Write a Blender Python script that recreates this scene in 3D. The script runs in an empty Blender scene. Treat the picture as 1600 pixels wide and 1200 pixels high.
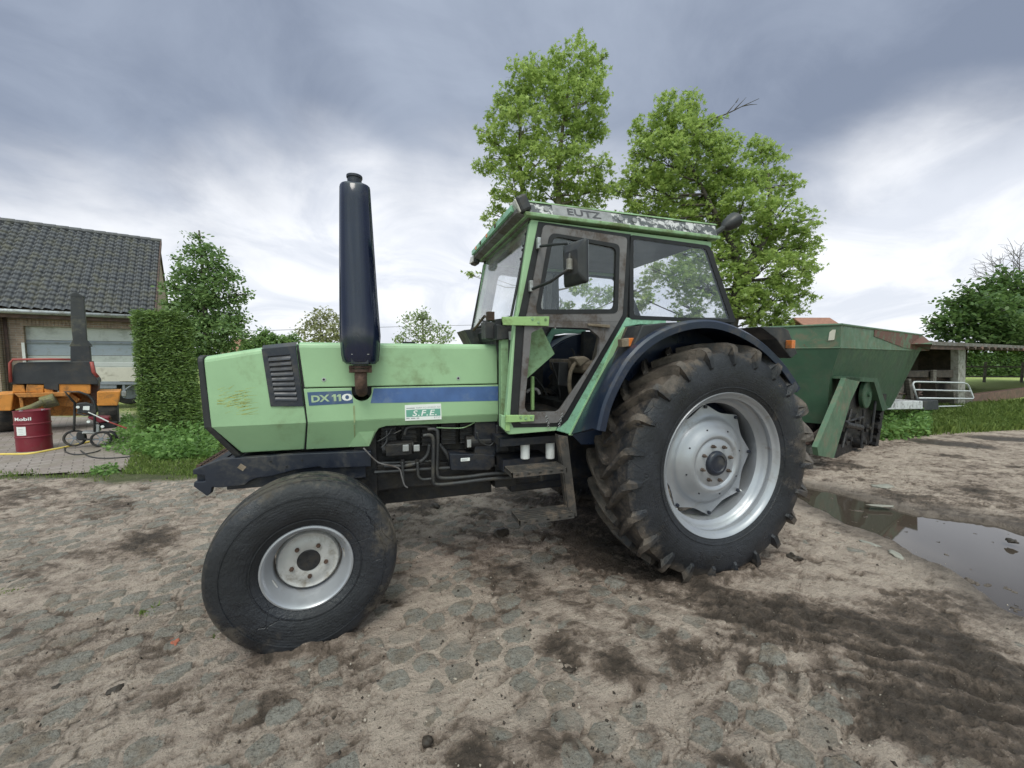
import bpy, bmesh, math, random
import numpy as np
from mathutils import Vector, Matrix
random.seed(7); RNG = np.random.default_rng(7)
SC = bpy.context.scene
COL = SC.collection
R_ = math.radians

# ------------------------------------------------------------ camera (solved from the wheels and the bonnet lines)
F_PX, PITCH, ROLL = 610.69, 0.07249, 0.00244
CAM = np.array([-2.2285, -3.0134, 1.5541]); YAW = 0.31923
_F = np.array([math.sin(YAW)*math.cos(PITCH), math.cos(YAW)*math.cos(PITCH), -math.sin(PITCH)])
_R0 = np.array([math.cos(YAW), -math.sin(YAW), 0.0]); _U0 = np.cross(_R0, _F)
_R = _R0*math.cos(ROLL)+_U0*math.sin(ROLL); _U = -_R0*math.sin(ROLL)+_U0*math.cos(ROLL)
cd = bpy.data.cameras.new('camera'); cam = bpy.data.objects.new('camera', cd); COL.objects.link(cam)
cam.matrix_world = Matrix(((_R[0], _U[0], -_F[0], CAM[0]), (_R[1], _U[1], -_F[1], CAM[1]), (_R[2], _U[2], -_F[2], CAM[2]), (0, 0, 0, 1)))
cd.sensor_fit = 'HORIZONTAL'; cd.sensor_width = 36; cd.lens = 36*F_PX/1600; cd.clip_start = .05; cd.clip_end = 3000
SC.camera = cam

def ray(px, py): return _F + _R*(px-800)/F_PX - _U*(py-600)/F_PX
def onY(px, py, y): d = ray(px, py); return CAM + d*(y-CAM[1])/d[1]
def onZ(px, py, z=0.0): d = ray(px, py); return CAM + d*(z-CAM[2])/d[2]
def onX(px, py, x): d = ray(px, py); return CAM + d*(x-CAM[0])/d[0]
def atD(px, py, D): return CAM + ray(px, py)*D
def xz(pts, y): return [(float(onY(a, b, y)[0]), float(onY(a, b, y)[2])) for a, b in pts]
def gxy(pts, z=0.0): return [tuple(onZ(a, b, z)[:2]) for a, b in pts]

# ------------------------------------------------------------ node helper
class NT:
    def __init__(s, tree): s.t = tree; s.n = tree.nodes; s.l = tree.links; s.n.clear()
    def node(s, typ, **kw):
        n = s.n.new(typ)
        for k, v in kw.items():
            if k[0] == '_': setattr(n, k[1:], v)
            else:
                key = int(k[1:]) if (k[0] == 'i' and k[1:].isdigit()) else k.replace('__', ' ')
                if isinstance(v, bpy.types.NodeSocket): s.l.new(v, n.inputs[key])
                else: n.inputs[key].default_value = v
        return n
    def noise(s, vec, scale, detail=4, rough=.55, dist=0.0, out='Fac'):
        return s.node('ShaderNodeTexNoise', Vector=vec, Scale=scale, Detail=detail, Roughness=rough, Distortion=dist).outputs[out]
    def math(s, op, a, b=0.0, c=None, clamp=False):
        kw = dict(_operation=op, _use_clamp=clamp, i0=a, i1=b)
        if c is not None: kw['i2'] = c
        return s.node('ShaderNodeMath', **kw).outputs[0]
    def ramp(s, v, lo, hi, a=0.0, b=1.0, smooth=True):
        return s.node('ShaderNodeMapRange', _interpolation_type='SMOOTHSTEP' if smooth else 'LINEAR', Value=v, **{'From__Min': lo, 'From__Max': hi, 'To__Min': a, 'To__Max': b}).outputs[0]
    def mix(s, f, a, b, mode='MIX'):
        n = s.n.new('ShaderNodeMix'); n.data_type = 'RGBA'; n.blend_type = mode
        for k, v in ((0, f), (6, a), (7, b)):
            if isinstance(v, bpy.types.NodeSocket): s.l.new(v, n.inputs[k])
            else: n.inputs[k].default_value = (v if k == 0 else (tuple(v)+(1,) if len(v) == 3 else v))
        return n.outputs[2]
    def attr(s, name, out='Fac'): return s.node('ShaderNodeAttribute', _attribute_name=name).outputs[out]

# ------------------------------------------------------------ world: Nishita sky under a procedural overcast
W = bpy.data.worlds.new('World'); SC.world = W; W.use_nodes = True
nt = NT(W.node_tree)
SUN_EL, SUN_AZ = R_(58), R_(205)
sky = nt.node('ShaderNodeTexSky', _sky_type='NISHITA', _sun_disc=False, _sun_elevation=SUN_EL, _sun_rotation=SUN_AZ)
skyc = nt.mix(1.0, sky.outputs[0], (0.1, 0.1, 0.1), 'MULTIPLY')
tc = nt.node('ShaderNodeTexCoord').outputs['Generated']
sep = nt.node('ShaderNodeSeparateXYZ', Vector=tc)
z = nt.math('MAXIMUM', sep.outputs[2], 0.0)
den = nt.math('ADD', z, .36)
cx = nt.math('DIVIDE', sep.outputs[0], den); cy = nt.math('DIVIDE', sep.outputs[1], den)
cv = nt.node('ShaderNodeCombineXYZ', X=cx, Y=cy, Z=0.0).outputs[0]
n1 = nt.noise(cv, 1.5, 8, .54, .6); n2 = nt.noise(cv, 3.6, 7, .58, .4)
nn = nt.math('ADD', nt.math('MULTIPLY', n1, .72), nt.math('MULTIPLY', n2, .28))
def lobe(px, py, lo, hi, amp):          # a broad bright or dark bank of cloud in one direction of the sky
    d = ray(px, py); d = d/np.linalg.norm(d)
    dt = nt.node('ShaderNodeVectorMath', _operation='DOT_PRODUCT', i0=tc, i1=tuple(d)).outputs['Value']
    return nt.math('MULTIPLY', nt.ramp(dt, lo, hi), amp)
# the grey sheet ends in a ragged edge ahead; beyond it the sky is pale down to the horizon
fwd = nt.node('ShaderNodeVectorMath', _operation='DOT_PRODUCT', i0=tc, i1=(math.sin(YAW), math.cos(YAW), 0)).outputs['Value']
w = nt.math('DIVIDE', z, nt.math('MAXIMUM', fwd, .08))
n3 = nt.noise(cv, .85, 5, .5, .5)
w = nt.math('ADD', w, nt.math('ADD', nt.math('MULTIPLY', nt.math('SUBTRACT', nn, .5), .50), nt.math('MULTIPLY', nt.math('SUBTRACT', n3, .5), .30)))
for a in ((470, 262, .975, 1.0, -.14), (720, 310, .95, 1.0, -.07), (1570, 300, .94, 1.0, -.16), (180, 250, .93, 1.0, .07), (20, 370, .93, 1.0, -.08), (1130, 300, .95, 1.0, .06)): w = nt.math('ADD', w, lobe(*a))
fac = nt.ramp(w, .56, .20)
dn1 = nt.math('ADD', nt.math('MULTIPLY', n1, .6), nt.math('MULTIPLY', nt.noise(cv, 3.0, 8, .6, .8), .4))
v = nt.ramp(dn1, .26, .74)
for a in ((30, 20, .93, 1.0, .45), (230, 200, .9, 1.0, -.5), (820, 60, .9, 1.0, .16), (1420, 150, .92, 1.0, -.5), (1230, 230, .95, 1, .15)): v = nt.math('ADD', v, lobe(*a))
dark = nt.mix(nt.math('MULTIPLY', v, 1.0, clamp=True), (.235, .28, .375), (.41, .47, .58))
n5 = nt.ramp(nt.noise(cv, 2.2, 8, .58, .8), .35, .62)
pale = nt.mix(n5, (.76, .80, .88), (1.0, 1.02, 1.06))
ovc = nt.mix(fac, dark, pale)
cl = nt.mix(.95, skyc, ovc)
# unseen sky overhead and behind the camera brightened, as added light for the yard
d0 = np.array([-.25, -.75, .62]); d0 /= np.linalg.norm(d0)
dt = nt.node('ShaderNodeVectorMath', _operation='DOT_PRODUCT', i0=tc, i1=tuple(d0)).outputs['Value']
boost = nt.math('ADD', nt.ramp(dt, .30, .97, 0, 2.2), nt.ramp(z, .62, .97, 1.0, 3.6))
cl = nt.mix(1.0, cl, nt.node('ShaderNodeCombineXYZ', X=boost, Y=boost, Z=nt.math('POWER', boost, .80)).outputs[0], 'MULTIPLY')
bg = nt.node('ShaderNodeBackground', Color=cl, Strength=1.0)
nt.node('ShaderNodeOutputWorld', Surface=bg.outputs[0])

# ------------------------------------------------------------ sun behind the cloud
sd = bpy.data.lights.new('sun', 'SUN'); sd.energy = 1.35; sd.angle = R_(22); sd.color = (1, .95, .88)
so = bpy.data.objects.new('sun', sd); COL.objects.link(so)
sdir = Vector((-math.cos(SUN_EL)*.35, -math.cos(SUN_EL)*.94, math.sin(SUN_EL)))
so.rotation_euler = sdir.to_track_quat('Z', 'Y').to_euler(); so.location = (0, -5, 12)
SC.view_settings.view_transform = 'Standard'; SC.view_settings.look = 'None'; SC.view_settings.exposure = 0.12; SC.view_settings.gamma = 1
SC.render.engine = 'CYCLES'
SC.cycles.max_bounces = 8; SC.cycles.transparent_max_bounces = 16

# ------------------------------------------------------------ materials
def new_mat(name):
    m = bpy.data.materials.new(name); m.use_nodes = True; return m, NT(m.node_tree)
def finish(N, bsdf, bump=None, dist=.01, strength=1.0):
    if bump is not None:
        b = N.node('ShaderNodeBump', Height=bump, Distance=dist, Strength=strength); N.l.new(b.outputs[0], bsdf.inputs['Normal'])
    N.node('ShaderNodeOutputMaterial', Surface=bsdf.outputs[0])
def mat(name, col, rough=.55, metal=0.0, var=.12, vscale=4.0, dirt=None, damt=.5, dscale=6.0, dlo=None, bump=.15, bscale=60.0, bdist=.004, rust=None, ramt=.6, rscale=14, coat=0.0, low=None, stretch=None):
    """weathered paint / metal / rubber: tone variation, dirt film, rust chips, optional heavier dirt near the ground (low=(z0,z1))"""
    m, N = new_mat(name)
    g = N.node('ShaderNodeTexCoord').outputs['Object']
    if stretch: g = N.node('ShaderNodeMapping', Vector=g, Scale=stretch).outputs[0]
    c = N.mix(N.ramp(N.noise(g, vscale, 5, .6), .3, .7), tuple(x*(1-var) for x in col), tuple(min(1, x*(1+var)) for x in col))
    r = N.ramp(N.noise(g, vscale*3.1, 3), .3, .7, max(.05, rough-.1), min(1, rough+.1))
    if dirt is not None:
        dm = N.ramp(N.math('ADD', N.noise(g, dscale, 8, .68, .3), N.math('MULTIPLY', N.noise(g, dscale*9, 3, .6), .18)), .72-.4*damt, .92-.35*damt)
        if low:
            zz = N.node('ShaderNodeSeparateXYZ', Vector=N.node('ShaderNodeNewGeometry').outputs['Position']).outputs[2]
            dm = N.math('MAXIMUM', N.math('MULTIPLY', dm, .8), N.math('MULTIPLY', N.ramp(zz, low[1], low[0]), N.ramp(N.noise(g, dscale*1.7, 7, .7), .35, .6)))
        c = N.mix(N.math('MULTIPLY', dm, .9), c, dirt); r = N.math('ADD', r, N.math('MULTIPLY', dm, .25), clamp=True)
    if rust is not None:
        rm = N.ramp(N.noise(g, rscale, 9, .72), .78-.3*ramt, .84-.3*ramt)
        c = N.mix(rm, c, rust); r = N.math('MAXIMUM', r, N.math('MULTIPLY', rm, .9))
        metal_s = N.math('MULTIPLY', N.math('SUBTRACT', 1.0, rm), metal)
    else: metal_s = metal
    b = N.node('ShaderNodeBsdfPrincipled', **{'Base__Color': c, 'Roughness': r, 'Metallic': metal_s, 'Coat__Weight': coat, 'Coat__Roughness': .15})
    finish(N, b, N.noise(g, bscale, 5, .6) if bump else None, bdist, bump if bump else 0)
    return m
MUD = (.115, .085, .062); DUST = (.22, .18, .14); RUST = (.16, .07, .035)
M = {}
M['green'] = mat('light green tractor paint', (.30, .47, .27), .42, 0, .07, 2.5, dirt=(.20, .27, .14), damt=.22, dscale=2.2, bump=.04, bscale=30, rust=(.10, .13, .06), ramt=.20, rscale=22)
M['green_yel'] = mat('yellow green hinge paint', (.30, .47, .19), .5, 0, .08, 6, dirt=(.14, .18, .06), damt=.4, bump=.1)
M['green_aged'] = mat('grimy green cab paint', (.25, .40, .22), .55, 0, .1, 5, dirt=(.12, .15, .06), damt=.5, dscale=5, bump=.1)
M['green_teal'] = mat('cool green cab paint', (.26, .50, .35), .5, 0, .08, 4, dirt=(.12, .18, .1), damt=.3, bump=.08)
M['navy'] = mat('dark navy paint', (.015, .019, .032), .42, 0, .15, 3, dirt=(.07, .065, .06), damt=.4, dscale=5, bump=.06, rust=(.07, .045, .03), ramt=.25, rscale=18)
M['navy_gloss'] = mat('glossy navy silencer paint', (.007, .011, .030), .09, .0, .2, 2, dirt=(.035, .035, .04), damt=.3, dscale=3, bump=.03, bscale=14, coat=.15)
M['fender'] = mat('navy fender paint', (.013, .021, .045), .36, 0, .15, 2, dirt=(.08, .07, .06), damt=.32, dscale=4, bump=.05, bscale=20)
M['black'] = mat('black plastic', (.022, .023, .026), .5, 0, .2, 6, dirt=(.07, .062, .055), damt=.35, bump=.1)
M['rubber_seal'] = mat('black rubber seal', (.012, .012, .014), .6, 0, .2, 6, bump=.05)
M['engine'] = mat('oily black engine metal', (.014, .014, .017), .5, .2, .4, 9, dirt=(.04, .034, .028), damt=.5, dscale=12, bump=.5, bscale=40, bdist=.006)
M['engine_navy'] = mat('greasy dark casting', (.010, .013, .022), .5, .1, .3, 7, dirt=(.04, .034, .03), damt=.5, dscale=10, bump=.4, bscale=35, bdist=.005)
M['hose'] = mat('black hydraulic hose', (.032, .033, .036), .45, 0, .2, 8, dirt=(.08, .07, .055), damt=.4, bump=.1)
M['doorframe'] = mat('worn grey brown door frame', (.15, .142, .145), .7, 0, .15, 5, dirt=(.08, .06, .05), damt=.5, dscale=7, bump=.2, rust=(.09, .05, .035), ramt=.35, rscale=30)
M['roofband'] = mat('peeling dark roof band', (.07, .075, .08), .6, 0, .2, 5, rust=(.52, .51, .52), ramt=.98, rscale=13, bump=.15)
M['roofband_plain'] = mat('scuffed grey roof band', (.24, .24, .25), .6, 0, .25, 14, dirt=(.25, .24, .25), damt=.35, dscale=14, bump=.1)
M['silver'] = mat('silver wheel paint', (.38, .39, .42), .38, .5, .06, 3, dirt=(.23, .2, .17), damt=.22, dscale=5, bump=.05, bscale=20)
M['silver_old'] = mat('chipped pale wheel paint', (.47, .46, .45), .5, .25, .1, 5, dirt=(.2, .17, .13), damt=.42, dscale=7, rust=(.13, .06, .035), ramt=.42, rscale=16, bump=.15)
M['rust'] = mat('rusty cast iron', (.105, .062, .045), .85, .1, .35, 14, dirt=(.05, .035, .03), damt=.5, dscale=16, bump=.5, bscale=70)
M['boltrust'] = mat('rusty bolt', (.12, .09, .075), .7, .4, .3, 20, bump=.3)
M['white'] = mat('white painted metal', (.72, .72, .71), .4, 0, .05, 6, dirt=(.3, .27, .22), damt=.3, dscale=10, bump=.05)
M['steps'] = mat('dirty step steel', (.055, .05, .047), .75, .2, .25, 10, dirt=(.15, .115, .09), damt=.45, dscale=12, rust=(.10, .055, .035), ramt=.35, rscale=20, bump=.4)
M['interior'] = mat('dark cab lining', (.03, .029, .03), .85, 0, .3, 6, dirt=(.08, .07, .06), damt=.4, bump=.2)
M['lining'] = mat('grey roof lining', (.22, .22, .23), .9, 0, .1, 4, bump=.2)
M['cloth'] = mat('worn pale seat cloth', (.26, .21, .16), .9, 0, .25, 8, dirt=(.12, .09, .06), damt=.5, bump=.4)
M['orange_lens'] = mat('orange lens plastic', (.62, .17, .03), .3, 0, .15, 30, dirt=(.2, .1, .05), damt=.3, coat=.3, bump=.1)
M['clear_lens'] = mat('milky lens plastic', (.5, .48, .45), .3, 0, .15, 30, coat=.3, bump=.1)
M['blue_decal'] = mat('faded blue decal', (.062, .125, .30), .5, 0, .12, 9, dirt=(.13, .19, .32), damt=.3, dscale=7, bump=.03, rust=(.45, .5, .5), ramt=.1, rscale=40)
M['blue_decal_dark'] = mat('dark blue decal', (.05, .095, .20), .5, 0, .1, 9, dirt=(.12, .16, .22), damt=.35, bump=.03)
M['letter_green'] = mat('pale green lettering', (.36, .47, .30), .5, 0, .15, 20, bump=.02)
M['letter_white'] = mat('white lettering', (.78, .80, .78), .5, 0, .04, 20, bump=.02)
M['sticker'] = mat('white sticker', (.78, .80, .78), .4, 0, .03, 20, bump=.02)
M['sticker_green'] = mat('teal green sticker band', (.14, .36, .28), .4, 0, .05, 20, bump=.02)
M['small_print'] = mat('grey small print', (.35, .36, .38), .5, 0, .05, 20, bump=.02)
M['letter_dark'] = mat('faint dark lettering', (.06, .06, .068), .6, 0, .3, 30, rust=(.13, .13, .14), ramt=.55, rscale=30, bump=.02)
M['streak'] = mat('rust run on green paint', (.27, .33, .17), .55, 0, .15, 20, rust=(.2, .13, .07), ramt=.5, rscale=20, bump=.02)
M['yellow_scuff'] = mat('yellow scratch', (.40, .42, .10), .6, 0, .2, 20, bump=.02)
M['grey_tin'] = mat('bare galvanised metal', (.42, .43, .44), .45, .6, .1, 9, dirt=(.2, .18, .15), damt=.4, bump=.1)
# tyre rubber, dusty brown towards the tread
def tyre_mat(name, lo, hi, dust, amt):
    m, N = new_mat(name)
    g = N.node('ShaderNodeTexCoord').outputs['Object']
    s = N.node('ShaderNodeSeparateXYZ', Vector=g)
    rr = N.math('SQRT', N.math('ADD', N.math('POWER', s.outputs[0], 2.0), N.math('POWER', s.outputs[2], 2.0)))
    tread = N.ramp(rr, lo, hi)
    n = N.noise(g, 4.5, 8, .68, .4); nf = N.noise(g, 26, 6, .7)
    n2 = N.noise(g, 1.9, 4, .6); pg = N.noise(g, 60, 4, .7)
    k = N.ramp(N.math('ADD', N.math('ADD', N.math('MULTIPLY', tread, amt), N.math('MULTIPLY', n, 1.0)), N.math('ADD', N.math('MULTIPLY', nf, .35), N.math('MULTIPLY', N.math('SUBTRACT', n2, .5), .9))), .80, 1.06)
    c = N.mix(N.ramp(N.noise(g, 3, 5), .35, .65), (.010, .011, .014), (.022, .024, .031))
    dc = N.mix(N.ramp(N.noise(g, 9, 6, .65), .35, .65), dust, tuple(x*.42 for x in dust))
    c = N.mix(N.math('MULTIPLY', k, .9), c, dc)
    c = N.mix(N.math('MULTIPLY', N.ramp(pg, .60, .72), N.math('MULTIPLY', k, .6)), c, (.02, .016, .013))
    wetr = N.ramp(N.math('ADD', n2, N.math('MULTIPLY', N.noise(g, 7, 5), .3)), .60, .72)
    b = N.node('ShaderNodeBsdfPrincipled', **{'Base__Color': c, 'Roughness': N.math('SUBTRACT', N.ramp(k, 0, 1, .52, .92), N.math('MULTIPLY', wetr, .32))})
    vd = N.node('ShaderNodeTexVoronoi', _feature='DISTANCE_TO_EDGE', Vector=N.node('ShaderNodeMix', _data_type='VECTOR', i0=.12, i4=g, i5=N.noise(g, 3, 4, out='Color')).outputs[1], Scale=7.0).outputs[0]
    ck = N.math('MULTIPLY', N.ramp(vd, .012, .0), N.ramp(N.noise(g, 2.7, 3), .5, .62))
    wv = N.math('MULTIPLY', N.math('SINE', N.math('MULTIPLY', rr, 420.0)), N.math('MULTIPLY', N.ramp(rr, hi, lo), .028))
    h = N.math('ADD', N.math('ADD', N.math('MULTIPLY', ck, -.6), wv), N.noise(g, 30, 8, .74), N.math('MULTIPLY', N.noise(g, 5, 5, .6), .3))
    finish(N, b, h, .012, .7); return m
M['tyre_rear'] = tyre_mat('dusty rear tyre rubber', .62, .84, (.15, .12, .098), .34)
M['tyre_front'] = tyre_mat('dusty front tyre rubber', .33, .47, (.15, .125, .10), .22)
def glass(name, tint, refl, haze, hz=(.55, .58, .62)):
    m, N = new_mat(name)
    g = N.node('ShaderNodeTexCoord').outputs['Object']
    tr = N.node('ShaderNodeBsdfTransparent', Color=tint+(1,)); gl = N.node('ShaderNodeBsdfGlossy', Color=(1, 1, 1, 1), Roughness=.03)
    df = N.node('ShaderNodeBsdfDiffuse', Color=hz+(1,))
    lw = N.node('ShaderNodeLayerWeight', Blend=.5).outputs['Facing']
    fr = N.math('ADD', N.math('MULTIPLY', N.math('POWER', lw, 4.0), .6), refl, clamp=True)
    a = N.node('ShaderNodeMixShader', i0=fr, i1=tr.outputs[0], i2=gl.outputs[0])
    hf = N.math('MULTIPLY', N.ramp(N.noise(g, 2.2, 7, .65), .3, .75), haze)
    b = N.node('ShaderNodeMixShader', i0=hf, i1=a.outputs[0], i2=df.outputs[0])
    N.node('ShaderNodeOutputMaterial', Surface=b.outputs[0]); return m
M['glass'] = glass('dusty cab glass', (.95, .96, .97), .045, .05)
M['glass_front'] = glass('grimy windscreen glass', (.95, .96, .97), .05, .20, (.66, .68, .70))

# ------------------------------------------------------------ object bookkeeping
ROOTS = {}
def thing(name, label, cat, loc=(0, 0, 0), rotz=0.0, group=None):
    o = bpy.data.objects.new(name, None); o.empty_display_size = .2; COL.objects.link(o)
    o.location = loc; o.rotation_euler = (0, 0, rotz); o['label'] = label; o['category'] = cat
    if group: o['group'] = group
    ROOTS[o.name] = (np.array(loc, float), rotz); return o
def tag(o, label, cat, group=None, kind=None):
    o['label'] = label; o['category'] = cat
    if group: o['group'] = group
    if kind: o['kind'] = kind
    return o
def struct(o, label=None):
    o['kind'] = 'structure'
    o['label'] = label or o.name.replace('_', ' ')
    return o
def root_of(o):
    while o.parent: o = o.parent
    return o
class MB:
    """collects shapes; build() links them as ONE mesh object"""
    def __init__(s): s.v = []; s.f = []; s.mir = False
    def add(s, vs, fs):
        n = len(s.v); s.v += [tuple(map(float, p)) for p in vs]; s.f += [tuple(i+n for i in f) for f in fs]; return s
    def hexa(s, p):   # bottom 4, top 4 (same winding)
        return s.add(p, [(3, 2, 1, 0), (4, 5, 6, 7), (0, 1, 5, 4), (1, 2, 6, 5), (2, 3, 7, 6), (3, 0, 4, 7)])
    def box(s, x0, x1, y0, y1, z0, z1):
        return s.hexa([(x0, y0, z0), (x1, y0, z0), (x1, y1, z0), (x0, y1, z0), (x0, y0, z1), (x1, y0, z1), (x1, y1, z1), (x0, y1, z1)])
    def cbox(s, c, size, rot=None):
        hx, hy, hz = [a/2 for a in size]; P = [Vector(q) for q in ((-hx, -hy, -hz), (hx, -hy, -hz), (hx, hy, -hz), (-hx, hy, -hz), (-hx, -hy, hz), (hx, -hy, hz), (hx, hy, hz), (-hx, hy, hz))]
        if rot is not None: P = [rot @ q for q in P]
        return s.hexa([q+Vector(c) for q in P])
    def slab(s, pts, y0, y1):      # polygon in x,z extruded along y
        n = len(pts); vs = [(a, y0, b) for a, b in pts]+[(a, y1, b) for a, b in pts]
        return s.add(vs, [tuple(range(n)), tuple(range(2*n-1, n-1, -1))]+[(i, (i+1) % n, n+(i+1) % n, n+i) for i in range(n)])
    def prism(s, pts, vec):        # 3d polygon extruded along vec
        n = len(pts); vs = [tuple(p) for p in pts]+[tuple(np.array(p)+np.array(vec)) for p in pts]
        return s.add(vs, [tuple(range(n)), tuple(range(2*n-1, n-1, -1))]+[(i, (i+1) % n, n+(i+1) % n, n+i) for i in range(n)])
    def loft(s, rings, cap=True, closed=True):
        n = len(rings[0]); vs = [p for r in rings for p in r]; fs = []
        for k in range(len(rings)-1):
            for i in range(n if closed else n-1):
                j = (i+1) % n; fs.append((k*n+i, k*n+j, (k+1)*n+j, (k+1)*n+i))
        if cap: fs += [tuple(range(n-1, -1, -1)), tuple((len(rings)-1)*n+i for i in range(n))]
        return s.add(vs, fs)
    def tube(s, path, r, n=10, cap=True):
        P = [Vector(p) for p in path]; rs = r if isinstance(r, (list, tuple)) else [r]*len(P); rings = []
        up = Vector((0, 0, 1)); last = None
        for i, p in enumerate(P):
            t = (P[min(i+1, len(P)-1)]-P[max(i-1, 0)]).normalized()
            if last is None:
                a = t.cross(up if abs(t.z) < .9 else Vector((1, 0, 0))).normalized()
            else: a = (last-t*last.dot(t)).normalized()
            last = a; b = t.cross(a)
            rings.append([tuple(p+(a*math.cos(q)+b*math.sin(q))*rs[i]) for q in (2*math.pi*k/n for k in range(n))])
        return s.loft(rings, cap)
    def lathe(s, prof, n=64, c=(0, 0, 0), closed=False):   # profile (y, r) about the y axis
        rings = []
        for k in range(n):
            a = 2*math.pi*k/n; rings.append([(c[0]+r*math.cos(a), c[1]+y, c[2]+r*math.sin(a)) for y, r in prof])
        m = len(prof); vs = [p for r in rings for p in r]; fs = []
        for k in range(n):
            k2 = (k+1) % n
            for i in range(m if closed else m-1):
                j = (i+1) % m; fs.append((k*m+i, k*m+j, k2*m+j, k2*m+i))
        return s.add(vs, fs)
    def disc(s, c, r, axis, h, n=16):
        ax = Vector(axis).normalized(); return s.tube([Vector(c), Vector(c)+ax*h], r, n)
    def ring_panel(s, outer, inner, y0, y1):  # polygonal frame in x,z with a hole
        cx = sum(p[0] for p in inner)/len(inner); cz = sum(p[1] for p in inner)/len(inner)
        def hit(poly, a):
            d = (math.cos(a), math.sin(a)); best = 0
            for i in range(len(poly)):
                p = poly[i]; q = poly[(i+1) % len(poly)]; ex, ez = q[0]-p[0], q[1]-p[1]
                dt_ = d[0]*ez-d[1]*ex
                if abs(dt_) < 1e-12: continue
                t = ((p[0]-cx)*ez-(p[1]-cz)*ex)/dt_; u = ((p[0]-cx)*d[1]-(p[1]-cz)*d[0])/dt_
                if t > 0 and -1e-6 <= u <= 1+1e-6: best = max(best, t)
            return (cx+d[0]*best, cz+d[1]*best)
        A = sorted(set(round(math.atan2(p[1]-cz, p[0]-cx), 5) for p in list(outer)+list(inner)))
        O = [hit(outer, a) for a in A]; I = [hit(inner, a) for a in A]; n = len(A)
        vs = [(a, y0, b) for a, b in O]+[(a, y0, b) for a, b in I]+[(a, y1, b) for a, b in O]+[(a, y1, b) for a, b in I]; fs = []
        for i in range(n):
            j = (i+1) % n; fs += [(i, j, n+j, n+i), (2*n+i, 3*n+i, 3*n+j, 2*n+j), (i, 2*n+i, 2*n+j, j), (n+i, n+j, 3*n+j, 3*n+i)]
        return s.add(vs, fs)
    def mirror(s):
        s.mir = True; return s      # build() makes the far-side twin as a part of its own
    def flipped(s):
        m = MB(); m.v = [(x, -y, z) for x, y, z in s.v]; m.f = [tuple(reversed(f)) for f in s.f]; return m
    def build(s, name, mt, parent=None, smooth=False, bevel=0.0, world=True, subsurf=0, autosmooth=None):
        if s.mir: s.flipped().build(name, mt, parent, smooth, bevel, world, subsurf, autosmooth)
        me = bpy.data.meshes.new(name); V = s.v
        if parent is not None and world:
            r = root_of(parent)
            if r.name in ROOTS:
                L, a = ROOTS[r.name]; c_, s_ = math.cos(-a), math.sin(-a); V = []
                for x, y, z_ in s.v:
                    x -= L[0]; y -= L[1]; V.append((x*c_-y*s_, x*s_+y*c_, z_-L[2]))
        me.from_pydata(V, [], s.f); me.update()
        bm = bmesh.new(); bm.from_mesh(me); bmesh.ops.recalc_face_normals(bm, faces=bm.faces); bm.to_mesh(me); bm.free()
        me.materials.append(M[mt] if isinstance(mt, str) else mt)
        o = bpy.data.objects.new(name, me); COL.objects.link(o)
        if parent is not None: o.parent = parent
        if smooth or autosmooth:
            me.shade_smooth()
            if autosmooth: me.set_sharp_from_angle(angle=R_(autosmooth))
        if bevel:
            b = o.modifiers.new('bevel', 'BEVEL'); b.width = bevel; b.segments = 2; b.limit_method = 'ANGLE'; b.angle_limit = R_(35); b.harden_normals = False
        if subsurf:
            b = o.modifiers.new('sub', 'SUBSURF'); b.levels = subsurf; b.render_levels = subsurf
        return o
def rounded(poly, r, n=4):
    out = []; k = len(poly)
    for i in range(k):
        p0, p1, p2 = (np.array(poly[(i-1) % k], float), np.array(poly[i], float), np.array(poly[(i+1) % k], float))
        rr = r if not isinstance(r, (list, tuple)) else r[i]
        a = p0-p1; b = p2-p1; la, lb = np.linalg.norm(a), np.linalg.norm(b); q = min(rr, la*.45, lb*.45)
        s0, s1 = p1+a/la*q, p1+b/lb*q
        for j in range(n+1):
            t = j/n; out.append(tuple((1-t)**2*s0+2*t*(1-t)*p1+t*t*s1))
    return out
def text_mesh(name, body, size, mt, parent, origin, xdir, ydir, shear=0.0, depth=.0008, bold=.0, sx=1.0, spacing=1.0):
    """flat lettering; origin = lower left corner, xdir / ydir = baseline and up directions"""
    cu = bpy.data.curves.new(name, 'FONT'); cu.body = body; cu.size = size; cu.extrude = depth; cu.offset = bold*size; cu.shear = shear; cu.space_character = spacing
    cu.resolution_u = 3
    to = bpy.data.objects.new(name+'_tmp', cu); COL.objects.link(to); bpy.context.view_layer.update()
    me = bpy.data.meshes.new_from_object(to.evaluated_get(bpy.context.evaluated_depsgraph_get())); bpy.data.objects.remove(to)
    X = Vector(xdir).normalized(); Y = Vector(ydir); Y = (Y-X*Y.dot(X)).normalized(); Z = X.cross(Y); O = Vector(origin)
    mb = MB(); mb.v = [tuple(O+X*(v_.co.x*sx)+Y*v_.co.y+Z*v_.co.z) for v_ in me.vertices]; mb.f = [tuple(p.vertices) for p in me.polygons]
    return mb.build(name, mt, parent)
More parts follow.
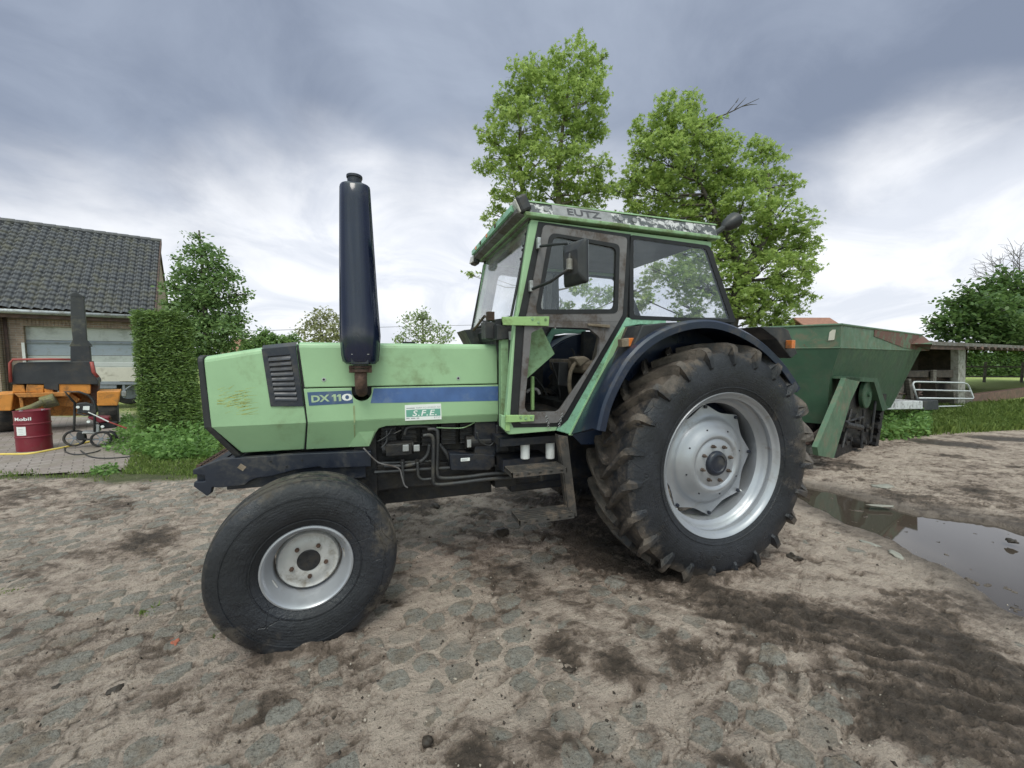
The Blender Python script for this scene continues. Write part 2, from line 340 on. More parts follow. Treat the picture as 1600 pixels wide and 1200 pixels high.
# ============================================================ GROUND
def _hash(ix, iy, s):
    h = (ix.astype(np.int64)*374761393 + iy.astype(np.int64)*668265263 + s*1442695041) & 0x7fffffff
    h = ((h ^ (h >> 13))*1274126177) & 0x7fffffff
    return ((h ^ (h >> 16)) & 0xffff)/65535.0
def vnoise(x, y, s=0):
    ix, iy = np.floor(x), np.floor(y); fx, fy = x-ix, y-iy; ux, uy = fx*fx*(3-2*fx), fy*fy*(3-2*fy)
    a, b, c, d = _hash(ix, iy, s), _hash(ix+1, iy, s), _hash(ix, iy+1, s), _hash(ix+1, iy+1, s)
    return (a*(1-ux)+b*ux)*(1-uy)+(c*(1-ux)+d*ux)*uy
def fbm(x, y, s=0, o=5, g=.5, l=2.03):
    t = 0; a = 1; w = 0
    for k in range(o):
        t = t+a*vnoise(x*l**k+k*13.7, y*l**k-k*7.1, s+k); w += a; a *= g
    return t/w
def sstep(x, a, b): t = np.clip((x-a)/(b-a), 0, 1); return t*t*(3-2*t)
def poly_sd(x, y, poly):     # signed distance, negative inside
    P = np.array(poly, float); d = np.full(x.shape, 1e9); ins = np.zeros(x.shape, bool)
    for i in range(len(P)):
        a = P[i]; b = P[(i+1) % len(P)]; e = b-a; t = np.clip(((x-a[0])*e[0]+(y-a[1])*e[1])/(e@e), 0, 1)
        d = np.minimum(d, np.hypot(x-a[0]-t*e[0], y-a[1]-t*e[1]))
        c = ((a[1] > y) != (b[1] > y)) & (x < (b[0]-a[0])*(y-a[1])/(b[1]-a[1]+1e-12)+a[0]); ins ^= c
    return np.where(ins, -d, d)
def seg_d(x, y, pts):
    P = np.array(pts, float); d = np.full(x.shape, 1e9)
    for a, b in zip(P[:-1], P[1:]):
        e = b-a; t = np.clip(((x-a[0])*e[0]+(y-a[1])*e[1])/(e@e), 0, 1); d = np.minimum(d, np.hypot(x-a[0]-t*e[0], y-a[1]-t*e[1]))
    return d
PUDDLE = gxy([(1238, 757), (1300, 768), (1340, 778), (1380, 790), (1435, 804), (1500, 812), (1560, 822), (1600, 836), (1720, 872), (1760, 1010), (1600, 957), (1550, 925), (1500, 893), (1430, 858), (1375, 832), (1335, 818), (1300, 800), (1262, 780)])
PAVE = gxy([(-330, 770), (0, 744), (120, 741), (205, 736), (215, 705), (222, 680), (215, 655), (-330, 640)])
GRASS_L = gxy([(-60, 752), (0, 752), (110, 748), (190, 757), (310, 750), (345, 742), (352, 700), (340, 640), (330, 600), (200, 600), (212, 672), (196, 712), (205, 733), (120, 738), (0, 741), (-60, 742)])
GRASS_R = gxy([(1374, 684), (1420, 680), (1480, 676), (1600, 669), (1900, 655), (1900, 640), (1600, 632), (1370, 632), (1366, 660)])
MUDS = [  # pixel centre of a muddy patch in the yard, radius in metres, strength
    (900, 820, .55, .9), (960, 870, .45, .9), (1040, 900, .4, .8), (830, 780, .5, .75), (760, 790, .5, .55), (700, 840, .4, .4), (1270, 780, .5, .6),
    (160, 790, .8, .55), (30, 780, .8, .6), (250, 850, .4, .6), (120, 880, .5, .45), (1060, 1030, .17, .7), (960, 1045, .14, .8), (880, 1010, .20, .65), (1130, 1120, .10, .5), (640, 1130, .08, .5), (1010, 1160, .09, .5), (900, 1160, .08, .5), (420, 1110, .12, .5), (150, 1000, .2, .5), (860, 1100, .12, .35), (1090, 930, .22, .6),
    (1350, 1000, .35, .8), (1480, 1010, .4, .9), (1250, 960, .3, .5), (1550, 1090, .35, 1.0), (1420, 1080, .25, .8), (1590, 1180, .3, 1.0), (740, 1180, .13, .8), (850, 1190, .10, .6), (1150, 1190, .11, .6), (1420, 1120, .3, .95), (1530, 1150, .3, .95), (600, 950, .3, .35), (1500, 960, .3, .6),
    (640, 800, .5, .45), (560, 1060, .2, .4), (400, 1050, .2, .3), (1500, 720, .8, .35), (1300, 740, .6, .4), (1560, 780, .5, .6), (1400, 780, .4, .6)]
# polar sheet, fine where the yard is seen, one sheet out to the horizon
ang = np.concatenate([np.linspace(-66, 66, 1150), np.linspace(66, 294, 90)[1:-1]])
rad = np.concatenate([[.02], np.geomspace(.35, .95, 30), np.geomspace(.95, 14, 560)[1:], np.geomspace(14, 1200, 50)[1:]])
th = np.radians(90-np.degrees(YAW)-ang)
A_, Rr = np.meshgrid(th, rad)
X = CAM[0]+Rr*np.cos(A_); Y = CAM[1]+Rr*np.sin(A_)
near = sstep(Rr, 16, 8)
u = X*math.cos(.35)+Y*math.sin(.35); v_ = -X*math.sin(.35)+Y*math.cos(.35)
# cobbles: jittered setts in rows
wu = u+.05*(fbm(u*2, v_*2, 5, 3)-.5); wv = v_+.09*(fbm(u*1.3, v_*1.3, 9, 3)-.5)
cu_, cv_ = .178, .135
row = np.floor(wv/cv_)
F1 = np.full(X.shape, 9.); F2 = F1.copy(); ID = np.zeros(X.shape); 
for dj in (-1, 0, 1):
    r_ = row+dj; off = (r_ % 2)*.5+_hash(r_, r_*0, 3)*.3
    ci = np.floor(wu/cu_-off)
    for di in (-1, 0, 1):
        c_ = ci+di
        px = (c_+off+.5+.34*(_hash(c_, r_, 1)-.5))*cu_; py = (r_+.5+.30*(_hash(c_, r_, 2)-.5))*cv_
        sx_ = .85+.35*_hash(c_, r_, 7)
        d = np.sqrt(((wu-px)/sx_)**2+((wv-py)*1.22)**2); m = d < F1
        F2 = np.where(m, F1, np.minimum(F2, d)); ID = np.where(m, _hash(c_, r_, 4), ID); F1 = np.where(m, d, F1)
edge = (F2-F1)+.012*(fbm(u*14, v_*14, 21, 3)-.5)*2
dome = sstep(edge, .004, .05)
big = fbm(u*.55, v_*.55, 31, 4)
sandlvl = .0175+.050*(fbm(u*.9, v_*.9, 41, 5)-.5)+.026*(fbm(u*6.5, v_*7.5, 42, 5, .6)-.5)
left = np.maximum(sstep(X, -2.0, -3.0), .7*sstep(Y, -1.55, -2.1)*sstep(X, -.2, -.9))
bare = sstep(X, 2.4, 3.4)               # beaten earth past the puddle: no setts in sight
stone_top = -.014+dome*(.020+.013*ID)+.004*(fbm(u*9, v_*9, 55, 3)-.5)+left*.009-bare*.04
# anisotropic drag marks
adir = .62; a1 = X*math.cos(adir)-Y*math.sin(adir); a2 = X*math.sin(adir)+Y*math.cos(adir)
streak = fbm(a1*2.2, a2*15, 61, 4); streak2 = fbm(u*2.6, v_*13, 66, 4)
mud = np.zeros(X.shape)
for (px, py, r, s) in MUDS:
    g = onZ(px, py); q = np.hypot(X-g[0], Y-g[1])/r; mud = np.maximum(mud, s*np.exp(-q*q*.8))
band = seg_d(X, Y, gxy([(980, 890), (1100, 940), (1250, 985), (1400, 1050), (1600, 1160), (1800, 1300)]))
mud = np.maximum(mud, .80*np.exp(-(band/.26)**2))
track = seg_d(X, Y, [(-6, -.72), (-2.6, -.72), (-1.2, -.75), (0, -.78), (4, -.85)]); track2 = seg_d(X, Y, [(-1.6, .75), (0, .75), (4, .8)])
mud = np.maximum(mud, .38*np.exp(-(track/.3)**2)*sstep(X, -2.2, -1.2)); mud = np.maximum(mud, .6*np.exp(-(track2/.45)**2)*sstep(X, -2.5, -.6))
under = np.exp(-((Y)/.9)**2)*sstep(X, -2.6, -1.4)*sstep(X, 2.2, .8); mud = np.maximum(mud, .45*under)
farl = sstep(Y, 1.0, 2.6)*sstep(X, 1.5, -1)*.34; mud = np.maximum(mud, farl); mud = np.maximum(mud, .22+.0*X); mud = np.maximum(mud, .42*sstep(X, .3, 2.2)*sstep(Y, 1.2, -.4))
mudn = mud+.85*(fbm(X*2.1, Y*2.1, 71, 6, .6)-.5)+.55*(streak-.5)+.35*(fbm(X*11, Y*11, 72, 4, .6)-.5)
mudm = sstep(mudn, .18, .95)
clods = fbm(X*17, Y*17, 81, 4, .6); ridg = 1-np.abs(2*fbm(a1*3.4, a2*17, 82, 4)-1)
H = np.maximum(stone_top, sandlvl-.012*0)
stone = sstep(stone_top-sandlvl, -.004, .004)
H = H+.006*(fbm(u*22, v_*22, 83, 3)-.5)*(1-stone*.7)+.010*(streak2-.5)*(1-stone)
pitm = sstep(fbm(u*7, v_*11, 84, 4, .6), .60, .74)*(1-stone*.6)       # little scuffed hollows, darker in colour
H = H-pitm*.014
rough_ = fbm(a1*9+3, a2*21, 86, 5, .62); rough2 = 1-np.abs(2*fbm(u*5, v_*12, 87, 4, .6)-1)
H = H+(.018*(rough_-.5)+.012*(rough2-.7))*(1-stone*.75)
crev = sstep(.5-np.abs(fbm(u*8, v_*15, 88, 4, .6)-.5)*9, .2, .5)*(1-stone*.5)*sstep(fbm(u*1.4, v_*1.4, 89, 3), .42, .6); H = H-crev*.010; pitm = np.maximum(pitm, crev*.8)  # crevices darkened in colour too, adding shade the soft light lacks
rg2 = 1-np.abs(2*fbm(a1*2.2, a2*11, 85, 5, .6)-1); bnd = np.exp(-(band/.42)**2)
H = H+mudm*(.004+.046*(clods-.42)+.026*(ridg-.62))+bnd*.034*(rg2-.72)*(1-stone*.3)
mudm = np.clip(mudm+bnd*1.5*(.70-rg2), 0, 1.3)
tread = 0*X
# lug prints left by the rear tyre beside the wheel
for k in range(9):
    c_ = onZ(1010+38*k, 985+13*k); q = (X-c_[0])*.8+(Y-c_[1])*.6; w = -(X-c_[0])*.6+(Y-c_[1])*.8
    H = H-.012*np.exp(-(w/.022)**4)*np.exp(-(q/.10)**4); mudm = np.maximum(mudm, .55*np.exp(-(w/.03)**4)*np.exp(-(q/.10)**4))
for (wx, wy, lx, ly, hh0) in ((-2.64, -.69, .15, .13, .030), (0, -.75, .22, .24, .042), (-2.64, .69, .15, .13, .03), (0, .75, .22, .24, .042)):
    dd_ = np.hypot(np.maximum(np.abs(X-wx)-lx, 0), np.maximum(np.abs(Y-wy)-ly, 0)); ins_ = np.exp(-((dd_-.035)/.04)**2)*(.35+1.3*fbm(X*8, Y*8, 111, 4)); H = H+hh0*ins_; mudm = np.clip(mudm+.55*np.exp(-(dd_/.13)**2), 0, 1.3); stone = stone*(1-np.exp(-(dd_/.08)**2))
sdp = poly_sd(X, Y, PUDDLE)+.07*(fbm(X*5, Y*5, 91, 4)-.5)*2*.7+.05*(fbm(X*1.5, Y*1.5, 92, 2)-.5)
wet = sstep(sdp+.25*(fbm(X*2.5, Y*2.5, 96, 3)-.5), .55, .0)
H = H*(1-.6*wet)+wet*.004
H = np.where(sdp < .12, H*sstep(sdp, -.02, .12)+(1-sstep(sdp, -.02, .12))*-.055, H)
H = H+.010*(1-sstep(sdp, -.02, .12))*(fbm(X*9, Y*9, 93, 3) > .76)*3.6
H = np.where(sdp > .12, np.maximum(H, -.012), H)
# two shallow wheel ruts full of dark wet mud by the right-hand grass
for pts in (gxy([(1445, 690), (1480, 693), (1522, 696)]), gxy([(1545, 685), (1600, 688), (1700, 694)])):
    d = seg_d(X, Y, pts); q = np.exp(-(d/.28)**2); H = H-.03*q; mudm = np.maximum(mudm, q); wet = np.maximum(wet, sstep(q, .2, .7))
sg = np.minimum(poly_sd(X, Y, GRASS_L), poly_sd(X, Y, GRASS_R))
soil = sstep(sg+.25*(fbm(X*3, Y*3, 95, 4)-.5), .10, -.12)
far = sstep(Rr, 13, 17); soil = np.maximum(soil, far)
flat = sstep(poly_sd(X, Y, PAVE), .06, -.02)
H = H*near*(1-.5*soil)
H = np.where(flat > 0, H*(1-flat)-.03*flat, H)
H = np.maximum(H, -.06)
nr, na = X.shape
V = np.stack([X, Y, H], -1).reshape(-1, 3)
i0 = (np.arange(nr-1)[:, None]*na+np.arange(na)[None, :]); i1 = (np.arange(nr-1)[:, None]*na+(np.arange(na)[None, :]+1) % na)
Q = np.stack([i0, i0+na, i1+na, i1], -1).reshape(-1, 4)
def np_mesh(name, V, Fa, k, attrs=None, mt=None, parent=None, smooth=False):
    me = bpy.data.meshes.new(name); n = len(Fa)
    me.vertices.add(len(V)); me.vertices.foreach_set('co', np.ascontiguousarray(V, np.float32).ravel())
    me.loops.add(n*k); me.loops.foreach_set('vertex_index', np.ascontiguousarray(Fa, np.int32).ravel())
    me.polygons.add(n); me.polygons.foreach_set('loop_start', np.arange(0, n*k, k, dtype=np.int32)); me.polygons.foreach_set('loop_total', np.full(n, k, np.int32))
    if attrs:
        for nm, val in attrs.items():
            a = me.attributes.new(nm, 'FLOAT', 'POINT'); a.data.foreach_set('value', np.ascontiguousarray(val, np.float32).ravel())
    me.update(calc_edges=True); me.validate()
    if smooth: me.shade_smooth()
    if mt is not None: me.materials.append(M[mt] if isinstance(mt, str) else mt)
    o = bpy.data.objects.new(name, me); COL.objects.link(o)
    if parent is not None: o.parent = parent
    return o
m, N = new_mat('sandy yard with setts and mud')
g = N.node('ShaderNodeTexCoord').outputs['Object']
st, mu, idn, we, so_, ft, pt = [N.attr(a) for a in ('stone', 'mud', 'sett', 'wet', 'soil', 'far', 'pit')]
nf = N.noise(g, 46, 8, .74); nm_ = N.noise(g, 9, 9, .70, .4); nl = N.noise(g, 1.9, 7, .62, .3); n24 = N.noise(g, 22, 7, .7, .3)
aniso = N.node('ShaderNodeMapping', Vector=g, Rotation=(0, 0, -.62), Scale=(5, 21, 12)).outputs[0]
na_ = N.noise(aniso, 1.0, 9, .70, .3)
v = N.math('ADD', N.math('ADD', N.math('MULTIPLY', nl, .30), N.math('MULTIPLY', nm_, .34)), N.math('ADD', N.math('MULTIPLY', na_, .22), N.math('ADD', N.math('MULTIPLY', n24, .12), N.math('MULTIPLY', nf, .10))))
v = N.math('SUBTRACT', N.math('SUBTRACT', v, .020), N.math('MULTIPLY', N.math('ADD', mu, N.math('MULTIPLY', pt, .35)), .185))
cr = N.node('ShaderNodeValToRGB', Fac=v); e = cr.color_ramp.elements
e[0].position = .26; e[0].color = (.038, .025, .017, 1); e[1].position = .66; e[1].color = (.63, .515, .435, 1)
for q_, c_ in ((.355, (.074, .053, .040)), (.425, (.168, .122, .095)), (.466, (.315, .243, .200)), (.522, (.470, .376, .315))): x_ = cr.color_ramp.elements.new(q_); x_.color = c_+(1,)
c = cr.outputs[0]
stc = N.mix(idn, (.20, .195, .172), (.34, .325, .29)); stc = N.mix(N.ramp(nm_, .42, .66), stc, (.235, .185, .14)); stc = N.mix(N.math('MULTIPLY', N.ramp(nf, .45, .66), .7), stc, (.10, .085, .07))
sparse = N.ramp(N.math('ADD', N.noise(g, 1.3, 3), N.math('MULTIPLY', N.math('SUBTRACT', idn, .5), .5)), .31, .50)
st2 = N.math('MULTIPLY', N.ramp(N.math('ADD', st, N.math('MULTIPLY', N.math('SUBTRACT', N.math('ADD', N.math('MULTIPLY', nm_, .5), N.math('MULTIPLY', n24, .5)), .5), 1.9)), .45, .75), N.math('MULTIPLY', sparse, .88))
c = N.mix(st2, c, stc); c = N.mix(N.math('MULTIPLY', N.attr('gap'), N.ramp(n24, .35, .6)), c, (.085, .062, .045))
c = N.mix(N.math('MULTIPLY', N.ramp(N.noise(g, 75, 5, .65), .60, .67), .75), c, (.050, .036, .027)); c = N.mix(N.math('MULTIPLY', N.ramp(N.noise(g, 210, 3, .7), .52, .64), .35), c, (.11, .082, .062))
c = N.mix(N.math('MULTIPLY', N.ramp(N.noise(g, 130, 3, .5), .70, .74), .6), c, (.62, .55, .45))
c = N.mix(N.math('MULTIPLY', we, .72), c, (.070, .052, .040))
c = N.mix(so_, c, N.mix(N.ramp(nl, .35, .65), (.07, .075, .03), (.11, .12, .045)))
c = N.mix(ft, c, N.mix(N.ramp(nl, .35, .65), (.30, .37, .10), (.38, .43, .15)))
ro = N.math('SUBTRACT', N.ramp(v, .3, .55, .70, .95), N.math('MULTIPLY', we, .30))
b = N.node('ShaderNodeBsdfPrincipled', **{'Base__Color': c, 'Roughness': ro})
vg = N.ramp(N.node('ShaderNodeTexVoronoi', Vector=g, Scale=62.0).outputs[0], .5, .1)
hgt = N.math('ADD', N.math('ADD', N.math('ADD', N.math('MULTIPLY', nf, .45), N.math('MULTIPLY', vg, .10)), N.math('MULTIPLY', n24, .45)), N.math('ADD', N.math('MULTIPLY', na_, .7), N.math('MULTIPLY', nm_, .8)))
finish(N, b, hgt, .05, 1.0)
gapm = np.exp(-(edge/.010)**2)*left*sstep(fbm(u*3, v_*3, 97, 3), .38, .6)*near
gr = np_mesh('ground', V, Q, 4, dict(gap=gapm, stone=stone*(1-mudm*.8)*(1-flat), mud=mudm, sett=ID, wet=wet, soil=soil, far=far, pit=pitm*near), m, smooth=True)
struct(gr, 'sandy farmyard of worn setts and mud')
# puddle water
m, N = new_mat('still muddy water')
g = N.node('ShaderNodeTexCoord').outputs['Object']
b = N.node('ShaderNodeBsdfPrincipled', **{'Base__Color': (.060, .047, .038, 1), 'Roughness': .03, 'IOR': 1.45, 'Coat__Weight': .25, 'Coat__Roughness': .02})
finish(N, b, N.noise(g, 3, 2), .002, .15); M['water'] = m
P = np.array(PUDDLE); cc = P.mean(0); P2 = [tuple(cc+(p-cc)*(1+.35/np.linalg.norm(p-cc)))+(-.022,) for p in P]
mb = MB().add([tuple(p) for p in P2], [tuple(range(len(P2)))]); pw = mb.build('puddle_water', 'water'); struct(pw, 'still puddle reflecting the sky')
# brick paving, left
m, N = new_mat('grey brown block paving')
g = N.node('ShaderNodeTexCoord').outputs['Object']; gm = N.node('ShaderNodeMapping', Vector=g, Rotation=(0, 0, -.5)).outputs[0]
bt = N.node('ShaderNodeTexBrick', Vector=gm, Color1=(.25, .20, .185, 1), Color2=(.31, .265, .245, 1), Mortar=(.10, .08, .07, 1), Scale=1.0, **{'Mortar__Size': .008, 'Brick__Width': .21, 'Row__Height': .105, 'Mortar__Smooth': .4})
c = N.mix(N.ramp(N.noise(g, 2.2, 7, .65), .42, .66), bt.outputs[0], (.21, .175, .145)); c = N.mix(N.math('MULTIPLY', N.ramp(N.noise(g, 30, 4), .5, .7), .4), c, (.14, .11, .09))
b = N.node('ShaderNodeBsdfPrincipled', **{'Base__Color': c, 'Roughness': .85})
finish(N, b, N.math('ADD', bt.outputs[1], N.math('MULTIPLY', N.noise(g, 25, 4), -.6)), .012, -.6); M['paving'] = m
nx, ny = 160, 120; PP = np.array(PAVE); xs = np.linspace(PP[:, 0].min()-.1, PP[:, 0].max()+.1, nx); ys = np.linspace(PP[:, 1].min()-.1, PP[:, 1].max()+.1, ny)
GX, GY = np.meshgrid(xs, ys); GZ = .008+.02*(fbm(GX*.8, GY*.8, 12, 3)-.5); sd_ = poly_sd(GX, GY, PAVE)+.12*(fbm(GX*2, GY*2, 14, 3)-.5)
idx = np.arange(nx*ny).reshape(ny, nx); ok = (sd_[:-1, :-1] < 0)
Fq = np.stack([idx[:-1, :-1], idx[:-1, 1:], idx[1:, 1:], idx[1:, :-1]], -1)[ok]
pv = np_mesh('paved_yard', np.stack([GX, GY, GZ], -1).reshape(-1, 3), Fq, 4, None, 'paving', smooth=True); struct(pv, 'block paved yard before the garage')
def gz(x, y): return 0.0
# ------------------------------------------------------------ grass and weeds
def leaf_mat(name, dark, light, trans=.35, rough=.5):
    m, N = new_mat(name); a = N.attr('tone')
    c = N.mix(a, dark, light)
    d = N.node('ShaderNodeBsdfPrincipled', **{'Base__Color': c, 'Roughness': rough, 'Specular__IOR__Level': .35}); t = N.node('ShaderNodeBsdfTranslucent', Color=N.mix(.5, c, tuple(min(1, x*1.4) for x in light)))
    s_ = N.node('ShaderNodeMixShader', i0=trans, i1=d.outputs[0], i2=t.outputs[0]); N.node('ShaderNodeOutputMaterial', Surface=s_.outputs[0]); M[name] = m; return m
leaf_mat('grass blades', (.07, .13, .025), (.28, .36, .10)); leaf_mat('weed leaves', (.06, .14, .03), (.22, .36, .10)); leaf_mat('maple leaves', (.10, .18, .042), (.46, .57, .17), .42, .42)
leaf_mat('dark leaves', (.035, .085, .025), (.17, .26, .08)); leaf_mat('olive leaves', (.16, .17, .08), (.38, .38, .22)); leaf_mat('pale leaves', (.15, .20, .09), (.36, .42, .22)); leaf_mat('hedge sprays', (.042, .085, .02), (.20, .30, .07), .2); leaf_mat('left tree leaves', (.06, .125, .045), (.25, .36, .13))
def blades(name, pts, hts, wid, mt, label, lean=.5):
    n = len(pts); a = RNG.uniform(0, 6.283, n); l = RNG.uniform(.1, 1, n)*lean*hts; w = wid*RNG.uniform(.6, 1.3, n)
    dx, dy = np.cos(a), np.sin(a); b = a+RNG.uniform(-.6, .6, n)
    base = np.stack([pts[:, 0], pts[:, 1], pts[:, 2]-.01], -1); side = np.stack([-dy*w, dx*w, 0*w], -1)
    mid = base+np.stack([np.cos(b)*l*.35, np.sin(b)*l*.35, hts*.62], -1); tip = base+np.stack([np.cos(b)*l, np.sin(b)*l, hts*RNG.uniform(.7, 1, n)], -1)
    V = np.stack([base-side, base+side, mid+side*.8, tip, mid-side*.8], 1).reshape(-1, 3)
    t = np.repeat(RNG.uniform(0, 1, n), 5)
    o = np_mesh(name, V, np.arange(n*5).reshape(n, 5), 5, dict(tone=t), mt); tag(o, label, 'grass', kind='stuff'); return o
def scatter(poly, n, dens=None, margin=0.0):
    P = np.array(poly); out = np.zeros((0, 2))
    while len(out) < n:
        q = np.stack([RNG.uniform(P[:, 0].min(), P[:, 0].max(), n*2), RNG.uniform(P[:, 1].min(), P[:, 1].max(), n*2)], -1)
        k = poly_sd(q[:, 0], q[:, 1], poly) < margin
        if dens is not None: k &= RNG.uniform(0, 1, len(q)) < dens(q[:, 0], q[:, 1])
        out = np.concatenate([out, q[k]])
    return out[:n]
d1 = lambda x, y: sstep(fbm(x*1.6, y*1.6, 101, 4), .38, .6)
p = scatter(GRASS_L, 26000, d1, .05); blades('grass', np.c_[p, np.zeros(len(p))], RNG.uniform(.02, .09, len(p)), .004, 'grass blades', 'short rough grass along the edge of the left paving')
p = scatter(gxy([(205, 740), (340, 742), (345, 700), (322, 660), (215, 690), (215, 715)]), 16000, None, .08)
blades('grass', np.c_[p, np.zeros(len(p))], RNG.uniform(.02, .09, len(p)), .005, 'grass blades', 'taller bright grass below the clipped hedge', .8)
for (px, py, nb, lab) in ((232, 958, 60, 'tiny grass tuft in a joint left of the front tyre'), (10, 930, 90, 'small grass tuft at the left edge of the yard'), (340, 1000, 40, 'tiny grass tuft right of the crushed orange brick')):
    c_ = onZ(px, py); q = np.c_[RNG.normal(c_[0], .03, nb), RNG.normal(c_[1], .03, nb), np.full(nb, .015)]; blades('grass', q, RNG.uniform(.01, .035, nb), .003, 'grass blades', lab, .9)
p = scatter([q for q in GRASS_R], 60000, lambda x, y: .35+.65*sstep(fbm(x*.9, y*.9, 105, 4), .35, .6), .15)
hh = RNG.uniform(.05, .26, len(p))*(.5+.9*fbm(p[:, 0]*.8, p[:, 1]*.8, 106, 3)); blades('grass', np.c_[p, np.zeros(len(p))], hh, .008, 'grass blades', 'long meadow grass in front of the open shed', .7)
def leafcloud(name, C, size, mt, parent=None, shape='star', tone=None, droop=.35, flatz=.5):
    """one mesh of separate small leaves at the points C"""
    if shape == 'star':
        base = []
        for k in range(5):
            a = math.pi/2+2*math.pi*k/5*.86+(-.0); a = math.pi/2+(k-2)*1.08+math.pi*0
            base.append((math.cos(a)*.5*(1 if k == 2 else .88), math.sin(a)*.5*(1 if k == 2 else .88)))
            if k < 4: a2 = a+.54; base.append((math.cos(a2)*.17, math.sin(a2)*.17))
        base.append((0, -.16)); base = np.array(base)
    elif shape == 'oval': base = np.array([(0, -.5), (.24, -.2), (.26, .15), (0, .5), (-.26, .15), (-.24, -.2)])
    else: base = np.array([(-.07, -.5), (.07, -.5), (.18, 0), (0, .5), (-.18, 0)])
    n, k = len(C), len(base); B = np.c_[base, np.zeros(k)]; B[:, 2] = -.35*(B[:, 0]**2+B[:, 1]**2)
    nrm = RNG.normal(0, 1, (n, 3)); nrm[:, 2] = np.abs(nrm[:, 2])+flatz; nrm /= np.linalg.norm(nrm, axis=1)[:, None]
    t = RNG.normal(0, 1, (n, 3)); t[:, 2] -= droop*2; t -= nrm*(t*nrm).sum(1)[:, None]; t /= np.linalg.norm(t, axis=1)[:, None]; s_ = np.cross(nrm, t)
    sz = size*RNG.uniform(.55, 1.25, n)
    V = C[:, None, :]+sz[:, None, None]*(B[None, :, 0:1]*s_[:, None, :]+B[None, :, 1:2]*t[:, None, :]+B[None, :, 2:3]*nrm[:, None, :])
    if tone is None: tone = RNG.beta(2, 2, n)
    return np_mesh(name, V.reshape(-1, 3), np.arange(n*k).reshape(n, k), k, dict(tone=np.repeat(np.clip(tone, 0, 1), k)), mt, parent)
# ============================================================ TRACTOR  (x to its rear, y away from the camera, axle of the rear wheels above x = 0)
T = thing('tractor', 'light green two wheel drive tractor with navy rear mudguards and tall exhaust silencer', 'tractor')
HY = .37
def arcpts(cx, cz, r, a0, a1, n): return [(cx+r*math.cos(R_(a0+(a1-a0)*k/n)), cz+r*math.sin(R_(a0+(a1-a0)*k/n))) for k in range(n+1)]
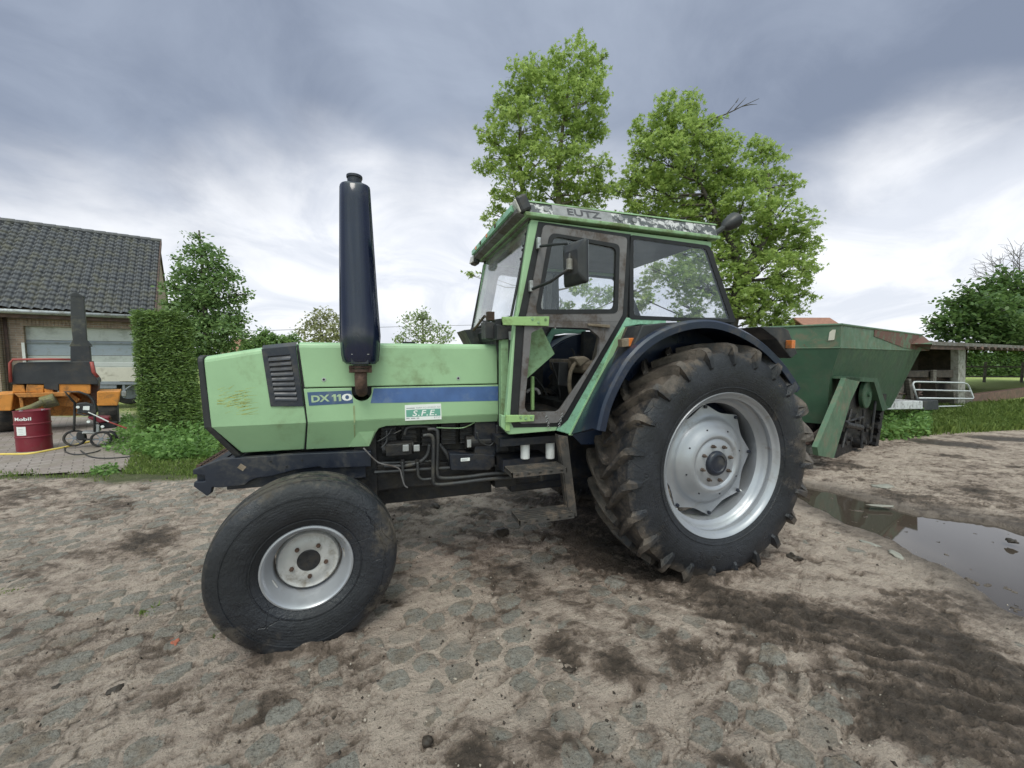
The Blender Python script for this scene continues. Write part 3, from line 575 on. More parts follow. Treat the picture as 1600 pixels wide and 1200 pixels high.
# ---- rear wheels
def rear_wheel(side, spin):
    c = (0.0, -.75*side, .797); s = -side         # s: direction of the outer face
    w = bpy.data.objects.new('rear_wheel', None); COL.objects.link(w); w.parent = T; w.location = c; w.rotation_euler = (0, 0, 0)
    out = lambda t: t*s                            # t positive = outward
    prof = [(.205, .500), (.222, .53), (.240, .60), (.244, .66), (.238, .71), (.226, .755), (.205, .783), (.15, .797), (.08, .803), (0, .806)]
    prof = prof+[(-a, b) for a, b in reversed(prof[:-1])]
    mb = MB().lathe([(out(a), b) for a, b in prof], 128)
    # rings moulded into the sidewall
    for rr_, tt in ((.548, .2275),):
        mb.lathe([(out(tt-.004), rr_-.006), (out(tt+.003), rr_-.003), (out(tt+.003), rr_+.003), (out(tt-.004), rr_+.006)], 128)
    # lugs: two hands, 23 each, leading towards the centre line
    NL = 23
    def carc(t):
        t = abs(t)
        P = [(0, .806), (.08, .803), (.15, .797), (.205, .783), (.226, .755), (.238, .71), (.244, .66)]
        for (a, b), (c2, d) in zip(P[:-1], P[1:]):
            if a <= t <= c2: return b+(d-b)*(t-a)/(c2-a)
        return .66
    for hand in (1, -1):
        for k in range(NL):
            th0 = 2*math.pi*(k+(.5 if hand < 0 else 0))/NL+spin
            rings = []
            # path: (t across, lead angle, lug height, half width, base half width)
            path = [(-.02, .30, .042, .014, .027), (.03, .262, .047, .015, .028), (.09, .192, .049, .016, .030), (.15, .115, .050, .018, .032), (.195, .058, .051, .020, .035), (.224, .022, .047, .023, .039)]
            jit = [RNG.normal(0, .0022) for _ in range(6)]
            for i, (t, la, h, hw, bw) in enumerate(path):
                rc = carc(t)-.006; rt = .806-.010*(t/.22)**2*1.4+h+jit[i]*.6; q = th0+la
                def P_(dw, r, tt=t): a = q+dw/r; return (-r*math.cos(a)*1.0, out(hand*tt), r*math.sin(a)*-1.0)
                # wheel turns so that the near top moves to -x (forward): lead direction
                rings.append([P_(-bw, rc), P_(-hw, rt), P_(hw, rt), P_(bw, rc)])
            # over the shoulder and down the sidewall
            for t, rr2, hw, ext in ((.244, .805, .022, .012), (.258, .755, .017, .008), (.256, .705, .009, .002)):
                q = th0+.012
                def P2_(dw, r, tt): a = q+dw/r; return (-r*math.cos(a), out(hand*tt), -r*math.sin(a))
                rings.append([P2_(-hw*1.5, rr2-.03, t-.03), P2_(-hw, rr2+ext, t), P2_(hw, rr2+ext, t), P2_(hw*1.5, rr2-.03, t-.03)])
            mb.loft(rings, True)
    # the contact patch is pressed flat
    V = []
    for x, y, z_ in mb.v:
        if z_ < -.802: y *= 1+.12*min(1, (-.802-z_)/.04); z_ = -.802-.12*(-.802-z_)
        V.append((x, y, z_))
    mb.v = V
    ty = mb.build('tyre', 'tyre_rear', w, world=False, autosmooth=32); ty.rotation_euler = (0, 0, 0)
    # rim: flange, bead seat, well, flange
    rp = [(.200, .492), (.214, .500), (.218, .508), (.211, .513), (.203, .510), (.197, .490), (.188, .476), (.172, .472), (.164, .482), (.152, .482), (.146, .470), (.128, .466), (.120, .456), (.104, .452), (.096, .440), (.088, .434), (.03, .436), (-.02, .436), (-.05, .46), (-.19, .474), (-.2, .508), (-.205, .508), (-.205, .495), (-.055, .452), (-.02, .428), (.095, .428), (.108, .446), (.122, .458), (.144, .464), (.150, .475), (.166, .475), (.172, .466), (.186, .468), (.192, .482)]
    rim = MB().lathe([(out(a), b) for a, b in rp], 128, closed=True).build('rim', 'silver', w, world=False, autosmooth=50)
    # disc with eight lobes: each lobe bolted to the rim
    def lobe_r(a): k = abs(((a/(2*math.pi)*8) % 1)-.5)*2; return .360+.056*(k**1.7)*1.0+.0*k
    n = 192; prof2 = [(-.010, .070), (-.010, .150), (-.016, .160), (-.018, .172), (-.006, .186), (-.004, .200), (-.018, .228), (-.036, .25), (-.052, .275), (-.060, .295), (-.072, .305), (-.086, .318), (-.092, .335)]
    rings = []
    for k in range(n):
        a = 2*math.pi*k/n+.09; r1 = lobe_r(a-.09); col = []
        for t, r in prof2: col.append((r*math.cos(a), out(t+.140), r*math.sin(a)))
        rl = r1; col.append((rl*math.cos(a), out(.046), rl*math.sin(a))); col.append((rl*math.cos(a), out(.034), rl*math.sin(a))); col.append((.33*math.cos(a), out(.036), .33*math.sin(a)))
        rings.append(col)
    vs = [p for r in rings for p in r]; m_ = len(rings[0]); fs = [(k*m_+i, k*m_+i+1, ((k+1) % n)*m_+i+1, ((k+1) % n)*m_+i) for k in range(n) for i in range(m_-1)]
    disc = MB().add(vs, fs).build('wheel_disc', 'silver', w, world=False, autosmooth=40)
    hb = MB().lathe([(out(.06), .09), (out(.132), .09), (out(.150), .084), (out(.158), .074), (out(.158), .06), (out(.150), .055), (out(.150), .001)], 40).build('hub_cap', 'navy', w, world=False, autosmooth=40)
    for k in range(8):
        a = 2*math.pi*(k+.35)/8; p = (.128*math.cos(a), out(.129), .128*math.sin(a))
        MB().disc(p, .013, (0, s, 0), .016, 6).disc((p[0], p[1]+s*.014, p[2]), .008, (0, s, 0), .016, 8).build('wheel_nut', 'boltrust', w, world=False)
    for k in range(8):
        a = 2*math.pi*k/8+.09; p = (.396*math.cos(a), out(.046), .396*math.sin(a))
        MB().disc(p, .013, (0, s, 0), .016, 6).build('lobe_bolt', 'navy', w, world=False)
        a2 = a+.035; q = (.424*math.cos(a2), out(.045), .424*math.sin(a2))
        if k in (2, 3, 5, 7): MB().cbox(q, (.02, .02, .01), Matrix.Rotation(-a2, 3, 'Y')).build('rim_lug', 'white', w, world=False)
    for k in range(8):
        a = 2*math.pi*(k+.1)/8+.2; MB().disc((.245*math.cos(a), out(.108), .245*math.sin(a)), .0055, (0, s, 0), .006, 8).build('drain_hole', 'rubber_seal', w, world=False)
    return w
rear_wheel(1, .05); rear_wheel(-1, .13)
# ---- front wheels
def front_wheel(side):
    w = bpy.data.objects.new('front_wheel', None); COL.objects.link(w); w.parent = T
    s = -side; yaw = .12
    cy_ = -.665*side
    w.location = (-2.640, cy_, .431); w.rotation_euler = (-.03*side, 0, yaw)
    out = lambda t: t*s
    prof = [(.118, .218), (.136, .238), (.154, .28), (.162, .33), (.160, .375), (.153, .412), (.140, .438), (.128, .448), (.114, .456), (.108, .436), (.098, .436), (.092, .461), (.056, .466), (.051, .440), (.039, .440), (.034, .468), (0, .469)]
    prof = prof+[(-a, b) for a, b in reversed(prof[:-1])]
    mb = MB().lathe([(out(a), b) for a, b in prof], 112)
    for rr_, tt in ((.262, .1485), (.385, .1595)):
        mb.lathe([(out(tt-.005), rr_-.004), (out(tt+.0025), rr_-.002), (out(tt+.0025), rr_+.002), (out(tt-.005), rr_+.004)], 112)
    V = []
    for x, y, z_ in mb.v:
        if z_ < -.418: z_ = -.418-.15*(-.418-z_)
        if z_ < -.33 and abs(y) > .1: y *= 1+.10*sstep(np.array(-z_), .33, .42)
        V.append((x, float(y), z_))
    mb.v = V
    mb.build('tyre', 'tyre_front', w, world=False, autosmooth=34)
    rp = [(.108, .200), (.124, .204), (.132, .214), (.130, .222), (.120, .225), (.113, .219), (.108, .205), (.100, .196), (.084, .193), (.078, .184), (.060, .182), (.050, .174), (-.05, .176), (-.1, .205), (-.12, .228), (-.125, .225), (-.06, .17), (.05, .170), (.060, .181), (.078, .184), (.086, .191), (.1, .193)]
    MB().lathe([(out(a), b) for a, b in rp], 96, closed=True).build('rim', 'silver', w, world=False, autosmooth=50)
    dp = [(.030, .052), (.034, .058), (.034, .112), (.026, .128), (.030, .142), (.033, .148), (.026, .155), (.010, .158), (.0, .160)]
    MB().lathe([(out(a), b) for a, b in dp], 80).build('wheel_disc', 'silver_old', w, world=False, autosmooth=50)
    MB().lathe([(out(-.05), .056), (out(.036), .058), (out(.040), .054), (out(.038), .03), (out(.040), .001)], 40).build('hub', 'engine', w, world=False, autosmooth=40)
    for k in range(5):
        a = 2*math.pi*(k+.02)/5+.95; p = (.088*math.cos(a), out(.033), .088*math.sin(a))
        MB().disc(p, .0115, (0, s, 0), .014, 6).disc((p[0], p[1]+s*.012, p[2]), .006, (0, s, 0), .008, 8).build('wheel_nut', 'rust', w, world=False)
    MB().tube([(.15, out(.035), .13), (.155, out(.06), .134)], .006, 8).build('valve', 'rubber_seal', w, world=False)
    for a in (.1, 2.0, 3.6): MB().cbox((.181*math.cos(a), out(.05), .181*math.sin(a)), (.012, .03, .05), Matrix.Rotation(-a, 3, 'Y')).build('rim_bracket', 'silver_old', w, world=False)
front_wheel(1); front_wheel(-1)
# ---- chassis: front axle, bolster rail, engine, gearbox, rear axle
mb = MB().box(-2.69, -2.56, -.52, .52, .47, .60).box(-2.72, -2.5, -.2, .2, .42, .68)
for s in (1, -1): mb.tube([(-2.629, s*.50, .33), (-2.629, s*.50, .70)], .05, 14).tube([(-2.629, s*.5, .43), (-2.629, s*.68, .427)], .04, 12)
mb.tube([(-2.48, -.5, .52), (-2.48, .5, .52)], .02, 8)
mb.build('front_axle', 'engine_navy', T, bevel=.012)
rail = xz([(349, 716), (368, 715), (472, 708), (580, 704), (580, 728), (505, 731), (500, 728), (463, 733), (425, 743), (402, 746), (392, 750), (383, 757), (343, 761), (333, 760), (331, 770), (325, 774), (304, 759), (305, 752), (322, 751), (322, 742), (303, 740), (303, 733)], -.31)
MB().slab(rail, -.325, -.285).mirror().build('front_rail', 'navy', T, bevel=.004)
q0 = onY(303, 733, -.31); q1 = onY(349, 716, -.31)
mb = MB().hexa([(q0[0], -.285, .80), (q1[0], -.285, .80), (q1[0], .285, .80), (q0[0], .285, .80), (q0[0]+.005, -.285, q0[2]-.004), (q1[0], -.285, q1[2]-.004), (q1[0], .285, q1[2]-.004), (q0[0]+.005, .285, q0[2]-.004)])
mb.box(q1[0], -2.35, -.285, .285, .74, .93); mb.build('front_bolster', 'navy', T, bevel=.006)
mb = MB()
for k in range(13): mb.cbox((q0[0]+.012+.0*k, -.27+.045*k, q0[2]+.006), (.022, .022, .018))
mb.box(q0[0]+.03, q1[0]+.02, -.27, .27, q0[2]+.005, q0[2]+.012).build('weight_rack', 'rust', T)
for (px, py) in ((423, 721), (448, 729), (472, 719)):
    p = onY(px, py, -.325); MB().disc((p[0], -.3265, p[2]), .006, (0, -1, 0), .003, 10).build('bolt_hole', 'rubber_seal', T)
p = onY(378, 730, -.325); MB().cbox((p[0], -.3265, p[2]), (.036, .003, .030), Matrix.Rotation(.7, 3, 'Y')).build('worn_patch', 'cloth', T)
# engine
eng = MB().box(-2.33, -1.42, -.20, .20, .62, 1.30).box(-2.30, -1.45, -.16, .16, .50, .62).box(-2.42, -2.28, -.26, .26, .60, 1.06)
eng.box(-1.46, -1.30, -.30, .30, .58, 1.16)
for k in range(6):
    x = -2.2+.135*k; eng.box(x-.05, x+.05, -.26, -.2, .92, 1.12)
    for j in range(7): eng.box(x-.055, x+.055, -.272, -.2, .925+.028*j, .933+.028*j)
eng.build('engine_block', 'engine', T, bevel=.006)
mb = MB().box(-1.46, .35, -.24, .24, .56, .98).tube([(-.05, -.6, .797), (-.05, .6, .797)], .13, 20).box(-.32, .25, -.30, .30, .50, 1.06).box(-1.3, -.3, -.17, .17, .48, .6)
mb.tube([(.0, -.66, .797), (0, .66, .797)], .085, 16)
mb.build('gearbox', 'engine_navy', T, bevel=.02)
MB().box(.25, .62, -.13, .13, .42, .62).tube([(.3, -.3, .55), (.75, -.38, .45), (.95, -.38, .42)], .022, 8).tube([(.3, .3, .55), (.75, .38, .45), (.95, .38, .42)], .022, 8).build('rear_linkage', 'engine_navy', T)
# starter, pump and covers on the near side of the engine
def EP(px, py, y=-.30): p = onY(px, py, y); return (p[0], y, p[2])
def tubeX(name, a, b, y, r, mt, n=18, ends=()):
    p, q = EP(*a, y), EP(*b, y); return MB().tube([p, q], r, n).build(name, mt, T, bevel=.004)
tubeX('starter_motor', (727, 691), (774, 689), -.29, .048, 'engine')
tubeX('starter_solenoid', (742, 671), (771, 668), -.28, .028, 'engine')
p = EP(733, 693, -.345); MB().cbox(p, (.03, .012, .055)).build('starter_plate', 'grey_tin', T, bevel=.003)
mb = MB(); a = EP(628, 700, -.29); mb.cbox((a[0]-.02, -.28, a[2]), (.17, .12, .085)); mb.tube([(a[0]-.13, -.27, a[2]), (a[0]+.08, -.27, a[2])], .05, 16); mb.build('injection_pump', 'engine', T, bevel=.008)
for px in (634, 651):
    p = EP(px, 700, -.345); MB().cbox(p, (.04, .014, .045)).build('pump_flange', 'grey_tin', T, bevel=.004)
for px in (629, 652):
    p = EP(px, 718, -.33); MB().tube([p, (p[0], p[1], p[2]-.035)], .013, 8).tube([(p[0], p[1], p[2]-.012), (p[0], p[1], p[2]-.026)], .018, 6).build('pipe_union', 'engine', T)
p = EP(727, 718, -.352); MB().cbox(p, (.064, .004, .022)).build('data_plate', 'sticker', T)
for k, (dx, dz, w_) in enumerate(((-.004, .004, .044), (-.008, -.004, .036))): MB().cbox((p[0]+dx, -.3545, p[2]+dz), (w_, .001, .0035)).build('plate_print', 'small_print', T)
MB().slab(xz([(700, 706), (770, 708), (771, 722), (762, 732), (703, 732)], -.3), -.35, -.2).build('engine_cover', 'engine_navy', T, bevel=.006)
mb = MB(); mb.tube([EP(585, 738, -.30), EP(660, 733, -.30), EP(775, 727, -.30)], .012, 8); mb.tube([EP(590, 724, -.29), EP(680, 720, -.29)], .010, 8); mb.build('fuel_pipe', 'hose', T)
def hose(pts, r, y=-.33, mt='hose', nm='hydraulic_hose'):
    P = [EP(a, b, y) for a, b in pts]; Q = []
    for i in range(len(P)-1):
        p0, p1, p2, p3 = [np.array(P[max(0, min(len(P)-1, i+k))]) for k in (-1, 0, 1, 2)]
        for t in np.linspace(0, 1, 6)[:-1]: Q.append(tuple(.5*((2*p1)+(-p0+p2)*t+(2*p0-5*p1+4*p2-p3)*t*t+(-p0+3*p1-3*p2+p3)*t**3)))
    Q.append(P[-1]); return MB().tube(Q, r, 10).build(nm, mt, T, smooth=True)
hose([(661, 681), (672, 680), (677, 688), (677, 720), (677, 750), (684, 757), (720, 754), (770, 748), (845, 744)], .013, -.36)
hose([(668, 671), (680, 671), (684, 680), (683, 720), (683, 738), (690, 747), (730, 745), (772, 740), (850, 737)], .013, -.34)
hose([(629, 722), (629, 732), (631, 760)], .009, -.34)
hose([(652, 722), (653, 735), (654, 744), (660, 749), (676, 748)], .010, -.35)
hose([(671, 694), (668, 710), (655, 722), (630, 728), (600, 728)], .014, -.31)
hose([(632, 680), (636, 669), (650, 666), (668, 667), (678, 672)], .011, -.30)
hose([(686, 694), (697, 708), (706, 725), (710, 733)], .014, -.29)
hose([(682, 668), (705, 669), (725, 668), (742, 660)], .004, -.33, 'green_aged', 'fuel_line')
hose([(568, 700), (590, 722), (612, 728), (624, 733), (628, 745), (632, 758), (637, 762)], .005, -.36, 'doorframe', 'frayed_cable')
hose([(590, 690), (606, 680), (612, 670)], .004, -.32); hose([(604, 672), (604, 690), (596, 700)], .007, -.31); hose([(745, 675), (750, 690), (765, 696), (772, 690)], .005, -.35); hose([(615, 678), (627, 672)], .004, -.33)
MB().tube([EP(845, 738, -.36), EP(846, 750, -.36)], .022, 8).build('hose_clamp', 'steps', T)
MB().slab(xz([(578, 727), (772, 718), (776, 744), (720, 748), (700, 758), (640, 762), (590, 768), (560, 765)], -.24), -.24, .24).build('oil_pan', 'engine', T, bevel=.01)
MB().box(-1.62, -1.46, -.33, -.2, .82, 1.12).box(-1.47, -1.37, -.36, -.25, .86, 1.06).build('bell_housing', 'engine_navy', T, bevel=.01)
# ---- bonnet
def section(x0b, x0c, x0t, zb, zt, yb=.285):
    s_ = .37; half = [(x0b, -yb, zb), (x0c, -s_, 1.141), (x0t, -s_, zt-.035), (x0t, -s_+.006, zt-.012), (x0t, -s_+.035, zt)]
    return half+[(x, -y, z_) for x, y, z_ in reversed(half)]
s1 = section(-3.052, -3.172, -3.188, .961, 1.545); s2 = section(-2.90, -2.90, -2.90, .960, 1.600); s3 = section(-2.712, -2.678, -2.722, .958, 1.625)
nose = MB().loft([s1, s2, s3]).build('nose_panel', 'green', T, bevel=.008)
fr = [section(-3.085, -3.205, -3.218, .942, 1.552, .295), section(-3.052, -3.172, -3.190, .942, 1.552, .295)]
fr = [[(x, y*1.008, z_) for x, y, z_ in r] for r in fr]
MB().loft(fr).build('grille_frame', 'black', T, bevel=.006)
ur = lambda x: [(x, -.37, 1.357), (x, -.37, 1.60), (x, -.364, 1.62), (x, -.34, 1.632), (x, .34, 1.632), (x, .364, 1.62), (x, .37, 1.60), (x, .37, 1.357)]
MB().loft([[(p[0]+(.012 if p[2] < 1.4 else -.012)*(k == 0), p[1], p[2]) for p in ur(x)] for k, x in enumerate((-2.695, -2.0, -1.462))]).build('bonnet_lid', 'green', T, bevel=.006)
ex = onY(565, 600, -.37)[0]
notch = [(ex-.058, 1.350)]+[(ex+.058*math.cos(a), 1.322+.058*math.sin(a)) for a in np.linspace(math.pi, 2*math.pi, 11)]+[(ex+.058, 1.350)]
# cut the notch out of the side panel by giving the ngon a dent
side = [(-2.688, 1.350)]+notch+[(-1.443, 1.350), (-1.443, 1.141), (-2.672, 1.141)]
mb = MB().slab(side, -.370, -.356)
zc = lambda z_: -.37+max(0, 1.141-z_)*.46
low = xz([(590, 668), (582, 675), (577, 700), (570, 704)], -.34)
lowp = [(-2.672, 1.141), (-1.443, 1.141), (-1.443, 1.083), (-2.0, 1.090), (-2.215, 1.092), (-2.262, 1.078), (-2.285, 1.04), (-2.315, .965), (-2.35, .952), (-2.70, .958)]
vs = [(x, zc(z_)-0.0, z_) for x, z_ in lowp]+[(x, zc(z_)+.014, z_) for x, z_ in lowp]; n = len(lowp)
mb.add(vs, [tuple(range(n)), tuple(range(2*n-1, n-1, -1))]+[(i, (i+1) % n, n+(i+1) % n, n+i) for i in range(n)])
mb.mirror().build('side_panel', 'green', T, bevel=.003)
MB().prism([(-2.385, zc(1.058)-.002, 1.058), (-2.288, zc(1.058)-.002, 1.058), (-2.325, zc(.958)-.028, .958), (-2.455, zc(.958)-.002, .957)], (0, .004, 0)).build('panel_flap', 'green', T)
MB().box(-2.69, -1.45, -.34, .34, 1.30, 1.356).build('bonnet_gap', 'rubber_seal', T)
MB().loft([[(x+dx, y*.97, z_-.008) for x, y, z_ in s3] for dx in (-.01, .03)]).build('nose_seam', 'rubber_seal', T)
# louvred vent
vo = [(-2.900, 1.590), (-2.722, 1.612), (-2.690, 1.243), (-2.866, 1.250)]; vi = [(-2.868, 1.545), (-2.752, 1.556), (-2.722, 1.278), (-2.838, 1.284)]
vent = MB().ring_panel(vo, vi, -.378, -.366).build('side_vent', 'navy', T, bevel=.002)
MB().slab(vi, -.3715, -.3705).build('vent_backing', 'rubber_seal', vent)
mb = MB()
for k in range(9):
    t = (k+.5)/9; xa = vi[0][0]+(vi[3][0]-vi[0][0])*t; xb = vi[1][0]+(vi[2][0]-vi[1][0])*t; za = vi[0][1]+(vi[3][1]-vi[0][1])*t; zb_ = vi[1][1]+(vi[2][1]-vi[1][1])*t
    mb.hexa([(xa, -.372, za-.004), (xb, -.372, zb_-.004), (xb, -.372, zb_+.010), (xa, -.372, za+.010), (xa, -.383, za-.013), (xb, -.383, zb_-.013), (xb, -.380, zb_-.004), (xa, -.380, za-.004)])
mb.build('louvres', 'navy', vent)
MB().hexa([(-2.900, -.352, 1.598), (-2.722, -.352, 1.622), (-2.722, -.33, 1.630), (-2.900, -.33, 1.606), (-2.90, -.366, 1.592), (-2.722, -.366, 1.612), (-2.722, -.345, 1.634), (-2.90, -.345, 1.611)]).build('vent_lip', 'navy', vent)
# decals
def decal(name, px, mt, y=-.3705, th=.0012, parent=T): return MB().slab(xz(px, y), y-th, y).build(name, mt, parent)
decal('blue_stripe', [(480, 613), (549, 610), (552, 630), (483, 634)], 'blue_decal_dark'); 
st_ = decal('blue_stripe', [(584, 607), (779, 603.5), (779, 626), (579, 630)], 'blue_decal')
def txt_on(name, body, p0, p1, hpx, y, mt, parent=T, **k):
    a, b = onY(*p0, y), onY(*p1, y); h = hpx/F_PX*abs((a-CAM)@_F); 
    cu = bpy.data.curves.new('m', 'FONT'); cu.body = body; cu.size = 1; cu.space_character = k.get('spacing', 1); cu.shear = k.get('shear', 0); o = bpy.data.objects.new('m', cu); COL.objects.link(o); bpy.context.view_layer.update(); w = max(.01, o.dimensions.x); bpy.data.objects.remove(o)
    size = h/.69; L = float(np.linalg.norm(b-a)); return text_mesh(name, body, size, mt, parent, tuple(a), tuple(b-a), (0, 0, 1), sx=L/(w*size), **k)
txt_on('model_lettering', 'DX', (486, 628.5), (512.5, 626.8), 10, -.3722, 'letter_green', bold=.035)
for xa in (518.8, 526.6): txt_on('model_lettering', 'I', (xa+1.8, 626.5), (xa+4.2, 626.3), 10, -.3722, 'letter_green', bold=.03); MB().slab(xz([(xa-.4, 618.2), (xa+2.4, 616.6), (xa+2.4, 619), (xa-.4, 620.4)], -.3722), -.3731, -.3715).build('model_lettering', 'letter_green', T)
txt_on('model_lettering', '0', (534.5, 626), (549, 625.2), 10, -.3722, 'letter_white', bold=.03)
stk = decal('dealer_sticker', [(632.5, 633), (689, 630.5), (690, 655), (633, 657.5)], 'sticker')
decal('sticker_band', [(634.5, 640.6), (688, 638.2), (688.3, 649.4), (634.9, 651.8)], 'sticker_green', -.3717, .0006, stk)
txt_on('sticker_letters', 'S.F.E.', (644, 650.2), (681, 648.4), 8.6, -.3725, 'letter_white', stk, shear=.2, bold=.018, spacing=1.15)
txt_on('sticker_print', 'FARM EQUIPMENT, NV', (650, 638.7), (688, 637), 2.6, -.3718, 'small_print', stk, depth=.0003)
for q_ in ((635, 637.4, 648, 638.9),): decal('worn_print', [(q_[0], q_[1]), (q_[2], q_[1]-.5), (q_[2], q_[3]-.5), (q_[0], q_[3])], 'small_print', -.3718, .0004, stk)
for q_ in ((635, 653.2, 640, 654.8), (642, 653, 649, 654.6), (651, 652.7, 655, 654.2)): decal('worn_print', [(q_[0], q_[1]), (q_[2], q_[1]-.2), (q_[2], q_[3]-.2), (q_[0], q_[3])], 'small_print', -.3718, .0004, stk)
txt_on('sticker_print', '8750', (678, 653.4), (688, 653), 2.6, -.3718, 'small_print', stk, depth=.0003)
mb = MB(); rr_ = random.Random(3)
for k in range(70):
    x = rr_.uniform(338, 384); y_ = rr_.gauss(628, 11)
    if not 607 < y_ < 650: continue
    L = rr_.uniform(6, 26); a, b = onY(x, y_, -.3706), onY(x+L, y_-L*.10+rr_.uniform(-5, 2), -.3706); w_ = rr_.uniform(.0005, .0018)
    mb.add([(a[0], -.3707, a[2]-w_), (b[0], -.3707, b[2]-w_*.3), (b[0], -.3707, b[2]+w_*.3), (a[0], -.3707, a[2]+w_)], [(0, 1, 2, 3)])
mb.build('yellow_scratches', 'yellow_scuff', T)
mb = MB().slab(xz([(551.5, 634), (554.5, 633.5), (555.2, 660), (552.8, 662)], -.3706), -.3710, -.3704)
mb.prism([(x, zc(z_)-.0012, z_) for x, z_ in xz([(552.8, 663), (555.2, 663), (554.8, 698), (553.4, 700)], -.34)], (0, .0008, 0)); mb.build('rust_run', 'streak', T)
rr_ = random.Random(8)
for k in range(16):
    x = rr_.uniform(590, 640); y_ = rr_.gauss(657, 3); L = rr_.uniform(1.5, 5); a, b = onY(x, y_, -.3706), onY(x+L, y_+rr_.uniform(1, 4), -.3706)
    if min(a[2], b[2]) > 1.145: MB().add([(a[0], -.3709, a[2]-.001), (b[0], -.3709, b[2]-.0006), (b[0], -.3709, b[2]+.0006), (a[0], -.3709, a[2]+.001)], [(0, 1, 2, 3)]).build('paint_chip', 'streak', T)
for (px, py) in ((506, 593), (716, 591)):
    p = onY(px, py, -.37); l_ = MB().disc((p[0], -.3698, p[2]), .012, (0, -1, 0), .003, 18).build('bonnet_lock', 'grey_tin', T); MB().disc((p[0], -.3728, p[2]), .0065, (0, -1, 0), .0015, 12).build('keyhole', 'rubber_seal', l_)
p = onY(612, 531, -.05); MB().disc((-2.05, -.15, 1.632), .045, (0, 0, 1), .018, 24).build('filler_cap', 'black', T, bevel=.004)
# ---- exhaust
my = -.445
MB().tube([(ex, -.30, 1.33), (ex, -.36, 1.325), (ex, -.41, 1.335), (ex, -.437, 1.365), (ex, my, 1.41), (ex, my, 1.462)], .036, 20).build('exhaust_elbow', 'rust', T, smooth=True)
MB().tube([(ex, my, 1.452), (ex, my, 1.470)], .052, 20).tube([(ex, my, 1.474), (ex, my, 1.490)], .052, 20).cbox((ex-.05, my, 1.47), (.03, .03, .045)).cbox((ex+.05, my, 1.47), (.03, .03, .045)).build('exhaust_flange', 'rust', T, bevel=.003)
def mring(xl, xr, pz, ht, e=.46, n=56):
    a = onY(xl, pz, my); b = onY(xr, pz, my); c0 = (a[0]+b[0])/2; w_ = (b[0]-a[0])/2; zz = (a[2]+b[2])/2; out = []
    for k in range(n):
        q = 2*math.pi*k/n; c_, s_ = math.cos(q), math.sin(q)
        out.append((c0+w_*math.copysign(abs(c_)**(2*e), c_), my+ht*math.copysign(abs(s_)**(2*e*1.25), s_), zz))
    return out
rows = [(541, 568, 287, .03), (532.5, 576.5, 289.5, .055), (531.2, 577.6, 294, .066), (531, 579.3, 320, .072), (530.8, 584, 390, .078), (530.9, 589.5, 470, .084), (531.5, 594, 525, .086), (534, 592, 555, .080), (536.5, 590.5, 565, .07), (541, 587, 569, .045)]
mb = MB().loft([mring(*r) for r in rows])
sil = mb.build('silencer', 'navy_gloss', T, autosmooth=40)
sm = [mring(xl-.9, xr+.9, pz, .0045, .5, 20) for xl, xr, pz, h_ in rows[1:-1]]
MB().loft(sm).build('seam_flange', 'navy_gloss', sil, smooth=False)
mx = (onY(554, 285, my)[0]); mt_ = onY(554, 289, my)[2]
MB().lathe([(0, .04), (0, .04)], 4) if False else None
MB().tube([(mx, my, mt_-.01), (mx, my, mt_+.045)], .040, 20).tube([(mx, my, mt_+.035), (mx, my, mt_+.052)], .045, 20).build('exhaust_stack', 'navy', T, bevel=.003)
MB().tube([(mx, my, mt_+.04), (mx, my, mt_+.0535)], .036, 20).build('stack_opening', 'rubber_seal', T)
MB().tube([(ex+.002, my, 1.488), (ex+.002, my, 1.55)], .045, 16).box(ex-.05, ex+.05, my-.066, my-.03, 1.50, 1.545).build('silencer_neck', 'navy_gloss', T, bevel=.004)
p = onY(563, 553.5, my-.073); MB().cbox((p[0], my-.0725, p[2]), (.10, .004, .004)).build('weld_bead', 'grey_tin', sil)
# ---- cab shell
CY = .62
def both(mb): return mb.mirror()
ap = xz([(828, 347), (843, 347), (816, 488), (812.5, 510), (803.5, 655), (790, 655), (804, 500), (807, 485)], -CY)
both(MB().slab(ap, -CY, -CY+.05)).build('front_pillar', 'green', T, bevel=.006)
sill = xz([(783, 648), (806, 655), (808, 664), (872, 664), (868, 673), (795, 679), (783, 667)], -CY)
both(MB().slab(sill, -CY-.004, -CY+.05)).build('sill', 'green', T, bevel=.004)
bp = xz([(974, 496), (1040, 500), (1042, 508), (1000, 507), (975.5, 511), (946, 578), (893.5, 679.5), (869, 673), (882, 649)], -CY)
both(MB().slab(bp, -CY-.003, -CY+.05)).build('rear_pillar', 'green_teal', T, bevel=.006)
rg = xz([(975.5, 511), (967, 532), (946, 578), (893.5, 679.5), (888, 679.5), (940, 578), (960, 530)], -CY)
both(MB().slab(rg, -CY-.014, -CY)).build('pillar_ridge', 'green', T)
# panel ahead of the pillar, beside the bonnet
MB().slab(xz([(783, 530), (802, 530), (792, 662), (783, 662)], -.50), -.50, -.44).mirror().build('bulkhead_side', 'green_aged', T, bevel=.004)
MB().box(-1.458, -1.432, -.40, .40, 1.03, 1.66).build('bonnet_seal', 'rubber_seal', T)
MB().box(-1.425, -1.37, -.56, .56, 1.06, 1.80).build('bulkhead', 'interior', T)
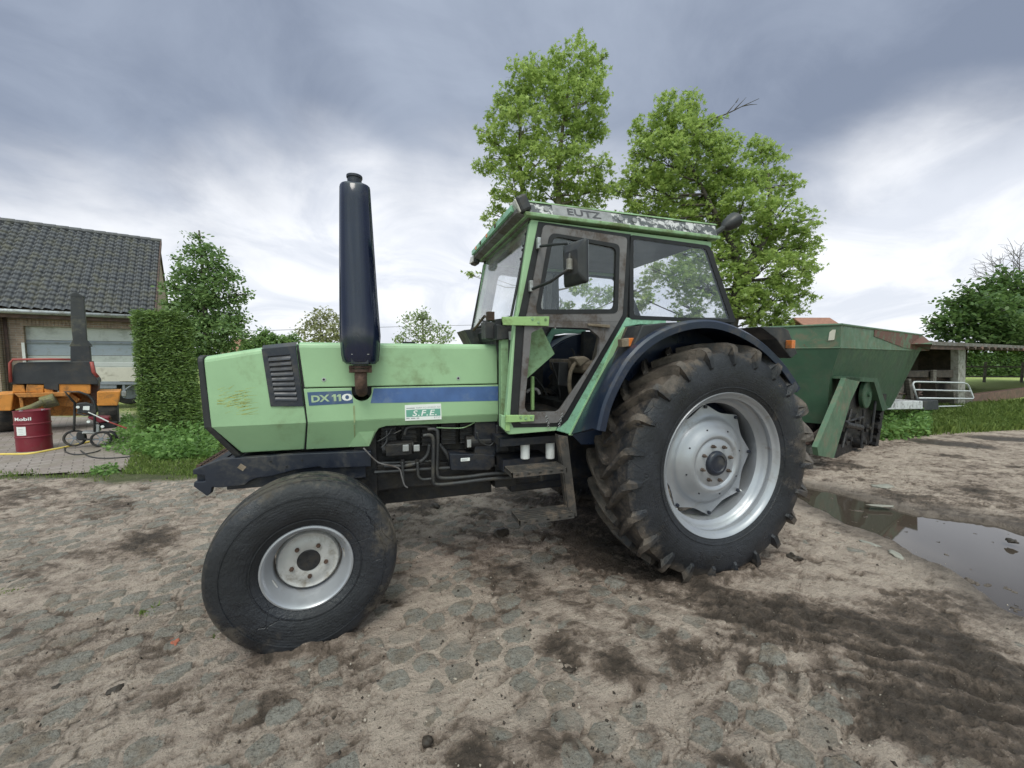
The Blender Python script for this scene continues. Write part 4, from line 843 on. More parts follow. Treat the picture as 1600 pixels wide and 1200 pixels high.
# roof
rx0, rx1 = -1.335, .19
gut = [(rx0-.015, 2.432), (rx1, 2.432), (rx1+.004, 2.452), (rx0-.02, 2.458)]
MB().slab([(rx0-.02, 2.430), (rx1, 2.428), (rx1+.01, 2.452), (rx0-.03, 2.456)], -CY-.035, CY+.035).build('roof_gutter', 'green_aged', T, bevel=.006)
fa = lambda y: [(rx0+.01, y, 2.456), (rx1-.0, y, 2.452)]
yo, yi = CY+.010, CY-.03
fas = MB().hexa([(rx0-.02, -yo, 2.457), (rx1, -yo, 2.453), (rx1, yo, 2.453), (rx0-.02, yo, 2.457), (rx0+.02, -yi, 2.535), (rx1+.02, -yi, 2.548), (rx1+.02, yi, 2.548), (rx0+.02, yi, 2.535)]).build('roof_fascia', 'roofband', T, bevel=.004)
MB().loft([[(rx0+.01, -yi-.008, 2.536), (rx1+.03, -yi-.008, 2.549), (rx1+.03, yi+.008, 2.549), (rx0+.01, yi+.008, 2.536)], [(rx0+.02, -yi, 2.549), (rx1+.02, -yi, 2.562), (rx1+.02, yi, 2.562), (rx0+.02, yi, 2.549)], [(rx0+.3, -.3, 2.575), (rx1-.2, -.3, 2.585), (rx1-.2, .3, 2.585), (rx0+.3, .3, 2.575)]]).build('roof_panel', 'green_aged', T, bevel=.004)
def fascia_pt(x, t):  # on the sloping band, t 0 bottom .. 1 top
    return (x, -(yo+(yi-yo)*t)-.002, 2.455+(.542-.455)*t)
def fband(x0, x1, mt, nm, t0=.05, t1=.95, pr=.002):
    a, b, c_, d = [np.array(fascia_pt(x, t)) for x, t in ((x0, t0), (x1, t0), (x1, t1), (x0, t1))]
    return MB().prism([tuple(p+np.array([0, -pr, 0])) for p in (a, b, c_, d)], (0, pr*.9, 0)).build(nm, mt, T)
xa_, xb_ = onY(864, 330, -CY)[0], onY(957, 340, -CY)[0]
nb = fband(xa_, xb_, 'roofband_plain', 'name_band')
o_ = np.array(fascia_pt(xa_+.10, .26))-np.array([0, .0035, 0]); up_ = np.array(fascia_pt(0, 1))-np.array(fascia_pt(0, 0))
text_mesh('roof_lettering', 'EUTZ', .075, 'letter_dark', nb, tuple(o_), (1, 0, 0), tuple(up_), sx=(xb_-xa_-.16)/(4*.0515), bold=.02)
for px, py in ((854, 328), (970, 345), (992, 348), (1073, 358), (1092, 360)):
    x = onY(px, py, -CY)[0]; c_ = np.array(fascia_pt(x, .5)); MB().disc(tuple(c_-np.array([0, .001, 0])), .019, (0, -1, .35), .006, 18).build('roof_plug', 'roofband_plain', T)
# visor underside and light bar
MB().hexa([(rx0-.075, -CY, 2.45), (rx0+.02, -CY, 2.425), (rx0+.02, CY, 2.425), (rx0-.075, CY, 2.45), (rx0-.075, -CY, 2.475), (rx0+.02, -CY, 2.50), (rx0+.02, CY, 2.50), (rx0-.075, CY, 2.475)]).build('roof_visor', 'doorframe', T)
lb = MB().box(rx0-.095, rx0-.07, -.56, .60, 2.475, 2.515).build('light_bar', 'green_teal', T, bevel=.003)
for k, y in enumerate((-.2, .05, .25, .42)): MB().cbox((rx0-.098, y, 2.495), (.006, .03, .024)).build('marker_lamp', 'orange_lens' if k % 2 else 'rust', lb)
def worklight(c, rotz, tilt, name='work_lamp', sz=(.075, .15, .105)):
    rot = Matrix.Rotation(rotz, 3, 'Z') @ Matrix.Rotation(tilt, 3, 'Y')
    b = MB().cbox(c, sz, rot).build(name, 'black', T, bevel=.016)
    f = Vector(c)+rot @ Vector((-sz[0]/2-.004, 0, 0)); MB().cbox(f, (.012, sz[1]*.86, sz[2]*.8), rot).build('lamp_glass', 'clear_lens', b, bevel=.004); return b
worklight((rx0-.03, -.585, 2.505), -.12, -.45); worklight((rx0-.05, .64, 2.44), .1, .2, sz=(.06, .12, .08))
MB().hexa([tuple(np.array((rx0-.0, -.585, 2.44))+np.array(d)) for d in ((-.03, -.03, 0), (.03, -.03, 0), (.03, .03, 0), (-.03, .03, 0), (-.03, -.03, .04), (.03, -.03, .04), (.03, .03, .04), (-.03, .03, .04))]).build('lamp_bracket', 'rust', T)
# rear lamp on its arm
ra = onY(1112, 367, -.58); rb = onY(1138, 350, -.58)
MB().tube([tuple(ra), (ra[0]+.03, -.58, ra[2]+.01), tuple(rb)], .02, 8).cbox(tuple(ra), (.05, .05, .06)).build('lamp_arm', 'black', T)
rot = Matrix.Rotation(-.55, 3, 'Y')
b = MB(); b.loft([[tuple(Vector((rb[0]+.02, -.58, rb[2]+.01))+rot @ Vector((dx, w_*math.cos(2*math.pi*k/20), h_*math.sin(2*math.pi*k/20)))) for k in range(20)] for dx, w_, h_ in ((-.08, .02, .02), (-.04, .05, .045), (.0, .065, .055), (.045, .072, .062))]); lamp = b.build('work_lamp', 'black', T, autosmooth=45)
MB().loft([[tuple(Vector((rb[0]+.02, -.58, rb[2]+.01))+rot @ Vector((dx, w_*math.cos(2*math.pi*k/20), h_*math.sin(2*math.pi*k/20)))) for k in range(20)] for dx, w_, h_ in ((.045, .07, .06), (.052, .05, .04))]).build('lamp_glass', 'clear_lens', lamp)
# doors: pressed frame, two openings, rubber seal, glass above
def pick_poly(px, r=0, y=-CY): q = xz(px, y); return rounded(q, r) if r else q
d_out = pick_poly([(848, 352), (978, 372), (970.5, 492), (879, 650), (870, 660), (812, 661.5), (809, 655), (818.5, 508), (823, 488)], [.03, .03, .02, .03, .02, .02, .02, .01, .01])
u_in = pick_poly([(857, 364.5), (966, 383), (963, 490), (838, 491), (836, 482)], [.05, .04, .04, .04, .06])
l_in = pick_poly([(829, 520), (849, 511), (918, 513), (935, 527), (934, 555), (872, 643), (823, 644), (818, 636)], [.01, .01, .02, .02, .03, .03, .02, .02])
split_z = onY(900, 504, -CY)[2]
def door(sgn):
    D = MB()
    up = pick_poly([(848, 352), (978, 372), (970.5, 492), (964.3, 503), (819, 501), (823, 488)], [.03, .03, .01, .001, .001, .01])
    lo = pick_poly([(819, 501.3), (964.2, 503.3), (879, 650), (870, 660), (812, 661.5), (809, 655)], [.001, .001, .03, .02, .02, .02])
    D.ring_panel(up, u_in, -CY-.018, -CY+.012); D.ring_panel(lo, l_in, -CY-.018, -CY+.012)
    if sgn < 0: D = D.flipped()
    o = D.build('door', 'doorframe', T, bevel=.003)
    u_in2 = pick_poly([(863, 370), (960.5, 388.5), (957.5, 483.5), (844.5, 484), (843, 477)], [.05, .04, .04, .04, .06])
    S = MB().ring_panel(u_in, u_in2, -CY-.021, -CY+.0)
    S2 = MB().ring_panel(pick_poly([(841, 346.5), (985, 366.5), (979, 494), (886.5, 656), (875, 666.5), (802, 668), (796.5, 657), (806, 508), (812, 486)]), d_out, -CY-.006, -CY+.01)
    G = MB().slab(u_in2, -CY-.008, -CY-.004)
    if sgn < 0: S, S2, G = S.flipped(), S2.flipped(), G.flipped()
    S.build('window_seal', 'rubber_seal', o); S2.build('door_seal', 'rubber_seal', o); G.build('door_glass', 'glass', o)
    return o
dn = door(1); df = door(-1)
hp = [(918, 505.5), (953, 507.5), (953, 512.5), (919, 509)]; MB().slab(xz(hp, -CY-.03), -CY-.034, -CY-.022).build('door_handle', 'cloth', dn, bevel=.003)
for pts, bolts in (([(784, 495), (858, 494.5), (857, 509.5), (786, 508)], ((832, 498.7), (841.5, 504), (852.5, 499.5))), ([(790, 648.5), (835, 648.5), (834, 658), (796, 660), (790, 660)], ((813.5, 652), (821.5, 654), (830, 652)))):
    h = MB().slab(xz(pts, -CY-.03), -CY-.036, -CY-.019).build('hinge', 'green_yel', T, bevel=.003)
    for b_ in bolts: p = onY(*b_, -CY-.036); MB().disc((p[0], -CY-.0355, p[2]), .0095, (0, -1, 0), .002, 16).disc((p[0], -CY-.037, p[2]), .006, (0, -1, 0), .006, 6).build('hinge_bolt', 'green_aged', h)
MB().slab(xz([(790, 661), (797, 661), (796, 674), (789, 673)], -CY-.01), -CY-.02, -CY-.004).build('hinge_block', 'green_yel', T, bevel=.003)
for pts in ([(853, 650), (857, 649), (861, 671), (857, 672)], [(878, 646), (881, 645), (876, 668), (872, 669)]):
    mb = MB(); q = xz(pts, -CY-.02)
    for k in range(6):
        t = (k+.5)/6; x = q[0][0]+(q[3][0]-q[0][0])*t+.006*(k % 2); z_ = q[0][1]+(q[3][1]-q[0][1])*t; mb.tube([(x-.006, -CY-.022, z_), (x+.004, -CY-.024, z_+.012), (x+.008, -CY-.022, z_)], .0022, 6)
    mb.build('chain', 'grey_tin', T)
# rear quarter windows
q_out = pick_poly([(983, 367), (1108, 384), (1150, 504), (983, 499)], [.03, .03, .03, .03]); q_in = pick_poly([(989, 373), (1102.5, 389), (1140, 499), (989.5, 493)], [.03, .03, .03, .03])
mb = MB().ring_panel(q_out, q_in, -CY-.006, -CY+.02); mb.mirror().build('quarter_window_seal', 'rubber_seal', T)
for s in (1, -1):
    g_ = MB().slab(q_in, -CY-.002, -CY+.002); (g_ if s > 0 else g_.flipped()).build('quarter_window', 'glass', T)
zb_q = q_out and onY(1147, 503, -CY)
# header above the doors and windows, joining roof
hd = xz([(830, 343), (1112, 378), (1112, 386), (983, 369.5), (847, 350.5), (829, 350)], -CY); MB().slab(hd, -CY+.004, -CY+.04).mirror().build('side_header', 'green', T)
# rear frame and rear window (leans outwards towards the bottom)
x_t, z_t = onY(1106, 383, -CY)[0], 2.43; x_b, z_b = onY(1150, 503, -CY)[0], onY(1150, 503, -CY)[2]
mb = MB()
for s in (1, -1): mb.hexa([(x_b-.01, s*(CY-.0), z_b), (x_b+.045, s*(CY-.04), z_b), (x_b+.045, s*(CY-.09), z_b), (x_b-.01, s*(CY-.05), z_b), (x_t-.01, s*(CY-.0), z_t), (x_t+.04, s*(CY-.04), z_t), (x_t+.04, s*(CY-.09), z_t), (x_t-.01, s*(CY-.05), z_t)])
mb.hexa([(x_b-.0, -CY+.05, z_b-.06), (x_b+.045, -CY+.05, z_b-.06), (x_b+.045, CY-.05, z_b-.06), (x_b-.0, CY-.05, z_b-.06), (x_b, -CY+.05, z_b+.03), (x_b+.04, -CY+.05, z_b+.03), (x_b+.04, CY-.05, z_b+.03), (x_b, CY-.05, z_b+.03)])
mb.build('rear_frame', 'black', T, bevel=.008)
MB().hexa([(x_b+.03, -CY+.08, z_b+.03), (x_b+.034, -CY+.08, z_b+.03), (x_b+.034, CY-.08, z_b+.03), (x_b+.03, CY-.08, z_b+.03), (x_t+.02, -CY+.08, z_t), (x_t+.024, -CY+.08, z_t), (x_t+.024, CY-.08, z_t), (x_t+.02, CY-.08, z_t)]).build('rear_window', 'glass', T)
MB().box(x_b-.02, x_b+.02, -CY+.05, CY-.05, 1.05, z_b-.06).build('rear_wall', 'interior', T)
hose([(1112, 392), (1120, 425), (1132, 470), (1146, 498)], .008, -.60, 'hose', 'rear_cable')
# windscreen
wt, wb = -1.302, -1.430; zt_, zb2 = 2.43, 1.80
MB().hexa([(wb, -CY+.035, zb2), (wb+.004, -CY+.035, zb2), (wb+.004, CY-.035, zb2), (wb, CY-.035, zb2), (wt, -CY+.035, zt_), (wt+.004, -CY+.035, zt_), (wt+.004, CY-.035, zt_), (wt, CY-.035, zt_)]).build('windscreen', 'glass_front', T)
mb = MB()
for s in (1, -1): mb.tube([(wb-.004, s*(CY-.035), zb2), (wt-.004, s*(CY-.035), zt_)], .009, 8)
mb.tube([(wb-.004, -CY+.03, zb2), (wb-.004, CY-.03, zb2)], .012, 8); mb.build('windscreen_seal', 'rubber_seal', T)
mb = MB(); rr_ = random.Random(5)
for k in range(5): a = rr_.uniform(.1, .9); z_ = zb2+(zt_-zb2)*a; x = wb+(wt-wb)*a; mb.disc((x-.01, -CY+.04, z_), .009, (-1, 0, 0), .008, 8)
mb.build('glass_clip', 'rubber_seal', T)
# dirt trapped at the top of the screen: old cloth
hz = MB()
for k in range(22):
    a = k/22; y = -.5+.95*a; zt2 = 2.43-.02; L = .05+.05*math.sin(a*9)+.04*rr_.random(); f_ = (zt2-L-zb2)/(zt_-zb2); x0_ = wb+(wt-wb)*((zt2-zb2)/(zt_-zb2)); x1_ = wb+(wt-wb)*f_
    hz.hexa([(x0_+.012, y, zt2), (x0_+.016, y, zt2), (x0_+.016, y+.045, zt2), (x0_+.012, y+.045, zt2), (x1_+.012, y, zt2-L), (x1_+.016, y, zt2-L), (x1_+.016, y+.045, zt2-L*.95), (x1_+.012, y+.045, zt2-L*.95)])
hz.build('sun_blind', 'cloth', T)
# scuttle below the windscreen
mb = MB().slab([(-1.60, 1.76), (-1.535, 1.642), (-1.43, 1.642), (-1.43, 1.79), (-1.47, 1.775)], .12, .46)
mb.build('air_intake_box', 'black', T, bevel=.004)
MB().slab([(-1.49, 1.73), (-1.47, 1.66), (-1.42, 1.66), (-1.42, 1.80), (-1.44, 1.78)], -.40, .12).build('scuttle', 'rubber_seal', T)
MB().slab(xz([(758, 502), (775, 505), (775, 530), (759, 529)], -.42), -.42, -.30).slab(xz([(777, 506), (796, 512), (795, 529), (783, 531), (777, 531)], -.52), -.52, -.42).build('scuttle_box', 'black', T, bevel=.004)
MB().slab(xz([(775, 500), (783, 500), (783, 566), (780, 566), (775, 535)], -.43), -.43, -.41).build('scuttle_strap', 'black', T)
wp = MB().tube([EP(740, 516, .1), EP(757, 494, -.1), EP(764, 497, -.2)], .010, 8).cbox(EP(766, 494, -.3), (.05, .05, .06)).build('wiper_motor', 'rust', T)
MB().tube([(-1.45, -.45, 1.80), (-1.44, .1, 1.83), (-1.43, .3, 1.86)], .007, 6).build('wiper_arm', 'rubber_seal', T)
MB().slab(xz([(795, 518), (800, 518), (800, 531), (796, 531)], -.56), -.57, -.55).build('latch_plate', 'grey_tin', T)
# ---- mirror
mir = MB(); y0, y1 = -.86, -1.02
a, b_, c_, d = onY(880, 384, y0), onY(917, 371, y1), onY(918, 441, y1), onY(882, 450, y0)
face = [np.array(p) for p in (d, c_, b_, a)]; nrm = np.cross(face[1]-face[0], face[3]-face[0]); nrm /= np.linalg.norm(nrm)
if nrm[1] > 0: nrm = -nrm
cen = sum(face)/4; back = [cen+(p-cen)*.55+nrm*.035 for p in face]; mid = [cen+(p-cen)*.95+nrm*.012 for p in face]; rimf = [cen+(p-cen)-nrm*.018 for p in face]
head = MB().loft([[tuple(p) for p in rimf], [tuple(p) for p in face], [tuple(p) for p in mid], [tuple(p) for p in back]]).build('mirror', 'black', T, bevel=.010)
MB().loft([[tuple(cen+(p-cen)*.93-nrm*.0185) for p in face], [tuple(cen+(p-cen)*.93-nrm*.021) for p in face]]).build('mirror_glass', 'grey_tin', head)
arm = MB(); pu, pl_ = EP(843, 385, -CY-.03), EP(831, 452, -CY-.03); j = tuple(cen+nrm*.05)
jt = EP(888, 380, -.90); jb = EP(890, 424, -.93)
arm.tube([pu, EP(866, 382, -.78), jt, EP(891, 392, -.92), (j[0], j[1], j[2]+.03), (j[0], j[1], j[2]-.05)], .0085, 10).tube([pl_, EP(860, 440, -.80), (j[0]-.01, j[1], j[2]-.04)], .0095, 10)
arm.build('mirror_arm', 'black', T, smooth=True)
MB().tube([(j[0], j[1], j[2]-.04), (j[0], j[1], j[2]+.02)], .018, 12).build('mirror_clamp', 'grey_tin', T)
for p in (pu, pl_): MB().cbox((p[0]-.005, p[1]+.006, p[2]+.02), (.022, .03, .07)).build('mirror_bracket', 'grey_tin', T, bevel=.003)
# ---- mudguards
arc = [(-1.010, 1.11), (-.965, 1.28), (-.86, 1.475), (-.76, 1.59), (-.64, 1.675), (-.48, 1.742), (-.30, 1.778), (-.12, 1.775), (.08, 1.725), (.27, 1.64), (.446, 1.522), (.56, 1.42), (.648, 1.325)]
def smooth_path(P, m=5):
    P = [np.array(p, float) for p in P]; Q = []
    for i in range(len(P)-1):
        p0, p1, p2, p3 = P[max(0, i-1)], P[i], P[i+1], P[min(len(P)-1, i+2)]
        for t in np.linspace(0, 1, m+1)[:-1]: Q.append(.5*((2*p1)+(-p0+p2)*t+(2*p0-5*p1+4*p2-p3)*t*t+(-p0+3*p1-3*p2+p3)*t**3))
    Q.append(P[-1]); return Q
A2 = smooth_path(arc); A3 = smooth_path([(-1.003, 1.012), (-.905, 1.185), (-.775, 1.41), (-.69, 1.54), (-.58, 1.64), (-.44, 1.72), (-.28, 1.765), (-.12, 1.77), (.08, 1.725), (.27, 1.64), (.446, 1.522), (.56, 1.42), (.648, 1.325)]); cs = [(-.985, -.046), (-.988, -.004), (-.972, .010), (-.93, .013), (-.62, .013), (-.62, -.004), (-.93, -.006), (-.966, -.010), (-.972, -.046)]
rings = []
for i, p in enumerate(A2):
    t = A2[min(i+1, len(A2)-1)]-A2[max(i-1, 0)]; t /= np.linalg.norm(t); nrm2 = np.array([-t[1], t[0]])
    q = A3[i]; ring = []
    for y, d in cs:
        f = max(0, (y+.93)/.31); c_ = p*(1-f)+q*f; ring.append((c_[0]+nrm2[0]*d, y, c_[1]+nrm2[1]*d))
    rings.append(ring)
MB().loft(rings).mirror().build('mudguard', 'fender', T, autosmooth=30)
inner = [(float(p[0]), float(p[1])) for p in A3]+[(.62, 1.0), (.3, .95), (-.75, .93), (-.93, .94)]
MB().slab(inner, -.622, -.60).mirror().build('mudguard_inner', 'fender', T)
# ribbed strap on the mudguard's lower front
MB().slab(xz([(944, 607), (947, 609), (927, 659), (923, 656)], -.80), -.80, -.76).build('mudguard_rib', 'fender', T)
# black plastic corner with indicator
blk = xz([(1004, 508), (1040, 504), (1088, 502), (1060, 507), (1030, 521), (1004, 543), (974, 578), (981, 560)], -.93)
MB().slab(blk, -.93, -.77).mirror().build('mudguard_corner', 'black', T, bevel=.008)
fl = MB().slab(xz([(969, 530), (980, 528), (980, 541.5), (969.5, 542.5)], -.88), -.90, -.85).build('indicator', 'cloth', T, bevel=.004)
MB().slab(xz([(977, 528.5), (989, 528), (987, 541), (977, 541.5)], -.88), -.897, -.85).build('indicator_lens', 'orange_lens', fl, bevel=.003)
rr3 = xz([(1180, 511), (1216, 512), (1224, 516), (1238, 552), (1228, 560), (1205, 530)], -.86)
MB().slab(rr3, -.90, -.62).mirror().build('mudguard_tail', 'black', T, bevel=.006)
p = onY(1235, 538, -.93); MB().cbox((p[0], -.93, p[2]), (.035, .05, .06)).build('rear_indicator', 'orange_lens', T, bevel=.004)
# ---- steps and filters
hp_ = xz([(871, 679), (886, 682), (901, 806), (888, 806), (880, 735)], -.70)
MB().slab(hp_, -.71, -.70).slab(xz([(871, 679), (876, 681), (891, 806), (887, 806)], -.70), -.70, -.66).build('step_hanger', 'steps', T, bevel=.002)
def step(px_l, px_r, z0, y0_, y1_, nm='step'):
    xl = onY(*px_l, y0_)[0]; xr = onY(*px_r, y0_)[0]
    mb = MB().box(xl, xr, y0_, y0_+.006, z0-.03, z0).box(xl, xr, y1_-.006, y1_, z0-.03, z0).box(xl, xl+.006, y0_, y1_, z0-.03, z0).box(xr-.006, xr, y0_, y1_, z0-.03, z0)
    n_ = 6
    for k in range(n_): yy = y0_+(y1_-y0_)*(k+.5)/n_; mb.box(xl, xr, yy-.006, yy+.006, z0-.014, z0-.002)
    for k in range(5): xx = xl+(xr-xl)*(k+.5)/5; mb.box(xx-.01, xx+.01, y0_, y1_, z0-.018, z0-.012)
    return mb.build(nm, 'steps', T)
zl = onY(855, 806, -.82)[2]; zu = onY(840, 734, -.80)[2]
step((812, 806), (899, 806), zl, -.84, -.68); step((800, 733), (886, 734), zu, -.82, -.66)
for px in (820.5, 859.5):
    p = EP(px, 700, -.50); r = .032
    f_ = MB().lathe([(0, 0)], 3) if False else MB().tube([(p[0], -.50, p[2]-.075), (p[0], -.50, p[2]+.062)], r, 24).build('fuel_filter', 'white', T, bevel=.006, autosmooth=40)
    MB().tube([(p[0], -.50, p[2]+.062), (p[0], -.50, p[2]+.085)], r*1.15, 20).tube([(p[0], -.50, p[2]+.085), (p[0], -.45, p[2]+.12)], .012, 8).build('filter_head', 'engine', f_)
MB().box(-1.46, -1.12, -.50, -.30, .76, .84).box(-1.40, -1.10, -.56, -.44, 1.045, 1.06).box(-1.50, -1.0, -.56, -.10, .95, 1.0).build('filter_bracket', 'engine_navy', T)
MB().box(-1.44, -.80, -.58, .58, 1.06, 1.10).build('cab_floor', 'steps', T)
MB().box(-.8, .40, -.58, .58, 1.10, 1.16).box(-.45, .45, -.5, .5, 1.1, 1.36).build('cab_tub', 'interior', T)
MB().box(-1.25, x_t, -CY+.04, CY-.04, 2.405, 2.428).build('roof_lining', 'lining', T)
# ---- inside the cab
MB().slab(xz([(828, 521), (847, 512), (867, 553), (822, 593)], -.50), -.50, -.485).build('dashboard_side', 'green_aged', T, bevel=.003)
MB().slab([(-1.38, 1.78), (-1.30, 1.80), (-1.18, 1.70), (-1.25, 1.45), (-1.38, 1.4)], -.48, .5).build('dashboard', 'interior', T, bevel=.01)
MB().tube([(-1.3, -.1, 1.10), (-1.12, -.1, 1.80)], .022, 10).build('steering_column', 'interior', T)
sw = MB(); R0 = Matrix.Rotation(R_(-28), 3, 'Y'); c0 = Vector((-1.10, -.1, 1.83)); ringp = [c0+R0 @ Vector((.2*math.cos(2*math.pi*k/36), .2*math.sin(2*math.pi*k/36), 0)) for k in range(37)]
sw.tube(ringp, .012, 8, False)
for k in range(3): a = 2*math.pi*k/3; sw.tube([c0, c0+R0 @ Vector((.2*math.cos(a), .2*math.sin(a), 0))], .008, 6)
sw.build('steering_wheel', 'rubber_seal', T, smooth=True)
seat = MB().loft([rounded([(-.78, -.24), (-.36, -.24), (-.36, .24), (-.78, .24)], .06)]*1, cap=False) if False else MB()
seat.hexa([(-.80, -.24, 1.42), (-.34, -.23, 1.38), (-.34, .23, 1.38), (-.80, .24, 1.42), (-.82, -.24, 1.53), (-.34, -.22, 1.50), (-.34, .22, 1.50), (-.82, .24, 1.53)])
seat.hexa([(-.40, -.23, 1.46), (-.28, -.22, 1.46), (-.28, .22, 1.46), (-.40, .23, 1.46), (-.30, -.21, 1.93), (-.20, -.20, 1.93), (-.20, .20, 1.93), (-.30, .21, 1.93)])
st0 = seat.build('seat', 'cloth', T, bevel=.03); MB().box(-.72, -.42, -.2, .2, 1.12, 1.40).build('seat_base', 'interior', st0)
hose([(905, 560), (892, 580), (890, 606), (895, 625)], .016, -.34, 'cloth', 'hanging_rag')
MB().slab(xz([(896, 559), (912, 556), (922, 562), (906, 574)], -.36), -.38, -.25).build('rag', 'cloth', T, bevel=.015)
for a, b_ in (((862, 566), (876, 622)), ((836, 590), (855, 618)), ((893, 545), (897, 556))): hose([a, ((a[0]+b_[0])/2+2, (a[1]+b_[1])/2), b_], .007, -.2, 'rubber_seal', 'control_lever')
MB().slab(xz([(872, 566), (886, 566), (886, 604), (870, 602)], -.2), -.22, -.1).build('control_box', 'black', T, bevel=.006)
MB().tube([EP(832, 588, -.42), EP(832, 640, -.42)], .014, 8).build('cab_stay', 'green_yel', T)
hose([(822, 613), (830, 608), (839, 609), (843, 616)], .012, -.40, 'doorframe', 'pedal')
MB().box(-1.37, -.75, .50, .56, 1.10, 1.75).build('far_door_lining', 'interior', T)
MB().box(-.30, .38, -.58, -.52, 1.12, 1.80).mirror().build('mudguard_lining', 'interior', T)
# ============================================================ SURROUNDINGS
def onPl(px, py, P0, n):
    d = ray(px, py); return CAM + d*(np.dot(np.array(P0)-CAM, n)/np.dot(d, n))
Zv = np.array([0, 0, 1.0])
def unit(v): v = np.array(v, float); return v/np.linalg.norm(v)
M['trailer_green'] = mat('dull green trailer paint', (.024, .066, .034), .6, 0, .12, 3, dirt=(.05, .075, .045), damt=.4, dscale=4, rust=(.08, .05, .035), ramt=.28, rscale=3.2, bump=.1)
M['trailer_light'] = mat('faded green trailer paint', (.075, .14, .085), .55, 0, .15, 3, dirt=(.16, .15, .10), damt=.4, dscale=5, rust=(.16, .065, .035), ramt=.5, rscale=3.5, bump=.12)
M['trailer_rust'] = mat('rust over green paint', (.085, .13, .08), .8, 0, .2, 3, rust=(.13, .065, .05), ramt=1.15, rscale=2.6, bump=.2)
M['orange'] = mat('faded orange machine paint', (.66, .26, .045), .5, 0, .12, 4, dirt=(.25, .13, .05), damt=.4, dscale=5, rust=(.16, .08, .04), ramt=.3, rscale=9, bump=.08)
M['orange_rusty'] = mat('rusty orange chassis paint', (.55, .22, .05), .7, 0, .2, 5, dirt=(.16, .09, .045), damt=.5, dscale=5, rust=(.13, .06, .03), ramt=.6, rscale=7, bump=.2)
M['charcoal'] = mat('matt charcoal steel', (.035, .037, .043), .6, 0, .12, 3, dirt=(.08, .07, .06), damt=.35, dscale=3, bump=.06)
M['charcoal_worn'] = mat('heat bleached steel duct', (.040, .042, .045), .6, 0, .12, 3, dirt=(.15, .14, .10), damt=.42, dscale=2, bump=.06)
M['red'] = mat('dull red tube paint', (.32, .06, .05), .55, 0, .15, 8, bump=.05)
M['drum_red'] = mat('dark red drum paint', (.19, .016, .03), .38, 0, .08, 4, dirt=(.15, .06, .05), damt=.25, dscale=5, bump=.04)
M['yellow_hose'] = mat('yellow garden hose', (.70, .52, .12), .5, 0, .06, 6, bump=0)
M['tyre_plain'] = mat('plain black tyre', (.022, .022, .024), .75, 0, .2, 6, dirt=(.09, .075, .06), damt=.5, bump=.3)
M['garage'] = mat('pale grey garage door', (.50, .52, .50), .5, 0, .04, 2, dirt=(.34, .35, .33), damt=.35, dscale=2, bump=.02)
M['garage_blue'] = mat('blue grey door panel', (.34, .38, .44), .5, 0, .04, 2, dirt=(.3, .31, .32), damt=.3, bump=.02)
M['cream'] = mat('cream side board', (.58, .55, .47), .6, 0, .05, 3, dirt=(.35, .32, .26), damt=.35, bump=.05)
M['grey_steel'] = mat('grey painted steel', (.23, .25, .28), .5, 0, .1, 4, dirt=(.15, .14, .12), damt=.3, bump=.05)
M['wood_old'] = mat('weathered grey timber', (.16, .145, .125), .85, 0, .25, 4, dirt=(.07, .06, .05), damt=.6, dscale=5, bump=.35, stretch=(1, 1, 6))
M['wood_dark'] = mat('rotten dark timber', (.06, .048, .04), .9, 0, .3, 4, dirt=(.12, .09, .07), damt=.4, bump=.4)
M['tin_roof'] = mat('grey shed roof sheet', (.16, .15, .145), .8, 0, .2, 5, dirt=(.10, .08, .06), damt=.5, rust=(.32, .15, .12), ramt=.35, rscale=3, bump=.3)
M['rust_beam'] = mat('rust brown beam', (.10, .06, .05), .85, 0, .3, 5, dirt=(.06, .05, .045), damt=.5, bump=.3)
M['brick_low'] = mat('low red brown wall', (.17, .095, .075), .85, 0, .2, 5, dirt=(.1, .08, .06), damt=.5, bump=.3)
M['concrete'] = mat('stained concrete', (.33, .32, .29), .85, 0, .12, 5, dirt=(.15, .14, .11), damt=.5, bump=.25)
M['gate_white'] = mat('galvanised gate tube', (.60, .62, .64), .4, .1, .05, 5, bump=.02)
M['bark'] = mat('grey brown bark', (.17, .145, .11), .9, 0, .25, 6, dirt=(.09, .10, .06), damt=.5, bump=.6, bscale=22, bdist=.02, stretch=(1, 1, .25))
M['bark_dark'] = mat('dark wet bark', (.065, .055, .045), .9, 0, .25, 6, bump=.5, bscale=22, bdist=.02, stretch=(1, 1, .25))
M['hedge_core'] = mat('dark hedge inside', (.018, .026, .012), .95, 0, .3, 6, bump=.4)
M['far_roof'] = mat('brown clay roof', (.27, .13, .09), .8, 0, .15, 3, bump=.1)
M['far_wall'] = mat('pale far wall', (.50, .42, .36), .8, 0, .08, 3, bump=.05)
